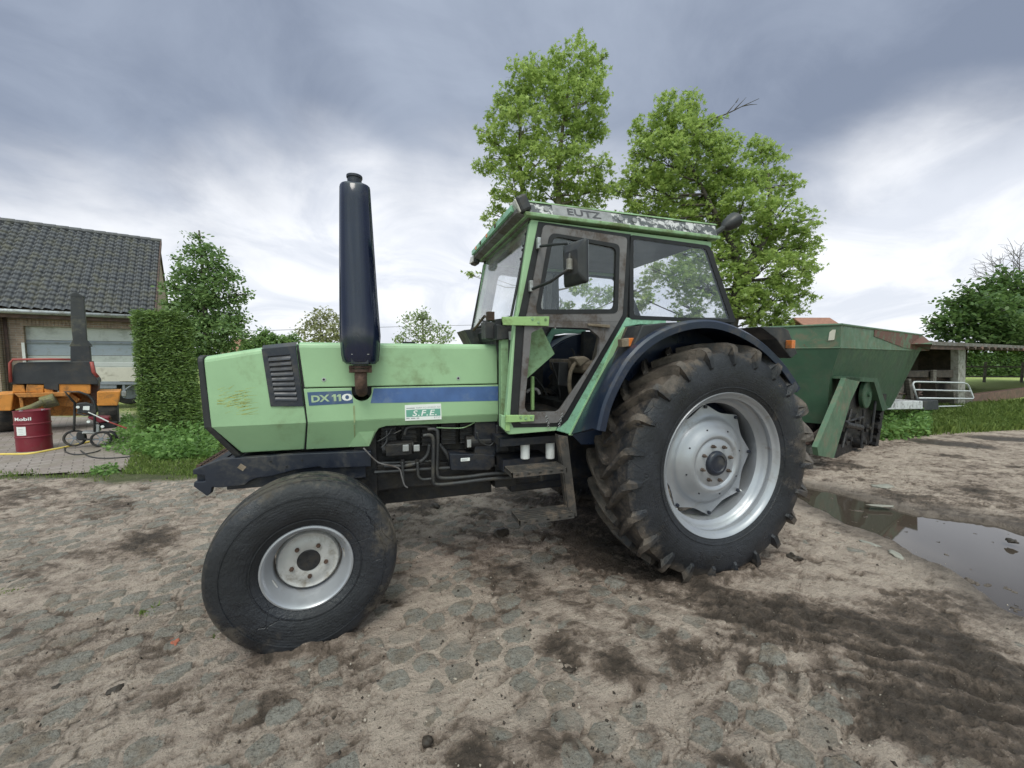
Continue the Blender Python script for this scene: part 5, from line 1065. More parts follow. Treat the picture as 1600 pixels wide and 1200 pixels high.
# ---- hopper trailer
zt = 2.0
A, B, Cc = onZ(1195, 512, zt), onZ(1315, 507, zt), onZ(1440, 523.5, zt)
A = B+(A-B)*1.25; D_ = A+Cc-B
HT = thing('hopper_trailer', 'green steel hopper trailer with rusty rim standing behind the tractor', 'trailer', tuple((A+B+Cc+D_)/4*np.array([1, 1, 0])))
lv = []
for P, z_, off in (((A, B, Cc, D_), 2.0, 0), ((A, B, Cc, D_), 1.675, 0)):
    lv.append([np.array([p[0], p[1], z_]) for p in P])
cB = onZ(1392, 637, .5); A1, B1, C1, D1 = lv[1]
nr_p = unit(np.cross(C1-B1, cB-B1)); mB = onPl(1296, 592, B1, nr_p); t_ = (1.675-mB[2])/(1.675-.5); mC = C1+(cB-C1)*t_
bB = np.array([mB[0], mB[1], CAM[2]-(662-555)/F_PX*np.dot(mB-CAM, _F)]); mA = mB+(A-B)*.92; aB = bB+(A-B)*.92; dB = cB+(A-B)*.8; mD = mC+(A-B)*.9
print('HOPPER', B1, mB, mC, bB, cB)
lv.append([mA, mB, mC, mD]); lv.append([aB, bB, cB, dB])
u1 = unit((B-A)); u2 = unit((Cc-B))
# body: four walls of each tier (open top)
MB().loft([[tuple(p) for p in lv[1]], [tuple(p) for p in lv[2]], [tuple(p) for p in lv[3]]], cap=False).add([tuple(p) for p in lv[3]], [(0, 1, 2, 3)]).build('hopper_body', 'trailer_green', HT)
cen_ = sum(lv[0])/4
inn = [p+(cen_-p)*.02 for p in lv[0]]
MB().loft([[tuple(p) for p in lv[1]], [tuple(p) for p in lv[0]], [tuple(p) for p in inn], [tuple(p+(cen_-p)*.02) for p in lv[1]]], cap=False).build('upper_band', 'trailer_light', HT)
mb = MB()
for k in range(4): mb.tube([tuple(lv[0][k]), tuple(lv[0][(k+1) % 4])], .018, 8); mb.tube([tuple(lv[1][k]+(0, 0, 0)), tuple(lv[1][(k+1) % 4])], .010, 6)
mb.build('rim_rail', 'trailer_light', HT)
# rusty flared end of the rim
c0, c1 = lv[0][2], lv[1][2]; nb_ = unit(np.cross(u2, Zv)); nb_ = nb_ if np.dot(nb_, CAM-c0) > 0 else -nb_
r0 = c0-u2*3.2; r1 = c1-u2*1.4
MB().prism([tuple(p+nb_*.003) for p in (r0+(0, 0, .0), c0+(0, 0, .0), c1, r1+(0, 0, .05), r0+(0, 0, -.12))], tuple(nb_*.006)).build('rusty_patch', 'trailer_rust', HT)
e0, e1 = onPl(1440, 522.5, c0, nb_), onPl(1457, 537, c0+nb_*.3, nb_)
MB().hexa([tuple(p) for p in (c1+nb_*.01, onPl(1452, 548, c1, nb_), onPl(1452, 548, c1, nb_)-nb_*.9, c1-nb_*.9, c0+nb_*.01, e1, e1-nb_*.9, c0-nb_*.9)]).build('rim_flare', 'trailer_rust', HT)
st_p = onPl(1300, 522, B-u1*.15, unit(np.cross(u1, Zv)))
na1 = unit(np.cross(u1, Zv)); na1 = na1 if np.dot(na1, CAM-B) > 0 else -na1
rp_ = [onPl(a, b, B+na1*.012, na1) for a, b in ((1294, 532), (1303.5, 531), (1306, 515), (1301, 515), (1296, 519))]
MB().prism([tuple(p) for p in rp_], tuple(-na1*.006)).build('reflector_sticker', 'cream', HT)
# chain guard and its machinery on the near wall
G0 = mB+nb_*.06; nc = nb_
def cg(px, py, o=0.0): return onPl(px, py, G0+nc*o, nc)
outer = [(1323, 589), (1346, 590), (1329, 628), (1303, 716), (1279, 712), (1277, 699)]
MB().prism([tuple(cg(a, b, .10)) for a, b in outer], tuple(-nc*.06)).build('chain_guard', 'trailer_light', HT)
MB().prism([tuple(cg(a, b, .10)) for a, b in ((1323, 588), (1371, 591), (1387, 640), (1379, 642), (1366, 597), (1344, 596), (1322, 592))], tuple(-nc*.25)).build('guard_rim', 'trailer_green', HT)
MB().prism([tuple(cg(a, b, -.06)) for a, b in ((1344, 594), (1368, 596), (1382, 640), (1372, 690), (1352, 711), (1303, 716), (1320, 650))], tuple(-nc*.10)).build('machinery_box', 'engine', HT)
dc = cg(1355, 616, .03); rad_ = np.linalg.norm(cg(1355, 594, .03)-dc); ax_ = nc
mb = MB().tube([tuple(dc-ax_*.05), tuple(dc), tuple(dc+ax_*.012)], [rad_, rad_, rad_*.93], 32).tube([tuple(dc), tuple(dc+ax_*.04)], .04, 12); mb.build('drive_pulley', 'trailer_green', HT, bevel=.003)
for (px, py, r) in ((1335, 655, .09), (1322, 685, .10), (1345, 690, .11), (1352, 668, .07)): c_ = cg(px, py, .02); MB().tube([tuple(c_-nc*.1), tuple(c_+nc*.03)], r, 20).tube([tuple(c_), tuple(c_+nc*.07)], r*.35, 12).build('sprocket', 'engine', HT)
mb = MB()
for a, b in (((1330, 640), (1316, 700)), ((1350, 640), (1345, 700)), ((1318, 660), (1348, 652)), ((1370, 610), (1360, 690))): mb.tube([tuple(cg(*a, .04)), tuple(cg(*b, .05))], .02, 8)
mb.tube([tuple(cg(1320, 663, .06)), tuple(cg(1345, 668, .09))], .045, 10); mb.build('drive_rod', 'engine', HT)
cc_ = MB()
for k in range(26):
    t = k/25; p = cg(1378-14*t, 618+88*t, .02+.02*math.sin(k)); cc_.cbox(tuple(p), (.10, .08, .06), Matrix.Rotation(k*.7, 3, 'Y'))
cc_.build('floor_chain', 'engine', HT)
ax0 = (A+D_)/2*np.array([1, 1, 0])
for s_ in (.25, .75):
    c_ = (bB+(cB-bB)*.62)*np.array([1, 1, 0])+(aB-bB)*np.array([1, 1, 0])*s_; 
    MB().tube([tuple(c_+(0, 0, .42)-nb_*.12), tuple(c_+(0, 0, .42)+nb_*.12)], .42, 32).build('wheel', 'tyre_plain', HT, bevel=.05)
mb = MB(); mb.tube([tuple(bB+(0, 0, -.05)), tuple(onZ(1262, 690, .35))], .05, 8).tube([tuple(onZ(1262, 690, .35)), tuple(onZ(1262, 694, 0))], .04, 8); mb.build('drawbar', 'rust_beam', HT)
for px, py, s_ in ((1271, 671, .16), (1281, 690, .13), (1266, 700, .12)):
    p = onZ(px, py+9, 0); o = MB().cbox((p[0], p[1], s_*.6), (s_*2.0, s_*1.6, s_*1.3), Matrix.Rotation(px, 3, 'Z')).build('rubble_stone', 'concrete', None, bevel=s_*.35, subsurf=1)
    tag(o, {1271: 'biggest pale stone lying between tyre and green trailer', 1281: 'middle pale stone beside the foot of the green trailer', 1266: 'smallest pale stone close behind the big tractor tyre'}[px], 'stone', 'stones between tyre and trailer')
# ---- farmhouse garage
E0 = onZ(0, 484, 2.8); hd_ = unit([.947, .321, 0]); hn = np.array([-hd_[1], hd_[0], 0])
HO = thing('brick_garage', 'brick garage wing with grey pantile roof and wide pale sectional door', 'building', tuple(E0*np.array([1, 1, 0])))
W0 = E0+hn*.38
def fw(px, py, o=0.0): return onPl(px, py, W0-hn*o, hn)
def fl_(a, z_, o=0.0): p = W0+hd_*a-hn*o; return (p[0], p[1], z_)
def face_xy(p): return float(np.dot(np.array(p)-W0, hd_)), float(p[2])
m, N = new_mat('brown stock brick')
g = N.node('ShaderNodeTexCoord').outputs['Object']; rot_ = N.node('ShaderNodeMapping', Vector=g, Rotation=(0, 0, -math.atan2(hd_[1], hd_[0]))).outputs[0]
sx = N.node('ShaderNodeSeparateXYZ', Vector=rot_); cv2 = N.node('ShaderNodeCombineXYZ', X=N.math('ADD', sx.outputs[0], sx.outputs[1]), Y=sx.outputs[2], Z=0.0).outputs[0]
bt = N.node('ShaderNodeTexBrick', Vector=cv2, Color1=(.25, .17, .125, 1), Color2=(.37, .27, .21, 1), Mortar=(.36, .33, .30, 1), Scale=1.0, **{'Mortar__Size': .007, 'Brick__Width': .21, 'Row__Height': .065, 'Mortar__Smooth': .2})
c = N.mix(N.ramp(N.noise(g, 3, 6, .7), .45, .7), bt.outputs[0], (.22, .17, .14))
b = N.node('ShaderNodeBsdfPrincipled', **{'Base__Color': c, 'Roughness': .9}); finish(N, b, bt.outputs[1], .008, -.5); M['brick'] = m
gx0, gz1 = face_xy(fw(36, 509)); gx1 = face_xy(fw(262, 509))[0]; xe = 3.15
mb = MB()
def wall(a0, a1, z0, z1, o0=0.0, o1=-.3): mb.hexa([fl_(a0, z0, o0), fl_(a1, z0, o0), fl_(a1, z0, o1), fl_(a0, z0, o1), fl_(a0, z1, o0), fl_(a1, z1, o0), fl_(a1, z1, o1), fl_(a0, z1, o1)])
wall(-5, gx0, 0, 2.85); wall(gx0, gx1, gz1, 2.85); wall(gx1, xe, 0, 2.85)
wall(xe-.3, xe, 0, 2.85, -.3, -6.6); mb.prism([fl_(xe-.3, 2.85, -.0), fl_(xe-.3, 5.85, -3.3+.38), fl_(xe-.3, 2.85, -6.2)], tuple(hd_*.3)); wall(-5, xe, 0, 2.85, -6.3, -6.6)
mb.build('wall', 'brick', HO)
mb = MB(); n_ = int((gx1-gx0+.4)/.075)
for k in range(n_): a = gx0-.2+k*.075; mb.hexa([fl_(a+.005, gz1+.004, .012), fl_(a+.07, gz1+.004, .012), fl_(a+.07, gz1+.004, 0), fl_(a+.005, gz1+.004, 0), fl_(a+.005, gz1+.21, .012), fl_(a+.07, gz1+.21, .012), fl_(a+.07, gz1+.21, 0), fl_(a+.005, gz1+.21, 0)])
mb.build('soldier_course', 'brick', HO)
gd = bpy.data.objects.new('garage_door', None); COL.objects.link(gd); gd.parent = HO
zs = [0, .55, 1.05, 1.52, 1.98, gz1]; zb_line = face_xy(fw(100, 535))[1]
for k in range(len(zs)-1):
    mb = MB().hexa([fl_(gx0, zs[k]+.008, -.15), fl_(gx1, zs[k]+.008, -.15), fl_(gx1, zs[k]+.008, -.2), fl_(gx0, zs[k]+.008, -.2), fl_(gx0, zs[k+1]-.004, -.15), fl_(gx1, zs[k+1]-.004, -.15), fl_(gx1, zs[k+1]-.004, -.2), fl_(gx0, zs[k+1]-.004, -.2)])
    for j in range(3): zz = zs[k]+(zs[k+1]-zs[k])*(j+.5)/3; mb.hexa([fl_(gx0, zz, -.147), fl_(gx1, zz, -.147), fl_(gx1, zz, -.15), fl_(gx0, zz, -.15), fl_(gx0, zz+.012, -.147), fl_(gx1, zz+.012, -.147), fl_(gx1, zz+.012, -.15), fl_(gx0, zz+.012, -.15)])
    mb.build('door_panel', 'garage_blue' if k == 3 else 'garage', gd)
MB().hexa([fl_(gx0, zb_line-.03, -.10), fl_(gx1, zb_line-.03, -.10), fl_(gx1, zb_line-.03, -.14), fl_(gx0, zb_line-.03, -.14), fl_(gx0, zb_line+.03, -.10), fl_(gx1, zb_line+.03, -.10), fl_(gx1, zb_line+.03, -.14), fl_(gx0, zb_line+.03, -.14)]).build('door_bar', 'grey_steel', gd)
MB().hexa([fl_(gx0-.06, 0, .02), fl_(gx0, 0, .02), fl_(gx0, 0, -.2), fl_(gx0-.06, 0, -.2), fl_(gx0-.06, 1.9, .02), fl_(gx0, 1.9, .02), fl_(gx0, 1.9, -.2), fl_(gx0-.06, 1.9, -.2)]).build('door_jamb', 'white', gd)
# pantile roof: real waves and courses
ro0, run, rise = 0.0, 3.3, 3.1; nu, nvr = 62*8, 20
sl = math.hypot(run, rise); us = np.linspace(-5, 3.22, nu+1); rows_ = []
for r_ in range(nvr): rows_ += [(r_/nvr, .055), ((r_+.5)/nvr, .035), ((r_+.995)/nvr, .015)]
vs = []; upn = unit(np.cross(hd_, hn*run+Zv*rise)); upn = upn if upn[2] > 0 else -upn
ph = us/.205*2*math.pi; wave = .028*np.sin(ph)+.012*np.sin(2*ph+.6)
for t, o in rows_:
    base = E0+Zv*.06+hn*run*t+Zv*rise*t; P = base[None]+us[:, None]*hd_[None]+(o+wave+.006*RNG.normal(0, 1, 1))[:, None]*upn[None]; vs.append(P)
V = np.array(vs); nr_, nc_ = V.shape[:2]; idx = np.arange(nr_*nc_).reshape(nr_, nc_)
Fq = np.stack([idx[:-1, :-1], idx[:-1, 1:], idx[1:, 1:], idx[1:, :-1]], -1).reshape(-1, 4)
M['tiles'] = mat('slate grey pantiles', (.070, .072, .082), .55, 0, .25, 5, dirt=(.12, .115, .09), damt=.45, dscale=2.5, bump=.2, bscale=30)
r0_ = ROOTS[HO.name][0]; np_mesh('roof', V.reshape(-1, 3)-r0_, Fq, 4, None, 'tiles', HO, smooth=True)
mb = MB(); Ez = E0+Zv*.02
q = [Ez-hd_*5, Ez+hd_*3.2, Ez+hd_*3.2+hn*run+Zv*rise, Ez-hd_*5+hn*run+Zv*rise]; mb.prism([tuple(p) for p in q], (0, 0, -.1))
q2 = [q[3]+hn*run-Zv*rise, q[2]+hn*run-Zv*rise, q[2], q[3]]; mb.prism([tuple(p) for p in q2], (0, 0, -.1)); mb.build('roof_deck', 'wood_dark', HO)
mb = MB(); tp = E0+Zv*(.06+rise)+hn*run
for k in range(27): a = -5+k*.305; mb.tube([tuple(tp+hd_*a+Zv*.0), tuple(tp+hd_*(a+.32)+Zv*.015)], .10, 10)
mb.build('ridge_tiles', 'tiles', HO, smooth=False)
MB().tube([tuple(E0-hd_*5-hn*.06+Zv*-.03), tuple(E0+hd_*3.2-hn*.06-Zv*.03)], .065, 12).build('gutter', 'grey_tin', HO, smooth=True)
MB().hexa([tuple(p) for p in (E0-hd_*5+hn*.02-Zv*.2, E0+hd_*3.2+hn*.02-Zv*.2, E0+hd_*3.2+hn*.05-Zv*.2, E0-hd_*5+hn*.05-Zv*.2, E0-hd_*5+hn*.02, E0+hd_*3.2+hn*.02, E0+hd_*3.2+hn*.05, E0-hd_*5+hn*.05)]).build('fascia_board', 'rust_beam', HO)
pe = E0+hd_*3.22+Zv*.14; MB().prism([tuple(pe-Zv*.16), tuple(pe+hn*run+Zv*rise-Zv*.16), tuple(pe+hn*run+Zv*rise+Zv*.03), tuple(pe+Zv*.03)], tuple(hd_*.04)).build('verge_board', 'rust_beam', HO)
px_ = face_xy(fw(13, 550))[0]; MB().tube([fl_(px_, 0, .06), fl_(px_, 2.7, .06)], .04, 10).build('downpipe', 'rust_beam', HO, smooth=True)
mb = MB(); a1_ = face_xy(fw(6, 550))[0]; wall_ = mb; mb.hexa([fl_(a1_-3, 0, .35), fl_(a1_, 0, .35), fl_(a1_, 0, .003), fl_(a1_-3, 0, .003), fl_(a1_-3, 2.6, .35), fl_(a1_, 2.6, .35), fl_(a1_, 2.6, .003), fl_(a1_-3, 2.6, .003)]); mb.build('wall_pier', 'brick', HO)
# ---- orange wood chipper
cb = onZ(180, 667); CH = thing('wood_chipper', 'orange wheeled chipper with charcoal hood and tall charcoal discharge chute', 'machine', tuple(cb))
kd = unit([.90, .43, 0]); kn = np.array([-kd[1], kd[0], 0])
def ch(px, py, o=0.0): return tuple(onPl(px, py, cb+kn*o, kn))
def cpoly(px, o0, o1, nm, mt, parent=None, bevel=.01): 
    P = [np.array(ch(a, b_, o0)) for a, b_ in px]; return MB().prism([tuple(p) for p in P], tuple(kn*(o1-o0))).build(nm, mt, parent or CH, bevel=bevel)
z4 = lambda L: [(x/3.75, 440+y/3.75) for x, y in L]
cpoly(z4([(62, 600), (80, 490), (105, 474), (528, 468), (545, 545), (576, 582), (576, 602)]), .0, 1.0, 'hood', 'charcoal')
cpoly(z4([(412, 472), (412, 376), (524, 376), (532, 472)]), .15, .5, 'chute_base', 'charcoal')
P0_ = [ch(*z4([(x, y)])[0], .15) for x, y in ((404, 380), (412, 366), (425, 340), (414, 230), (412, 92))]
P1_ = [ch(*z4([(x, y)])[0], .15) for x, y in ((537, 380), (530, 368), (506, 340), (500, 230), (490, 92))]
rings = []
for a, b_, dd in zip(P0_, P1_, (.34, .34, .28, .26, .24)): a = np.array(a); b_ = np.array(b_); rings.append([tuple(a), tuple(b_), tuple(b_+kn*dd), tuple(a+kn*dd)])
MB().loft(rings).build('discharge_chute', 'charcoal_worn', CH, bevel=.008)
cpoly(z4([(412, 92), (412, 70), (440, 60), (490, 84), (490, 92)]), .15, .39, 'chute_flap', 'charcoal_worn')
MB().tube([ch(*z4([(x, y)])[0], -.03) for x, y in ((62, 590), (58, 478), (75, 457), (290, 455), (412, 457))], .022, 8).build('guard_rail', 'red', CH, smooth=True)
MB().tube([ch(*z4([(x, y)])[0], -.03) for x, y in ((536, 470), (548, 530), (575, 560))], .03, 8).build('guard_rail', 'red', CH, smooth=True)
cpoly(z4([(520, 590), (530, 520), (570, 575), (578, 612), (548, 606)]), .05, .6, 'hood_corner', 'charcoal')
for L in ([(75, 603), (140, 605), (150, 650), (72, 652)], [(155, 603), (258, 605), (255, 650), (150, 648)], [(345, 600), (530, 602), (530, 658), (345, 648)], [(258, 628), (310, 625), (315, 655), (262, 655)]): cpoly(z4(L), .02, .9, 'front_panel', 'orange')
cpoly(z4([(255, 598), (345, 598), (343, 640), (262, 628)]), .0, .8, 'pump_housing', 'charcoal')
cpoly(z4([(75, 655), (420, 650), (530, 640), (530, 785), (80, 790)]), .55, .95, 'chassis', 'orange_rusty')
cpoly(z4([(80, 655), (420, 648), (400, 672), (110, 680)]), -.1, .1, 'drawbar_beam', 'orange_rusty'); cpoly(z4([(110, 680), (132, 680), (140, 740), (118, 740)]), -.05, .1, 'strut', 'orange_rusty')
cpoly(z4([(285, 700), (420, 655), (470, 690), (420, 735), (300, 720)]), .1, .4, 'drive_guard', 'orange_rusty')
cpoly(z4([(530, 600), (578, 600), (560, 780), (530, 700)]), .2, .8, 'side_plate', 'rust_beam')
cpoly(z4([(568, 645), (706, 643), (690, 727), (568, 728)]), -.08, .75, 'mudguard', 'orange', bevel=.015); cpoly(z4([(-60, 662), (80, 655), (66, 757), (-60, 758)]), -.08, .75, 'mudguard', 'orange', bevel=.015)
MB().tube([ch(*z4([(x, y)])[0], -.25) for x, y in ((100, 765), (190, 735), (255, 705))], .055, 12).tube([ch(*z4([(x, y)])[0], -.12) for x, y in ((245, 712), (330, 690))], [.12, .13], 16).build('drive_shaft', mat('olive shaft cover', (.16, .15, .06), .6, 0, .2, 5, dirt=(.08, .07, .05), damt=.5), CH, bevel=.01)
def small_wheel(c, ax, r, w_, nm, parent, mt='tyre_plain', rim='grey_steel'):
    ax = Vector(ax).normalized(); c = Vector(c); a = ax.cross(Vector((0, 0, 1))).normalized(); rings = []
    for k in range(36):
        q = 2*math.pi*k/36; d = a*math.cos(q)+Vector((0, 0, 1))*math.sin(q); rings.append([tuple(c+ax*t*w_+d*rr*r) for t, rr in ((.42, .58), (.5, .75), (.46, .93), (.34, 1), (-.34, 1), (-.46, .93), (-.5, .75), (-.42, .58))])
    rings.append(rings[0]); o = MB().loft(rings, cap=False).build(nm, mt, parent, autosmooth=40)
    if rim: MB().tube([c-ax*w_*.3, c+ax*w_*.3], r*.6, 24).tube([c-ax*w_*.4, c+ax*w_*.4], r*.2, 12).build('rim', rim, o, bevel=.006)
    return o
for xx, yy, o in ((648, 834, .35), (30, 888, .35)):
    c_ = np.array(onZ(xx/3.75, 440+yy/3.75)) ; r = .36 if xx > 300 else .40
    c_ = cb+kd*(np.dot(c_-cb, kd)) if xx > 300 else c_
    small_wheel(tuple(c_+kn*.3+Zv*r), tuple(kd), r, .30, 'wheel', CH)
# ---- flat trailer behind the chipper
FT_ = thing('flat_trailer', 'grey framed flat trailer with cream side board in front of the garage door', 'trailer', tuple(onZ(190, 640)))
f0 = onZ(190, 640)
def ft(px, py, o=0.0): return tuple(onPl(px, py, f0+hn*o, hn))
def fpoly(px, o0, o1, nm, mt): P = [np.array(ft(a, b_, o0)) for a, b_ in px]; return MB().prism([tuple(p) for p in P], tuple(hn*(o1-o0))).build(nm, mt, FT_, bevel=.006)
fpoly([(100, 574), (225, 574), (225, 596), (100, 596)], 0, .04, 'side_board', 'cream'); fpoly([(100, 566), (225, 566), (225, 572.5), (100, 572.5)], 0, .04, 'top_rail', 'garage')
fpoly([(100, 598), (225, 598), (225, 601), (100, 601)], 0, 1.4, 'deck', 'grey_steel'); fpoly([(150, 601), (182, 600), (182, 607), (150, 607)], .02, .1, 'tool_box', 'grey_steel')
fpoly([(191, 599), (195, 599), (196, 622), (192, 622)], .02, .08, 'leg', 'grey_steel'); MB().tube([ft(194, 610, .04), ft(208, 600, .04)], .02, 8).build('leg_brace', 'grey_steel', FT_)
fpoly([(190, 611), (197, 611), (197, 619), (190, 619)], -.04, .1, 'jack', 'grey_tin')
small_wheel(tuple(np.array(ft(203, 612, .5))), tuple(hn), .36, .25, 'wheel', FT_); small_wheel(tuple(np.array(ft(170, 612, 1.0))), tuple(hn), .36, .25, 'wheel', FT_)
# ---- red drum
dbp = onZ(55, 703); DR = thing('oil_drum', 'dark red steel drum with white label on the block paving', 'drum', tuple(dbp))
dH = .655; dR = .195
pf = [(.0, .001), (.0, dR-.004), (.004, dR)]
for z0 in (dH*.36, dH*.68): pf += [(z0-.014, dR), (z0-.006, dR+.007), (z0+.006, dR+.007), (z0+.014, dR)]
pf += [(dH-.012, dR), (dH-.008, dR+.005), (dH, dR+.005), (dH+.002, dR-.002), (dH-.012, dR-.006), (dH-.012, .001)]
rings = [[(dbp[0]+r*math.cos(a), dbp[1]+r*math.sin(a), z_) for z_, r in pf] for a in np.linspace(0, 2*math.pi, 65)]
MB().loft(rings, cap=False).build('drum_body', 'drum_red', DR, autosmooth=40)
aC = math.atan2(CAM[1]-dbp[1], CAM[0]-dbp[0]); toC = aC
def on_drum(a, z_, o=.002): return (dbp[0]+(dR+o)*math.cos(a), dbp[1]+(dR+o)*math.sin(a), z_)
angl = [toC-1.02+.62*k/8 for k in range(9)]
MB().loft([[on_drum(a, dH*.42, .002) for a in angl], [on_drum(a, dH*.63, .002) for a in angl]], cap=False, closed=False).build('paper_label', 'sticker', DR)
mb = MB()
for z_ in (.45, .49, .53, .57): mb.loft([[on_drum(a, dH*z_, .0028) for a in angl[2:7]], [on_drum(a, dH*z_+.004, .0028) for a in angl[2:7]]], cap=False, closed=False)
mb.build('label_print', 'small_print', DR)
cu = bpy.data.curves.new('t', 'FONT'); cu.body = 'Mobil'; cu.size = .115; cu.offset = .003; cu.extrude = .0005; to = bpy.data.objects.new('t', cu); COL.objects.link(to); bpy.context.view_layer.update(); me = bpy.data.meshes.new_from_object(to.evaluated_get(bpy.context.evaluated_depsgraph_get())); bpy.data.objects.remove(to)
mb = MB(); mb.v = [on_drum(toC-1.12+v_.co.x/dR*.80, dH*.78+v_.co.y*.62, .003+v_.co.z) for v_ in me.vertices]; mb.f = [tuple(p.vertices) for p in me.polygons]; mb.build('drum_lettering', 'letter_white', DR)
for a, r in ((.4, .12), (3.3, .12)): MB().tube([(dbp[0]+r*math.cos(a), dbp[1]+r*math.sin(a), dH-.012), (dbp[0]+r*math.cos(a), dbp[1]+r*math.sin(a), dH+.003)], .022, 14).build('bung', 'grey_tin', DR)
# ---- pressure washer cart
pw0 = onZ(158, 699); PW = thing('pressure_washer', 'black pressure washer cart on two spoked wheels between drum and hedge', 'pressure washer', tuple(pw0))
wd = unit([.93, .36, 0]); wn = np.array([-wd[1], wd[0], 0])
def pq(x, y, o=0.0): return tuple(onPl(x/7.273, 580+y/7.273, pw0+wn*o, wn))
def spoke_wheel(c, r):
    ax = Vector(tuple(wn)); c = Vector(c); a = Vector(tuple(wd)); u = Vector((0, 0, 1))
    o = MB().loft([[tuple(c+ax*(w_*math.cos(q))+(a*math.cos(p)+u*math.sin(p))*(r-.018+.018*math.sin(q))) for q in np.linspace(0, 2*math.pi, 9)[:-1] for w_ in (.02,)] for p in np.linspace(0, 2*math.pi, 37)], cap=False).build('wheel', 'tyre_plain', PW, smooth=True)
    mb = MB().tube([c-ax*.03, c+ax*.03], .025, 12)
    for k in range(6): p = k*math.pi/3; mb.tube([c, c+(a*math.cos(p)+u*math.sin(p))*(r-.02)], .007, 6)
    mb.build('spokes', 'grey_steel', o)
spoke_wheel(pq(1150, 772), .135); spoke_wheel(pq(850, 760, .15), .14)
MB().tube([pq(850, 760, .15), pq(1000, 775, .1), pq(1150, 775, .03)], .014, 8).build('axle', 'black', PW)
mb = MB(); mb.tube([pq(840, 680, .05), pq(845, 560, .05), pq(850, 360, .05), pq(820, 330), pq(740, 235), pq(900, 235), pq(1000, 270), pq(1060, 330), pq(1085, 400, .0), pq(1075, 520), pq(1075, 690)], .016, 8); mb.tube([pq(870, 470), pq(960, 500), pq(1075, 490)], .014, 8)
mb.tube([pq(1160, 690), pq(1260, 690), pq(1310, 720), pq(1345, 790)], .016, 8).tube([pq(1240, 680, .1), pq(1300, 690, .1), pq(1330, 790, .1)], .014, 8)
mb.build('cart_frame', 'black', PW, smooth=True)
cpb = [pq(x, y, -.02) for x, y in ((860, 370), (960, 360), (1090, 400), (1100, 470), (1030, 490), (880, 470))]; MB().prism(cpb, tuple(wn*.16)).build('control_panel', 'black', PW, bevel=.01)
MB().prism([pq(x, y, -.026) for x, y in ((945, 398), (1018, 396), (1016, 443), (942, 440))], tuple(wn*.004)).build('panel_label', 'sticker', PW)
MB().prism([pq(x, y, .0) for x, y in ((930, 690), (1060, 690), (1070, 600), (1130, 610), (1130, 690), (1060, 715), (930, 715))], tuple(wn*.2)).build('pump_block', 'grey_tin', PW, bevel=.01)
MB().prism([pq(x, y, -.0) for x, y in ((990, 510), (1240, 520), (1250, 570), (1130, 590), (1000, 540))], tuple(wn*.22)).build('engine_cover', 'drum_red', PW, bevel=.02)
MB().prism([pq(x, y, .05) for x, y in ((1110, 580), (1320, 585), (1330, 640), (1160, 660))], tuple(wn*.2)).build('engine_base', 'black', PW, bevel=.02)
for x, y in ((885, 410), (1005, 575), (1165, 630)): MB().tube([pq(x, y, -.05), pq(x, y, .0)], .022, 12).build('knob', 'sticker', PW, bevel=.004)
MB().prism([pq(x, y, .1) for x, y in ((860, 720), (880, 690), (960, 690), (980, 790), (880, 790))], tuple(wn*.1)).build('motor', 'black', PW, bevel=.02)
la = MB().tube([pq(1000, 465, -.06), pq(1100, 510, -.06)], .008, 8).tube([pq(1100, 510, -.06), pq(1235, 575, -.06)], .010, 8).build('spray_lance', 'letter_white', PW); MB().tube([pq(1235, 575, -.06), pq(1440, 650, -.06)], .012, 8).build('lance_handle', 'red', PW)
def ground_hose(pts, r, mt, nm, label, cat, lift=.0):
    P = [np.array(onZ(a, b_, .02+lift)) for a, b_ in pts]; Q = []
    for i in range(len(P)-1):
        p0, p1, p2, p3 = [P[max(0, min(len(P)-1, i+k))] for k in (-1, 0, 1, 2)]
        for t in np.linspace(0, 1, 8)[:-1]: Q.append(tuple(.5*((2*p1)+(-p0+p2)*t+(2*p0-5*p1+4*p2-p3)*t*t+(-p0+3*p1-3*p2+p3)*t**3)))
    Q.append(tuple(P[-1])); o = MB().tube(Q, r, 8).build(nm, mt, None, smooth=True); tag(o, label, cat); return o
ground_hose([(-60, 713), (0, 710), (45, 709), (80, 703), (110, 697), (141, 690)], .018, 'yellow_hose', 'garden_hose', 'yellow hose lying across the paving before the red drum', 'hose')
ground_hose([(101, 698), (103, 706), (120, 710), (145, 707), (157, 703)], .009, 'hose', 'power_cable', 'short black cable loop under the washer cart wheel', 'cable')
ground_hose([(126, 704), (140, 713), (165, 716), (195, 714), (225, 711)], .009, 'hose', 'power_cable', 'long black cable trailing from the washer cart towards the hedge', 'cable')
# ---- hedge
hl, hr_ = np.array([-6.36, 5.60, 0]), np.array([-5.36, 5.38, 0]); hx = unit(hr_-hl); hyv = unit((hr_-CAM)*np.array([1, 1, 0])); hyv = unit(hyv-hx*.06); hw = np.linalg.norm(hr_-hl); hh_ = 2.30; hdp = 1.6
HG = thing('clipped_hedge', 'tall clipped conifer hedge end beside the pressure washer cart', 'hedge', tuple(hl))
def hp3(a, b_, c_): return hl+hx*a+hyv*b_+Zv*c_
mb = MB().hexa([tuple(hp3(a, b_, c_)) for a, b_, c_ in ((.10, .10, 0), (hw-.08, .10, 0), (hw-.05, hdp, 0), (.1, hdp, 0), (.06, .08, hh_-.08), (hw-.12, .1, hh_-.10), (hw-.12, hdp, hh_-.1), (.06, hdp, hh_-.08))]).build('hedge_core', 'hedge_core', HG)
pts = []; nn_ = []
n_ = 17000
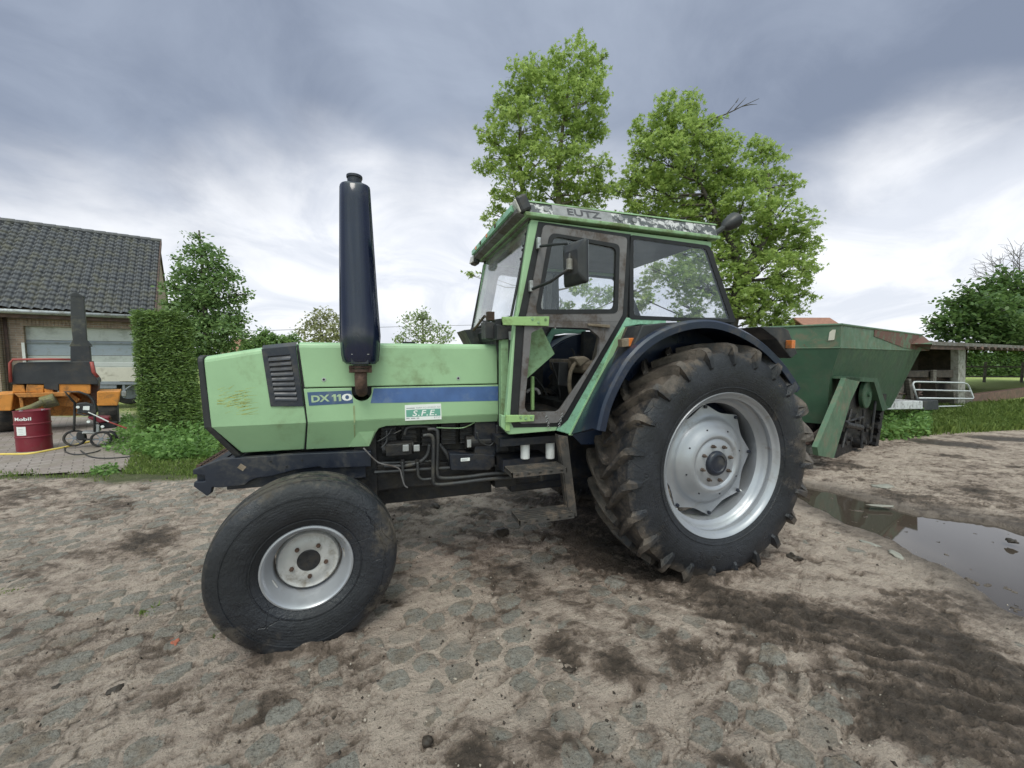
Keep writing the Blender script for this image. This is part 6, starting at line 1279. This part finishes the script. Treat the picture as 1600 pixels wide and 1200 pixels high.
for k in range(n_):
    w_ = RNG.uniform()
    if w_ < .55: a, b_, c_ = RNG.uniform(0, hw), 0, RNG.uniform(0, hh_)
    elif w_ < .75: a, b_, c_ = hw, RNG.uniform(0, hdp), RNG.uniform(0, hh_)
    elif w_ < .92: a, b_, c_ = RNG.uniform(0, hw), RNG.uniform(0, hdp), hh_
    else: a, b_, c_ = 0, RNG.uniform(0, hdp), RNG.uniform(0, hh_)
    lump = .045*(vnoise(np.array([(a+b_)*3.2]), np.array([c_*2.2]), 3)[0]-.5)*2
    tp_ = 1-.10*c_/hh_*(a/hw) if a > hw*.5 else 1
    rr_c = min(a, hw-a); rnd = .10*max(0, (c_-hh_+.25)/.25)**2 if a > hw*.6 else 0
    p = hp3(a*tp_-rnd+.03*(1-c_/hh_)*0, b_-lump, c_+RNG.normal(0, .012)); pts.append(p+RNG.normal(0, .022, 3))
pts = np.array(pts)-ROOTS[HG.name][0]
def sprays(name, C, L, wd_, mt, parent, hor):
    n = len(C); d = hor[None]*np.sign(RNG.normal(0, 1, n))[:, None]+RNG.normal(0, .45, (n, 3)); d[:, 2] = RNG.normal(.05, .45, n); d /= np.linalg.norm(d, axis=1)[:, None]
    s_ = np.cross(d, RNG.normal(0, 1, (n, 3))); s_ /= np.linalg.norm(s_, axis=1)[:, None]; l = L*RNG.uniform(.5, 1.3, n)[:, None]; w = wd_*RNG.uniform(.6, 1.3, n)[:, None]
    V = np.stack([C-d*l*.5, C-d*l*.1+s_*w, C+d*l*.5, C-d*l*.1-s_*w], 1); return np_mesh(name, V.reshape(-1, 3), np.arange(n*4).reshape(n, 4), 4, dict(tone=np.repeat(RNG.beta(1.6, 2.4, n), 4)), mt, parent)
sprays('hedge_foliage', pts, .085, .010, 'hedge sprays', HG, hx)
# ---- trees
def to_local(P, root): return np.array(P)-ROOTS[root.name][0]
def tree(name, label, cat, base_px, D, blobs, nleaf, lsize, leafm, barkm='bark', trunks=None, shape='star', group=None, limb=.05, droop=.35, twig=.12, per=14, sparse=1.0, r_trunk=.14):
    s_ = D/F_PX; top = blobs[0]
    b0 = atD(base_px[0], base_px[1], D); base = np.array([b0[0], b0[1], 0.0])
    root = thing(name, label, cat, tuple(base), group=group)
    Bs = []
    for bl in blobs:
        px, py, r = bl[:3]; off = bl[3] if len(bl) > 3 else RNG.uniform(-.5, .5)*r*s_*1.6
        dd = D+off; Bs.append((atD(px, py, dd), r*dd/F_PX))
    pts = []; vol = np.array([b_[1]**2.2 for b_ in Bs]); vol /= vol.sum(); mb = MB()
    for (c, r), v_ in zip(Bs, vol):
        k = max(2, int(nleaf*v_/per)); d = RNG.normal(0, 1, (k, 3)); d /= np.linalg.norm(d, axis=1)[:, None]; q = c+d*(r*RNG.uniform(.25, 1.04, k)**.55)[:, None]*np.array([1, 1, .95])
        for t in q:
            m_ = max(2, int(per*sparse*RNG.uniform(.5, 1.5))); pts.append(t+RNG.normal(0, twig*.5, (m_, 3))*np.array([1, 1, .7]))
        # limb with a few twigs
    P = np.concatenate(pts); P = P[P[:, 2] > .15]
    wz = (P[:, 2]-P[:, 2].min())/(np.ptp(P[:, 2])+1e-6); tone = np.clip(RNG.beta(2, 2.2, len(P)), 0, 1)
    leafcloud('crown', to_local(P, root), lsize, leafm, root, shape, tone, droop)
    trunks = trunks or [[(base_px[0], base_px[1]), (top[0], top[1])]]
    TP = []
    for tr_ in trunks:
        path = [base+RNG.normal(0, .02, 3)*np.array([1, 1, 0])]+[atD(a, b_, D) for a, b_ in tr_[1:]]; Q = smooth3(path, 6); n = len(Q)
        mb.tube([tuple(p) for p in Q], [r_trunk*(1-.8*i/(n-1)) for i in range(n)], 10); TP += [(p, r_trunk*(1-.8*i/(n-1))) for i, p in enumerate(Q)]
    lm = mb
    for c, r in Bs:
        cand = [(np.linalg.norm(p-c)+max(0, p[2]-c[2]+.3*r)*2.5, i) for i, (p, _) in enumerate(TP)]; i = min(cand)[1]; p, pr = TP[i]
        mid_ = (p+c)/2+np.array([0, 0, -.08*np.linalg.norm(c-p)])+RNG.normal(0, .05, 3)
        lr = min(pr*.6, limb*r*1.2+.008); lm.tube([tuple(p), tuple(mid_), tuple(c)], [lr, lr*.7, lr*.3], 6)
        for _ in range(7):
            d = RNG.normal(0, 1, 3); d[2] = abs(d[2])*.6; d /= np.linalg.norm(d); e = c+d*r*.85; m2_ = (c+e)/2+RNG.normal(0, .06*r, 3); lm.tube([tuple(mid_+(c-mid_)*RNG.uniform(.3, 1)), tuple(m2_), tuple(e)], [lr*.35, lr*.22, lr*.08], 4, False)
    lm.build('trunk', barkm, root, smooth=True)
    return root
def smooth3(P, m=6):
    P = [np.array(p, float) for p in P]; Q = []
    for i in range(len(P)-1):
        p0, p1, p2, p3 = P[max(0, i-1)], P[i], P[i+1], P[min(len(P)-1, i+2)]
        for t in np.linspace(0, 1, m+1)[:-1]: Q.append(.5*((2*p1)+(-p0+p2)*t+(2*p0-5*p1+4*p2-p3)*t*t+(-p0+3*p1-3*p2+p3)*t**3))
    Q.append(P[-1]); return Q
tree('maple_tree', 'taller narrow maple with two stems rising behind the cab front', 'tree', (850, 560), 9.5,
     [(815, 125, 30), (842, 105, 20), (890, 100, 38), (925, 115, 26), (850, 150, 40), (800, 160, 26), (905, 160, 44), (935, 150, 18), (780, 175, 18), (815, 200, 42), (880, 215, 48), (925, 200, 28), (765, 215, 20), (785, 245, 34), (840, 255, 36), (900, 265, 42), (938, 262, 22), (756, 258, 16), (800, 295, 34), (770, 335, 18), (860, 310, 36), (910, 315, 34), (945, 295, 18), (775, 360, 10), (738, 431, 7), (752, 428, 5), (752, 205, 9), (945, 90, 9), (830, 340, 26), (880, 350, 28), (930, 350, 24), (845, 395, 26), (790, 385, 14), (905, 445, 20), (940, 458, 20), (880, 472, 16), (925, 480, 16), (1000, 455, 16)],
     21000, .135, 'maple leaves', trunks=[[(850, 560), (842, 450), (822, 330), (812, 250), (815, 150)], [(855, 560), (868, 420), (872, 320), (876, 230), (890, 120)]], r_trunk=.12)
tree('maple_tree', 'broad spreading maple with a bare twig behind the cab rear window', 'tree', (1120, 560), 8.6,
     [(1045, 175, 26), (1075, 172, 24), (1020, 205, 32), (1060, 215, 38), (1100, 200, 24), (995, 240, 18), (1035, 250, 40), (1095, 245, 40), (1135, 225, 22), (1140, 260, 24), (985, 280, 22), (1020, 300, 42), (1075, 300, 46), (1130, 300, 34), (1185, 228, 20), (1200, 255, 26), (1175, 280, 26), (1225, 290, 24), (1165, 325, 36), (1215, 335, 34), (1255, 345, 22), (965, 300, 12), (1110, 350, 46), (1050, 345, 34), (990, 330, 22), (1175, 380, 40), (1225, 385, 36), (1262, 385, 20), (1125, 405, 40), (1185, 430, 40), (1235, 430, 34), (1262, 420, 16), (1150, 465, 36), (1200, 475, 36), (1245, 465, 24), (1225, 500, 20), (1180, 505, 20), (1075, 395, 30), (1060, 440, 30), (1100, 450, 30), (1020, 425, 20), (1075, 480, 26), (1010, 470, 18)],
     33000, .13, 'maple leaves', 'bark_dark', trunks=[[(1120, 560), (1148, 470), (1150, 400), (1110, 320), (1060, 220)], [(1125, 560), (1160, 440), (1200, 360), (1200, 270)]], r_trunk=.12, limb=.06)
tw = MB(); tpt = [(1080, 215), (1105, 190), (1135, 178), (1160, 166), (1186, 154)]
pp = smooth3([atD(a, b_, 8.4) for a, b_ in tpt], 4); tw.tube([tuple(p) for p in pp], [.022*(1-.8*i/(len(pp)-1)) for i in range(len(pp))], 6)
for a, b_ in (((1135, 178), (1150, 160)), ((1148, 171), (1166, 152)), ((1160, 166), (1183, 163)), ((1120, 184), (1140, 186)), ((1150, 160), (1154, 153))): tw.tube([tuple(atD(*a, 8.4)), tuple(atD((a[0]+b_[0])/2+1, (a[1]+b_[1])/2-1, 8.4)), tuple(atD(*b_, 8.45))], [.012, .008, .003], 5)
root_m = [o for o in bpy.data.objects if o.name == 'maple_tree.001'][0]; tw.build('bare_twig', 'bark_dark', root_m)
tree('garden_tree', 'dark leafy tree standing behind the clipped hedge', 'tree', (325, 620), 12.5,
     [(312, 370, 10), (303, 395, 16), (330, 400, 20), (318, 425, 26), (290, 425, 14), (345, 430, 18), (362, 432, 12), (275, 405, 8), (305, 455, 30), (340, 460, 28), (275, 448, 14), (370, 462, 14), (385, 460, 8), (262, 447, 9), (320, 490, 36), (285, 485, 24), (355, 492, 26), (380, 500, 10), (270, 475, 12), (325, 525, 36), (360, 520, 22), (385, 522, 10), (290, 520, 26), (340, 550, 26), (310, 560, 26)],
     12000, .13, 'left tree leaves', 'bark_dark', trunks=[[(325, 620), (322, 520), (318, 440), (311, 360)]], shape='oval', r_trunk=.11, twig=.22)
tree('roadside_tree', 'open olive green tree beyond the bonnet left of the silencer', 'tree', (505, 575), 38, [(500, 497, 15), (485, 507, 14), (520, 500, 14), (470, 520, 10), (505, 520, 20), (530, 515, 16), (485, 532, 12), (520, 536, 16), (540, 530, 12)], 2000, .34, 'olive leaves', shape='oval', twig=.6, per=6, r_trunk=.2)
tree('birch_tree', 'thin pale birch with drooping sprays beyond the bonnet right of the silencer', 'tree', (662, 575), 38, [(660, 488, 8), (650, 497, 12), (668, 500, 10), (632, 500, 6), (645, 515, 14), (672, 515, 13), (690, 515, 9), (700, 525, 10), (630, 525, 9), (660, 532, 14), (685, 534, 12), (620, 535, 8)], 1700, .30, 'pale leaves', shape='oval', twig=.5, per=6, r_trunk=.16, droop=1.0)
tree('distant_bush', 'low green bushes far off between bonnet front and open olive tree', 'bush', (425, 572), 34, [(400, 540, 12), (415, 528, 10), (430, 533, 10), (445, 538, 12), (455, 530, 8), (385, 543, 8), (380, 528, 3), (412, 520, 5)], 2600, .34, 'left tree leaves', shape='oval', twig=.5, per=7, r_trunk=.12)
tree('dark_tree', 'wide dark green tree above the open shed at the right edge', 'tree', (1680, 600), 17,
     [(1510, 462, 14), (1535, 458, 18), (1560, 455, 20), (1590, 450, 26), (1490, 478, 16), (1520, 485, 26), (1555, 485, 30), (1595, 485, 34), (1470, 498, 12), (1465, 515, 12), (1495, 510, 24), (1530, 515, 28), (1570, 515, 30), (1605, 520, 34), (1630, 470, 40), (1480, 525, 14), (1452, 505, 6), (1478, 470, 7), (1508, 445, 7), (1545, 440, 8), (1575, 428, 10), (1660, 500, 44), (1540, 530, 22), (1580, 533, 20)],
     14000, .21, 'dark leaves', 'bark_dark', shape='oval', twig=.32, per=10, r_trunk=.2)
BT = thing('bare_tree', 'leafless tree rising behind the dark tree at the right edge', 'tree', tuple(atD(1625, 600, 24)*np.array([1, 1, 0])))
def grow(mb, p, d, L, r, dep, rg):
    n = p+d*L; mid_ = (p+n)/2+rg.normal(0, L*.06, 3); mb.tube([tuple(p), tuple(mid_), tuple(n)], [r, r*.85, r*.7], 5, False)
    if dep == 0: return
    for k in range(2+(rg.uniform() < .55)):
        e = d+rg.normal(0, .48, 3); e[2] += .10; e /= np.linalg.norm(e); grow(mb, n, e, L*rg.uniform(.62, .85), r*.62, dep-1, rg)
mb = MB(); rg = np.random.default_rng(11); b0 = np.array(BT.location); grow(mb, b0, np.array([0, 0, 1.]), 3.0, .16, 0, rg)
for k in range(5): e = np.array([rg.normal(-.25, .5), rg.normal(0, .4), .9]); e /= np.linalg.norm(e); grow(mb, b0+np.array([0, 0, 2.9-.2*k]), e, 1.9, .09, 5, rg)
mb.build('branches', 'bark_dark', BT)
# ---- far buildings, hedge and cable
FH = thing('far_house', 'brown roofed house glimpsed between garden tree and bonnet', 'house', tuple(atD(362, 575, 60)*np.array([1, 1, 0])))
def box_house(root, px0, px1, pyr, pye, D, depth=6):
    a, b_ = atD(px0, pye, D), atD(px1, pye, D); dx = unit((b_-a)*np.array([1, 1, 0])); dn_ = np.array([-dx[1], dx[0], 0]); zr = atD(px0, pyr, D+depth/2)[2]; ze = a[2]
    q = [a, b_, b_+dn_*depth, a+dn_*depth]; MB().hexa([(p[0], p[1], 0) for p in q]+[(p[0], p[1], ze) for p in q]).build('wall', 'far_wall', root)
    e = [a-dn_*.3, b_-dn_*.3]; r_ = [a+dn_*depth/2, b_+dn_*depth/2]; f = [a+dn_*(depth+.3), b_+dn_*(depth+.3)]
    for s__ in (e, f): MB().prism([(s__[0][0], s__[0][1], ze), (s__[1][0], s__[1][1], ze), (r_[1][0], r_[1][1], zr), (r_[0][0], r_[0][1], zr)], (0, 0, .15)).build('roof', 'far_roof', root)
box_house(FH, 346, 384, 531, 549, 60)
FH2 = thing('far_house', 'brown roofed house just showing above the green hopper trailer', 'house', tuple(atD(1290, 575, 55)*np.array([1, 1, 0]))); box_house(FH2, 1262, 1322, 498, 516, 55)
cab_ = smooth3([atD(300, 520, 30), atD(530, 513, 40), atD(735, 508, 45), atD(1140, 500, 50)], 8); o = MB().tube([tuple(p) for p in cab_], .022, 5).build('overhead_cable', 'hose'); tag(o, 'thin dark cable crossing the sky above the bonnet', 'cable')
FHg = thing('field_hedge', 'long dark hedge closing the meadow at the right', 'hedge', tuple(atD(1600, 575, 27)*np.array([1, 1, 0])))
p0_, p1_ = onZ(1440, 588), onZ(1800, 588); hv = unit(p1_-p0_); hn2 = np.array([-hv[1], hv[0], 0]); L_ = np.linalg.norm(p1_-p0_)
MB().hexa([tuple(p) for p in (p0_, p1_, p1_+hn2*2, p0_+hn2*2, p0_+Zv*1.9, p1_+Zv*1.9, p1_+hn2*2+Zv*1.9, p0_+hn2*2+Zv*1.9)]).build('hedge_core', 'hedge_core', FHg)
q = np.array([p0_+hv*RNG.uniform(0, L_)+Zv*RNG.uniform(0, 2.15)-hn2*RNG.uniform(0, .25) for _ in range(9000)]); leafcloud('hedge_foliage', to_local(q, FHg), .22, 'dark leaves', FHg, 'oval')
# ---- open shed with junk
sp = onZ(1502, 640); ra_, rb_ = onZ(1440, 533, 1.96), onZ(1600, 540.5, 1.96); sv = unit(rb_-ra_); sn = np.array([-sv[1], sv[0], 0]); sn = sn if np.dot(sn, _F) > 0 else -sn
SH = thing('open_shed', 'low open field shed with rusty eaves and a pale concrete post', 'shed', tuple(sp))
def sh(px, py, o=0.0): return onPl(px, py, sp+sn*o, sn)
ra2 = sh(1370, 531, -.3); rb2 = sh(1760, 547, -.3)
zc0 = sh(1440, 532.5, -.3)[2]; zc1 = sh(1440, 545, -.3)[2]
a0_, b0_ = np.array([ra2[0], ra2[1], 0]), np.array([rb2[0], rb2[1], 0]); mm_ = sh(1512, 540, -.3)*np.array([1, 1, 0])
MB().hexa([tuple(p) for p in (a0_+Zv*(zc0-.09), b0_+Zv*(zc0-.09), b0_+sn*4.5+Zv*(zc0+.10), a0_+sn*4.5+Zv*(zc0+.10), a0_+Zv*zc0, b0_+Zv*zc0, b0_+sn*4.5+Zv*(zc0+.19), a0_+sn*4.5+Zv*(zc0+.19))]).build('roof', 'tin_roof', SH)
MB().hexa([tuple(p) for p in (a0_+sn*.03+Zv*zc1, mm_+sn*.03+Zv*zc1, mm_+sn*.1+Zv*zc1, a0_+sn*.1+Zv*zc1, a0_+sn*.03+Zv*(zc0-.09), mm_+sn*.03+Zv*(zc0-.09), mm_+sn*.1+Zv*(zc0-.09), a0_+sn*.1+Zv*(zc0-.09))]).build('fascia', 'rust_beam', SH)
cor = MB(); n_ = 44; ww = np.linalg.norm(b0_-mm_)
for k in range(n_): a = mm_+sv*ww*k/n_; cor.tube([tuple(a-sn*.02+Zv*(zc0-.12+.0*k)), tuple(a+sn*4.3+Zv*(zc0+.06))], .055, 6)
cor.build('roof_corrugation', mat('pink brown corrugated sheet', (.34, .19, .15), .8, 0, .3, 2, dirt=(.12, .10, .09), damt=.8, dscale=1.5, bump=.2), SH)
MB().hexa([tuple(p) for p in (sh(1497, 640)-(0, 0, .0), sh(1508, 640), sh(1508, 640)+sn*.16, sh(1497, 640)+sn*.16, sh(1498, 545), sh(1509, 545), sh(1509, 545)+sn*.16, sh(1498, 545)+sn*.16)]).build('post', 'concrete', SH, bevel=.01)
bw0, bw1 = sh(1350, 640, 3.0), sh(1500, 640, 3.0); bw0[2] = bw1[2] = 0
MB().hexa([tuple(p) for p in (bw0, bw1, bw1+sn*.1, bw0+sn*.1, bw0+Zv*2, bw1+Zv*2, bw1+sn*.1+Zv*2, bw0+sn*.1+Zv*2)]).build('back_wall', 'wood_dark', SH)
sw0 = sh(1503, 640, 1.6); sw0[2] = 0; MB().hexa([tuple(p) for p in (sw0, sw0+sv*.1, sw0+sv*.1+sn*1.5, sw0+sn*1.5, sw0+Zv*2, sw0+sv*.1+Zv*2, sw0+sv*.1+sn*1.5+Zv*2, sw0+sn*1.5+Zv*2)]).build('side_wall', 'wood_dark', SH)
for px in (1600, 1700): MB().tube([tuple(sh(px, 640, 3)*np.array([1, 1, 0])), tuple(sh(px, 640, 3)*np.array([1, 1, 0])+Zv*1.95)], .06, 8).build('post', 'wood_old', SH)
def sbox(nm, mt, pxs, o0, o1, label, cat, grp=None): P = [sh(a, b_, o0) for a, b_ in pxs]; o = MB().prism([tuple(p) for p in P], tuple(sn*(o1-o0))).build(nm, mt, None, bevel=.01); tag(o, label, cat, grp); return o
sbox('stacked_beam', 'wood_dark', [(1402, 580), (1500, 578), (1500, 590), (1402, 589)], .1, .35, 'long dark beam resting across the shed front', 'beam')
sbox('old_board', 'rust_beam', [(1420, 590), (1500, 589), (1500, 594), (1420, 595)], .3, .5, 'rusty red board under the dark beam in the shed', 'board')
sbox('dark_crate', 'wood_dark', [(1462, 600), (1487, 600), (1487, 632), (1462, 634)], .4, .9, 'dark crate behind the white gate in the shed', 'crate')
sbox('leaning_plank', 'wood_old', [(1459, 578), (1464, 578), (1463, 597), (1458, 597)], .0, .06, 'short pale plank hanging on the dark shed beam', 'plank')
sbox('leaning_plank', 'wood_old', [(1420, 592), (1424, 592), (1431, 636), (1426, 638)], .0, .08, 'pale plank leaning left of the white gate', 'plank')
sbox('leaning_plank', 'wood_old', [(1405, 590), (1416, 592), (1408, 632), (1398, 632)], .1, .3, 'widest grey plank leaning at the left end of the shed', 'plank')
sbox('low_crate', 'wood_old', [(1490, 612), (1519, 610), (1520, 632), (1492, 633)], .05, .5, 'grey brown low crate behind the right end of the gate', 'crate')
sbox('dark_block', 'charcoal', [(1443, 627), (1466, 625), (1467, 640), (1443, 641)], -.35, -.1, 'dark block between white trough and white gate', 'block')
sbox('water_trough', mat('white glazed trough', (.62, .62, .64), .5, 0, .06, 4, dirt=(.12, .10, .10), damt=.4, dscale=6), [(1383, 628), (1442, 626.5), (1442, 639), (1381, 640)], -.4, .1, 'white stained trough on the grass before the shed', 'trough')
wj = MB()
for a, b_ in (((1428, 618), (1450, 634)), ((1410, 635), (1420, 612)), ((1412, 628), (1440, 612)), ((1437, 600), (1430, 636)), ((1405, 615), (1440, 617))): wj.tube([tuple(sh(*a, .1)), tuple(sh(*b_, .2))], .025, 6)
tag(wj.build('scrap_bars', 'rust_beam'), 'tangle of rusty bars under the shed beam', 'scrap')
GT = thing('tubular_gate', 'silver tubular field gate leaning against the shed', 'gate', tuple(sp))
gp = lambda x, y: tuple(sh(x, y, -.12)); fr_ = [gp(*q) for q in ((1434, 627), (1426, 600), (1428, 597), (1432, 596.5), (1505, 598), (1511, 600), (1514, 604), (1521, 621), (1519, 623), (1436, 622))]
MB().tube(fr_, .022, 8).build('gate_frame', 'gate_white', GT, smooth=True)
for a, b_ in (((1429, 609), (1516, 611)), ((1467, 635), (1518, 634)), ((1434, 627), (1434, 638))): MB().tube([gp(*a), gp(*b_)], .018, 8).build('gate_rail', 'gate_white', GT)
# meadow wall and fence
wv0, wv1 = sh(1512, 633, .2), sh(1900, 640, .2); wv0[2] = wv1[2] = 0; hz_ = sh(1560, 612, .2)[2]
WL = MB().hexa([tuple(p) for p in (wv0, wv1, wv1+sn*.2, wv0+sn*.2, wv0+Zv*hz_, wv1+Zv*hz_, wv1+sn*.2+Zv*hz_, wv0+sn*.2+Zv*hz_)]).build('low_wall', 'brick_low', None, bevel=.01); tag(WL, 'low red brown wall edging the meadow right of the shed', 'wall')
FE = thing('meadow_fence', 'thin timber rail fence crossing the meadow behind the low wall', 'fence', tuple(onZ(1560, 598)))
f0_, f1_ = onZ(1480, 597), onZ(1900, 600); fvv = unit(f1_-f0_)
for k in range(8):
    p = f0_+(f1_-f0_)*k/7; MB().box(p[0]-.05, p[0]+.05, p[1]-.05, p[1]+.05, 0, 1.25).build('post', 'wood_old', FE)
for z_ in (.35, .95): MB().tube([tuple(f0_+Zv*z_), tuple(f1_+Zv*z_)], .05, 6).build('rail', 'wood_old', FE)
# ---- weeds at the hedge foot and on the yard
def weedpatch(pxl, n, hgt, size, label, nm='weeds'):
    p = scatter(gxy(pxl), n, None, .05); z_ = np.abs(RNG.normal(0, .5, n))*hgt; z_ = np.clip(z_, .02, hgt)*(.3+.7*fbm(p[:, 0]*3, p[:, 1]*3, 7, 3)*1.5)
    o = leafcloud(nm, np.c_[p, z_], size, 'weed leaves', None, 'oval', droop=.1); tag(o, label, 'weeds', kind='stuff'); return o
weedpatch([(212, 705), (250, 722), (335, 718), (336, 690), (320, 672), (225, 680)], 5200, .34, .075, 'bright leafy weeds heaped against the hedge foot')
weedpatch([(165, 702), (205, 712), (222, 690), (218, 664), (196, 650), (186, 680)], 1500, .16, .06, 'small weeds between paving and hedge')
weedpatch([(1376, 690), (1450, 684), (1450, 650), (1376, 655)], 2600, .30, .09, 'coarse weeds beside the trailer on the right')
weedpatch([(150, 742), (178, 744), (176, 732), (150, 732)], 260, .10, .05, 'small clump of weeds on the paving edge')
# ---- loose bits on the yard
def blob(nm, mt, c, s_, label, cat, grp, sd):
    rg_ = np.random.default_rng(sd); me = bpy.data.meshes.new(nm); bm = bmesh.new(); bmesh.ops.create_icosphere(bm, subdivisions=3, radius=1)
    off = rg_.uniform(0, 50, 3)
    for v_ in bm.verts:
        p = np.array(v_.co); k = 1+.5*(vnoise(np.array([p[0]*1.6+off[0]]), np.array([p[1]*1.6+p[2]*1.3+off[1]]), sd)[0]-.5)*2+.22*(vnoise(np.array([p[0]*5+off[0]]), np.array([p[1]*5+p[2]*4+off[1]]), sd+1)[0]-.5)*2
        v_.co = Vector((p[0]*s_[0]*k, p[1]*s_[1]*k, max(-.3, p[2])*s_[2]*k))
    bm.to_mesh(me); bm.free(); me.materials.append(M[mt] if isinstance(mt, str) else mt); o = bpy.data.objects.new(nm, me); COL.objects.link(o); o.location = (c[0], c[1], s_[2]*.3+.012); o.rotation_euler = (0, 0, rg_.uniform(0, 6)); tag(o, label, cat, grp); me.shade_smooth(); return o
M['mudclod'] = mat('dark damp mud', (.030, .021, .015), .6, 0, .3, 20, dirt=(.09, .07, .055), damt=.4, dscale=14, bump=.8, bscale=60, bdist=.006)
M['pale_stone'] = mat('pale grey stone', (.25, .24, .21), .9, 0, .15, 12, dirt=(.22, .18, .14), damt=.4, bump=.3)
for k, (px, py, s_, lb_) in enumerate(((180, 1086, (.028, .02, .018), 'black mud clod lying right of another near the lower left corner'), (88, 1081, (.02, .017, .014), 'small black mud clod left of the bigger one near the lower left corner'), (668, 1164, (.022, .019, .014), 'round dark mud clod at the bottom middle of the yard'), (1240, 876, (.05, .035, .03), 'dark mud clod on the yard right of the rear tyre'), (886, 1050, (.03, .03, .012), 'flat dark mud clod below the lower step'), (680, 795, (.05, .04, .03), 'dark mud clod under the engine'), (781, 838, (.07, .05, .035), 'larger mud clod in front of the lower step'), (1580, 849, (.04, .03, .02), 'dark clod at the far edge of the puddle'))):
    blob('mud_clod', 'mudclod', onZ(px, py), s_, lb_, 'mud clod', 'mud clods on the yard', 40+k)
rb = blob('brick_fragment', mat('crushed orange brick', (.36, .11, .065), .9, 0, .3, 30, dirt=(.2, .13, .1), damt=.4, bump=.6, bscale=80), onZ(272, 1008), (.045, .022, .010), 'crushed orange brick on the ground left of the front wheel', 'brick', None, 77)
gl = [(1385, 870), (1425, 868), (1400, 876), (1310, 812), (1275, 786), (1378, 792), (1262, 770), (1330, 850)]
for k, (px, py, s_, lb_) in enumerate(((1378, 793, (.11, .045, .012), 'flat pale stone at the upper edge of the puddle'), (1398, 869, (.07, .035, .012), 'flat pale stone near the lower edge of the puddle'), (1360, 853, (.06, .03, .010), 'smaller pale stone left of the one near the puddle edge'), (1380, 762, (.12, .06, .014), 'broken pale rubble lying beyond the puddle'), (1308, 836, (.02, .016, .014), 'tiny white pebble between tyre and puddle'))):
    blob('flat_stone', 'pale_stone', onZ(px, py), s_, lb_, 'stone', 'pale stones around the puddle', 60+k)
# scatter of crumbs, grit and chips no one could count
rg = np.random.default_rng(5); n_ = 9000; aa = rg.uniform(-.98, .98, n_); rr = 1.0+8*rg.uniform(0, 1, n_)**1.5
th_ = math.pi/2-YAW-aa; cx_, cy2 = CAM[0]+rr*np.cos(th_), CAM[1]+rr*np.sin(th_); mk = fbm(cx_*1.3, cy2*1.3, 71, 4); ok = (mk > .42) & (poly_sd(cx_, cy2, PUDDLE) > .02) & (poly_sd(cx_, cy2, PAVE) > .1)
cx_, cy2 = cx_[ok], cy2[ok]; n_ = len(cx_); sz = .0022+.009*rg.uniform(0, 1, n_)**6
oc = np.array([(1, 0, 0), (0, 1, 0), (-1, 0, 0), (0, -1, 0), (0, 0, 1), (0, 0, -.6)]); of = np.array([(0, 1, 4), (1, 2, 4), (2, 3, 4), (3, 0, 4), (1, 0, 5), (2, 1, 5), (3, 2, 5), (0, 3, 5)])
V = np.stack([cx_, cy2, .012+sz*.3], -1)[:, None]+oc[None]*sz[:, None, None]*rg.uniform(.4, 1.5, (n_, 6, 1)); Fq = (np.arange(n_)[:, None, None]*6+of[None]).reshape(-1, 3)
o = np_mesh('mud_crumbs', V.reshape(-1, 3), Fq, 3, None, 'mudclod'); tag(o, 'countless small mud crumbs scattered over the yard', 'mud crumbs', kind='stuff')
n_ = 6000; aa = rg.uniform(-.98, .98, n_); rr = 1.0+7*rg.uniform(0, 1, n_)**1.5
th_ = math.pi/2-YAW-aa; cx_, cy2 = CAM[0]+rr*np.cos(th_), CAM[1]+rr*np.sin(th_); ok = (poly_sd(cx_, cy2, PUDDLE) > .02) & (poly_sd(cx_, cy2, PAVE) > .1); cx_, cy2 = cx_[ok], cy2[ok]; n_ = len(cx_); sz = .002+.007*rg.uniform(0, 1, n_)**6
V = np.stack([cx_, cy2, .012+sz*.3], -1)[:, None]+oc[None]*sz[:, None, None]*rg.uniform(.4, 1.5, (n_, 6, 1)); Fq = (np.arange(n_)[:, None, None]*6+of[None]).reshape(-1, 3)
o = np_mesh('grit', V.reshape(-1, 3), Fq, 3, None, mat('pale grit', (.36, .31, .26), .9, 0, .3, 40, bump=.2)); tag(o, 'countless pale grit stones scattered over the yard', 'grit', kind='stuff')
bpy.context.view_layer.update()
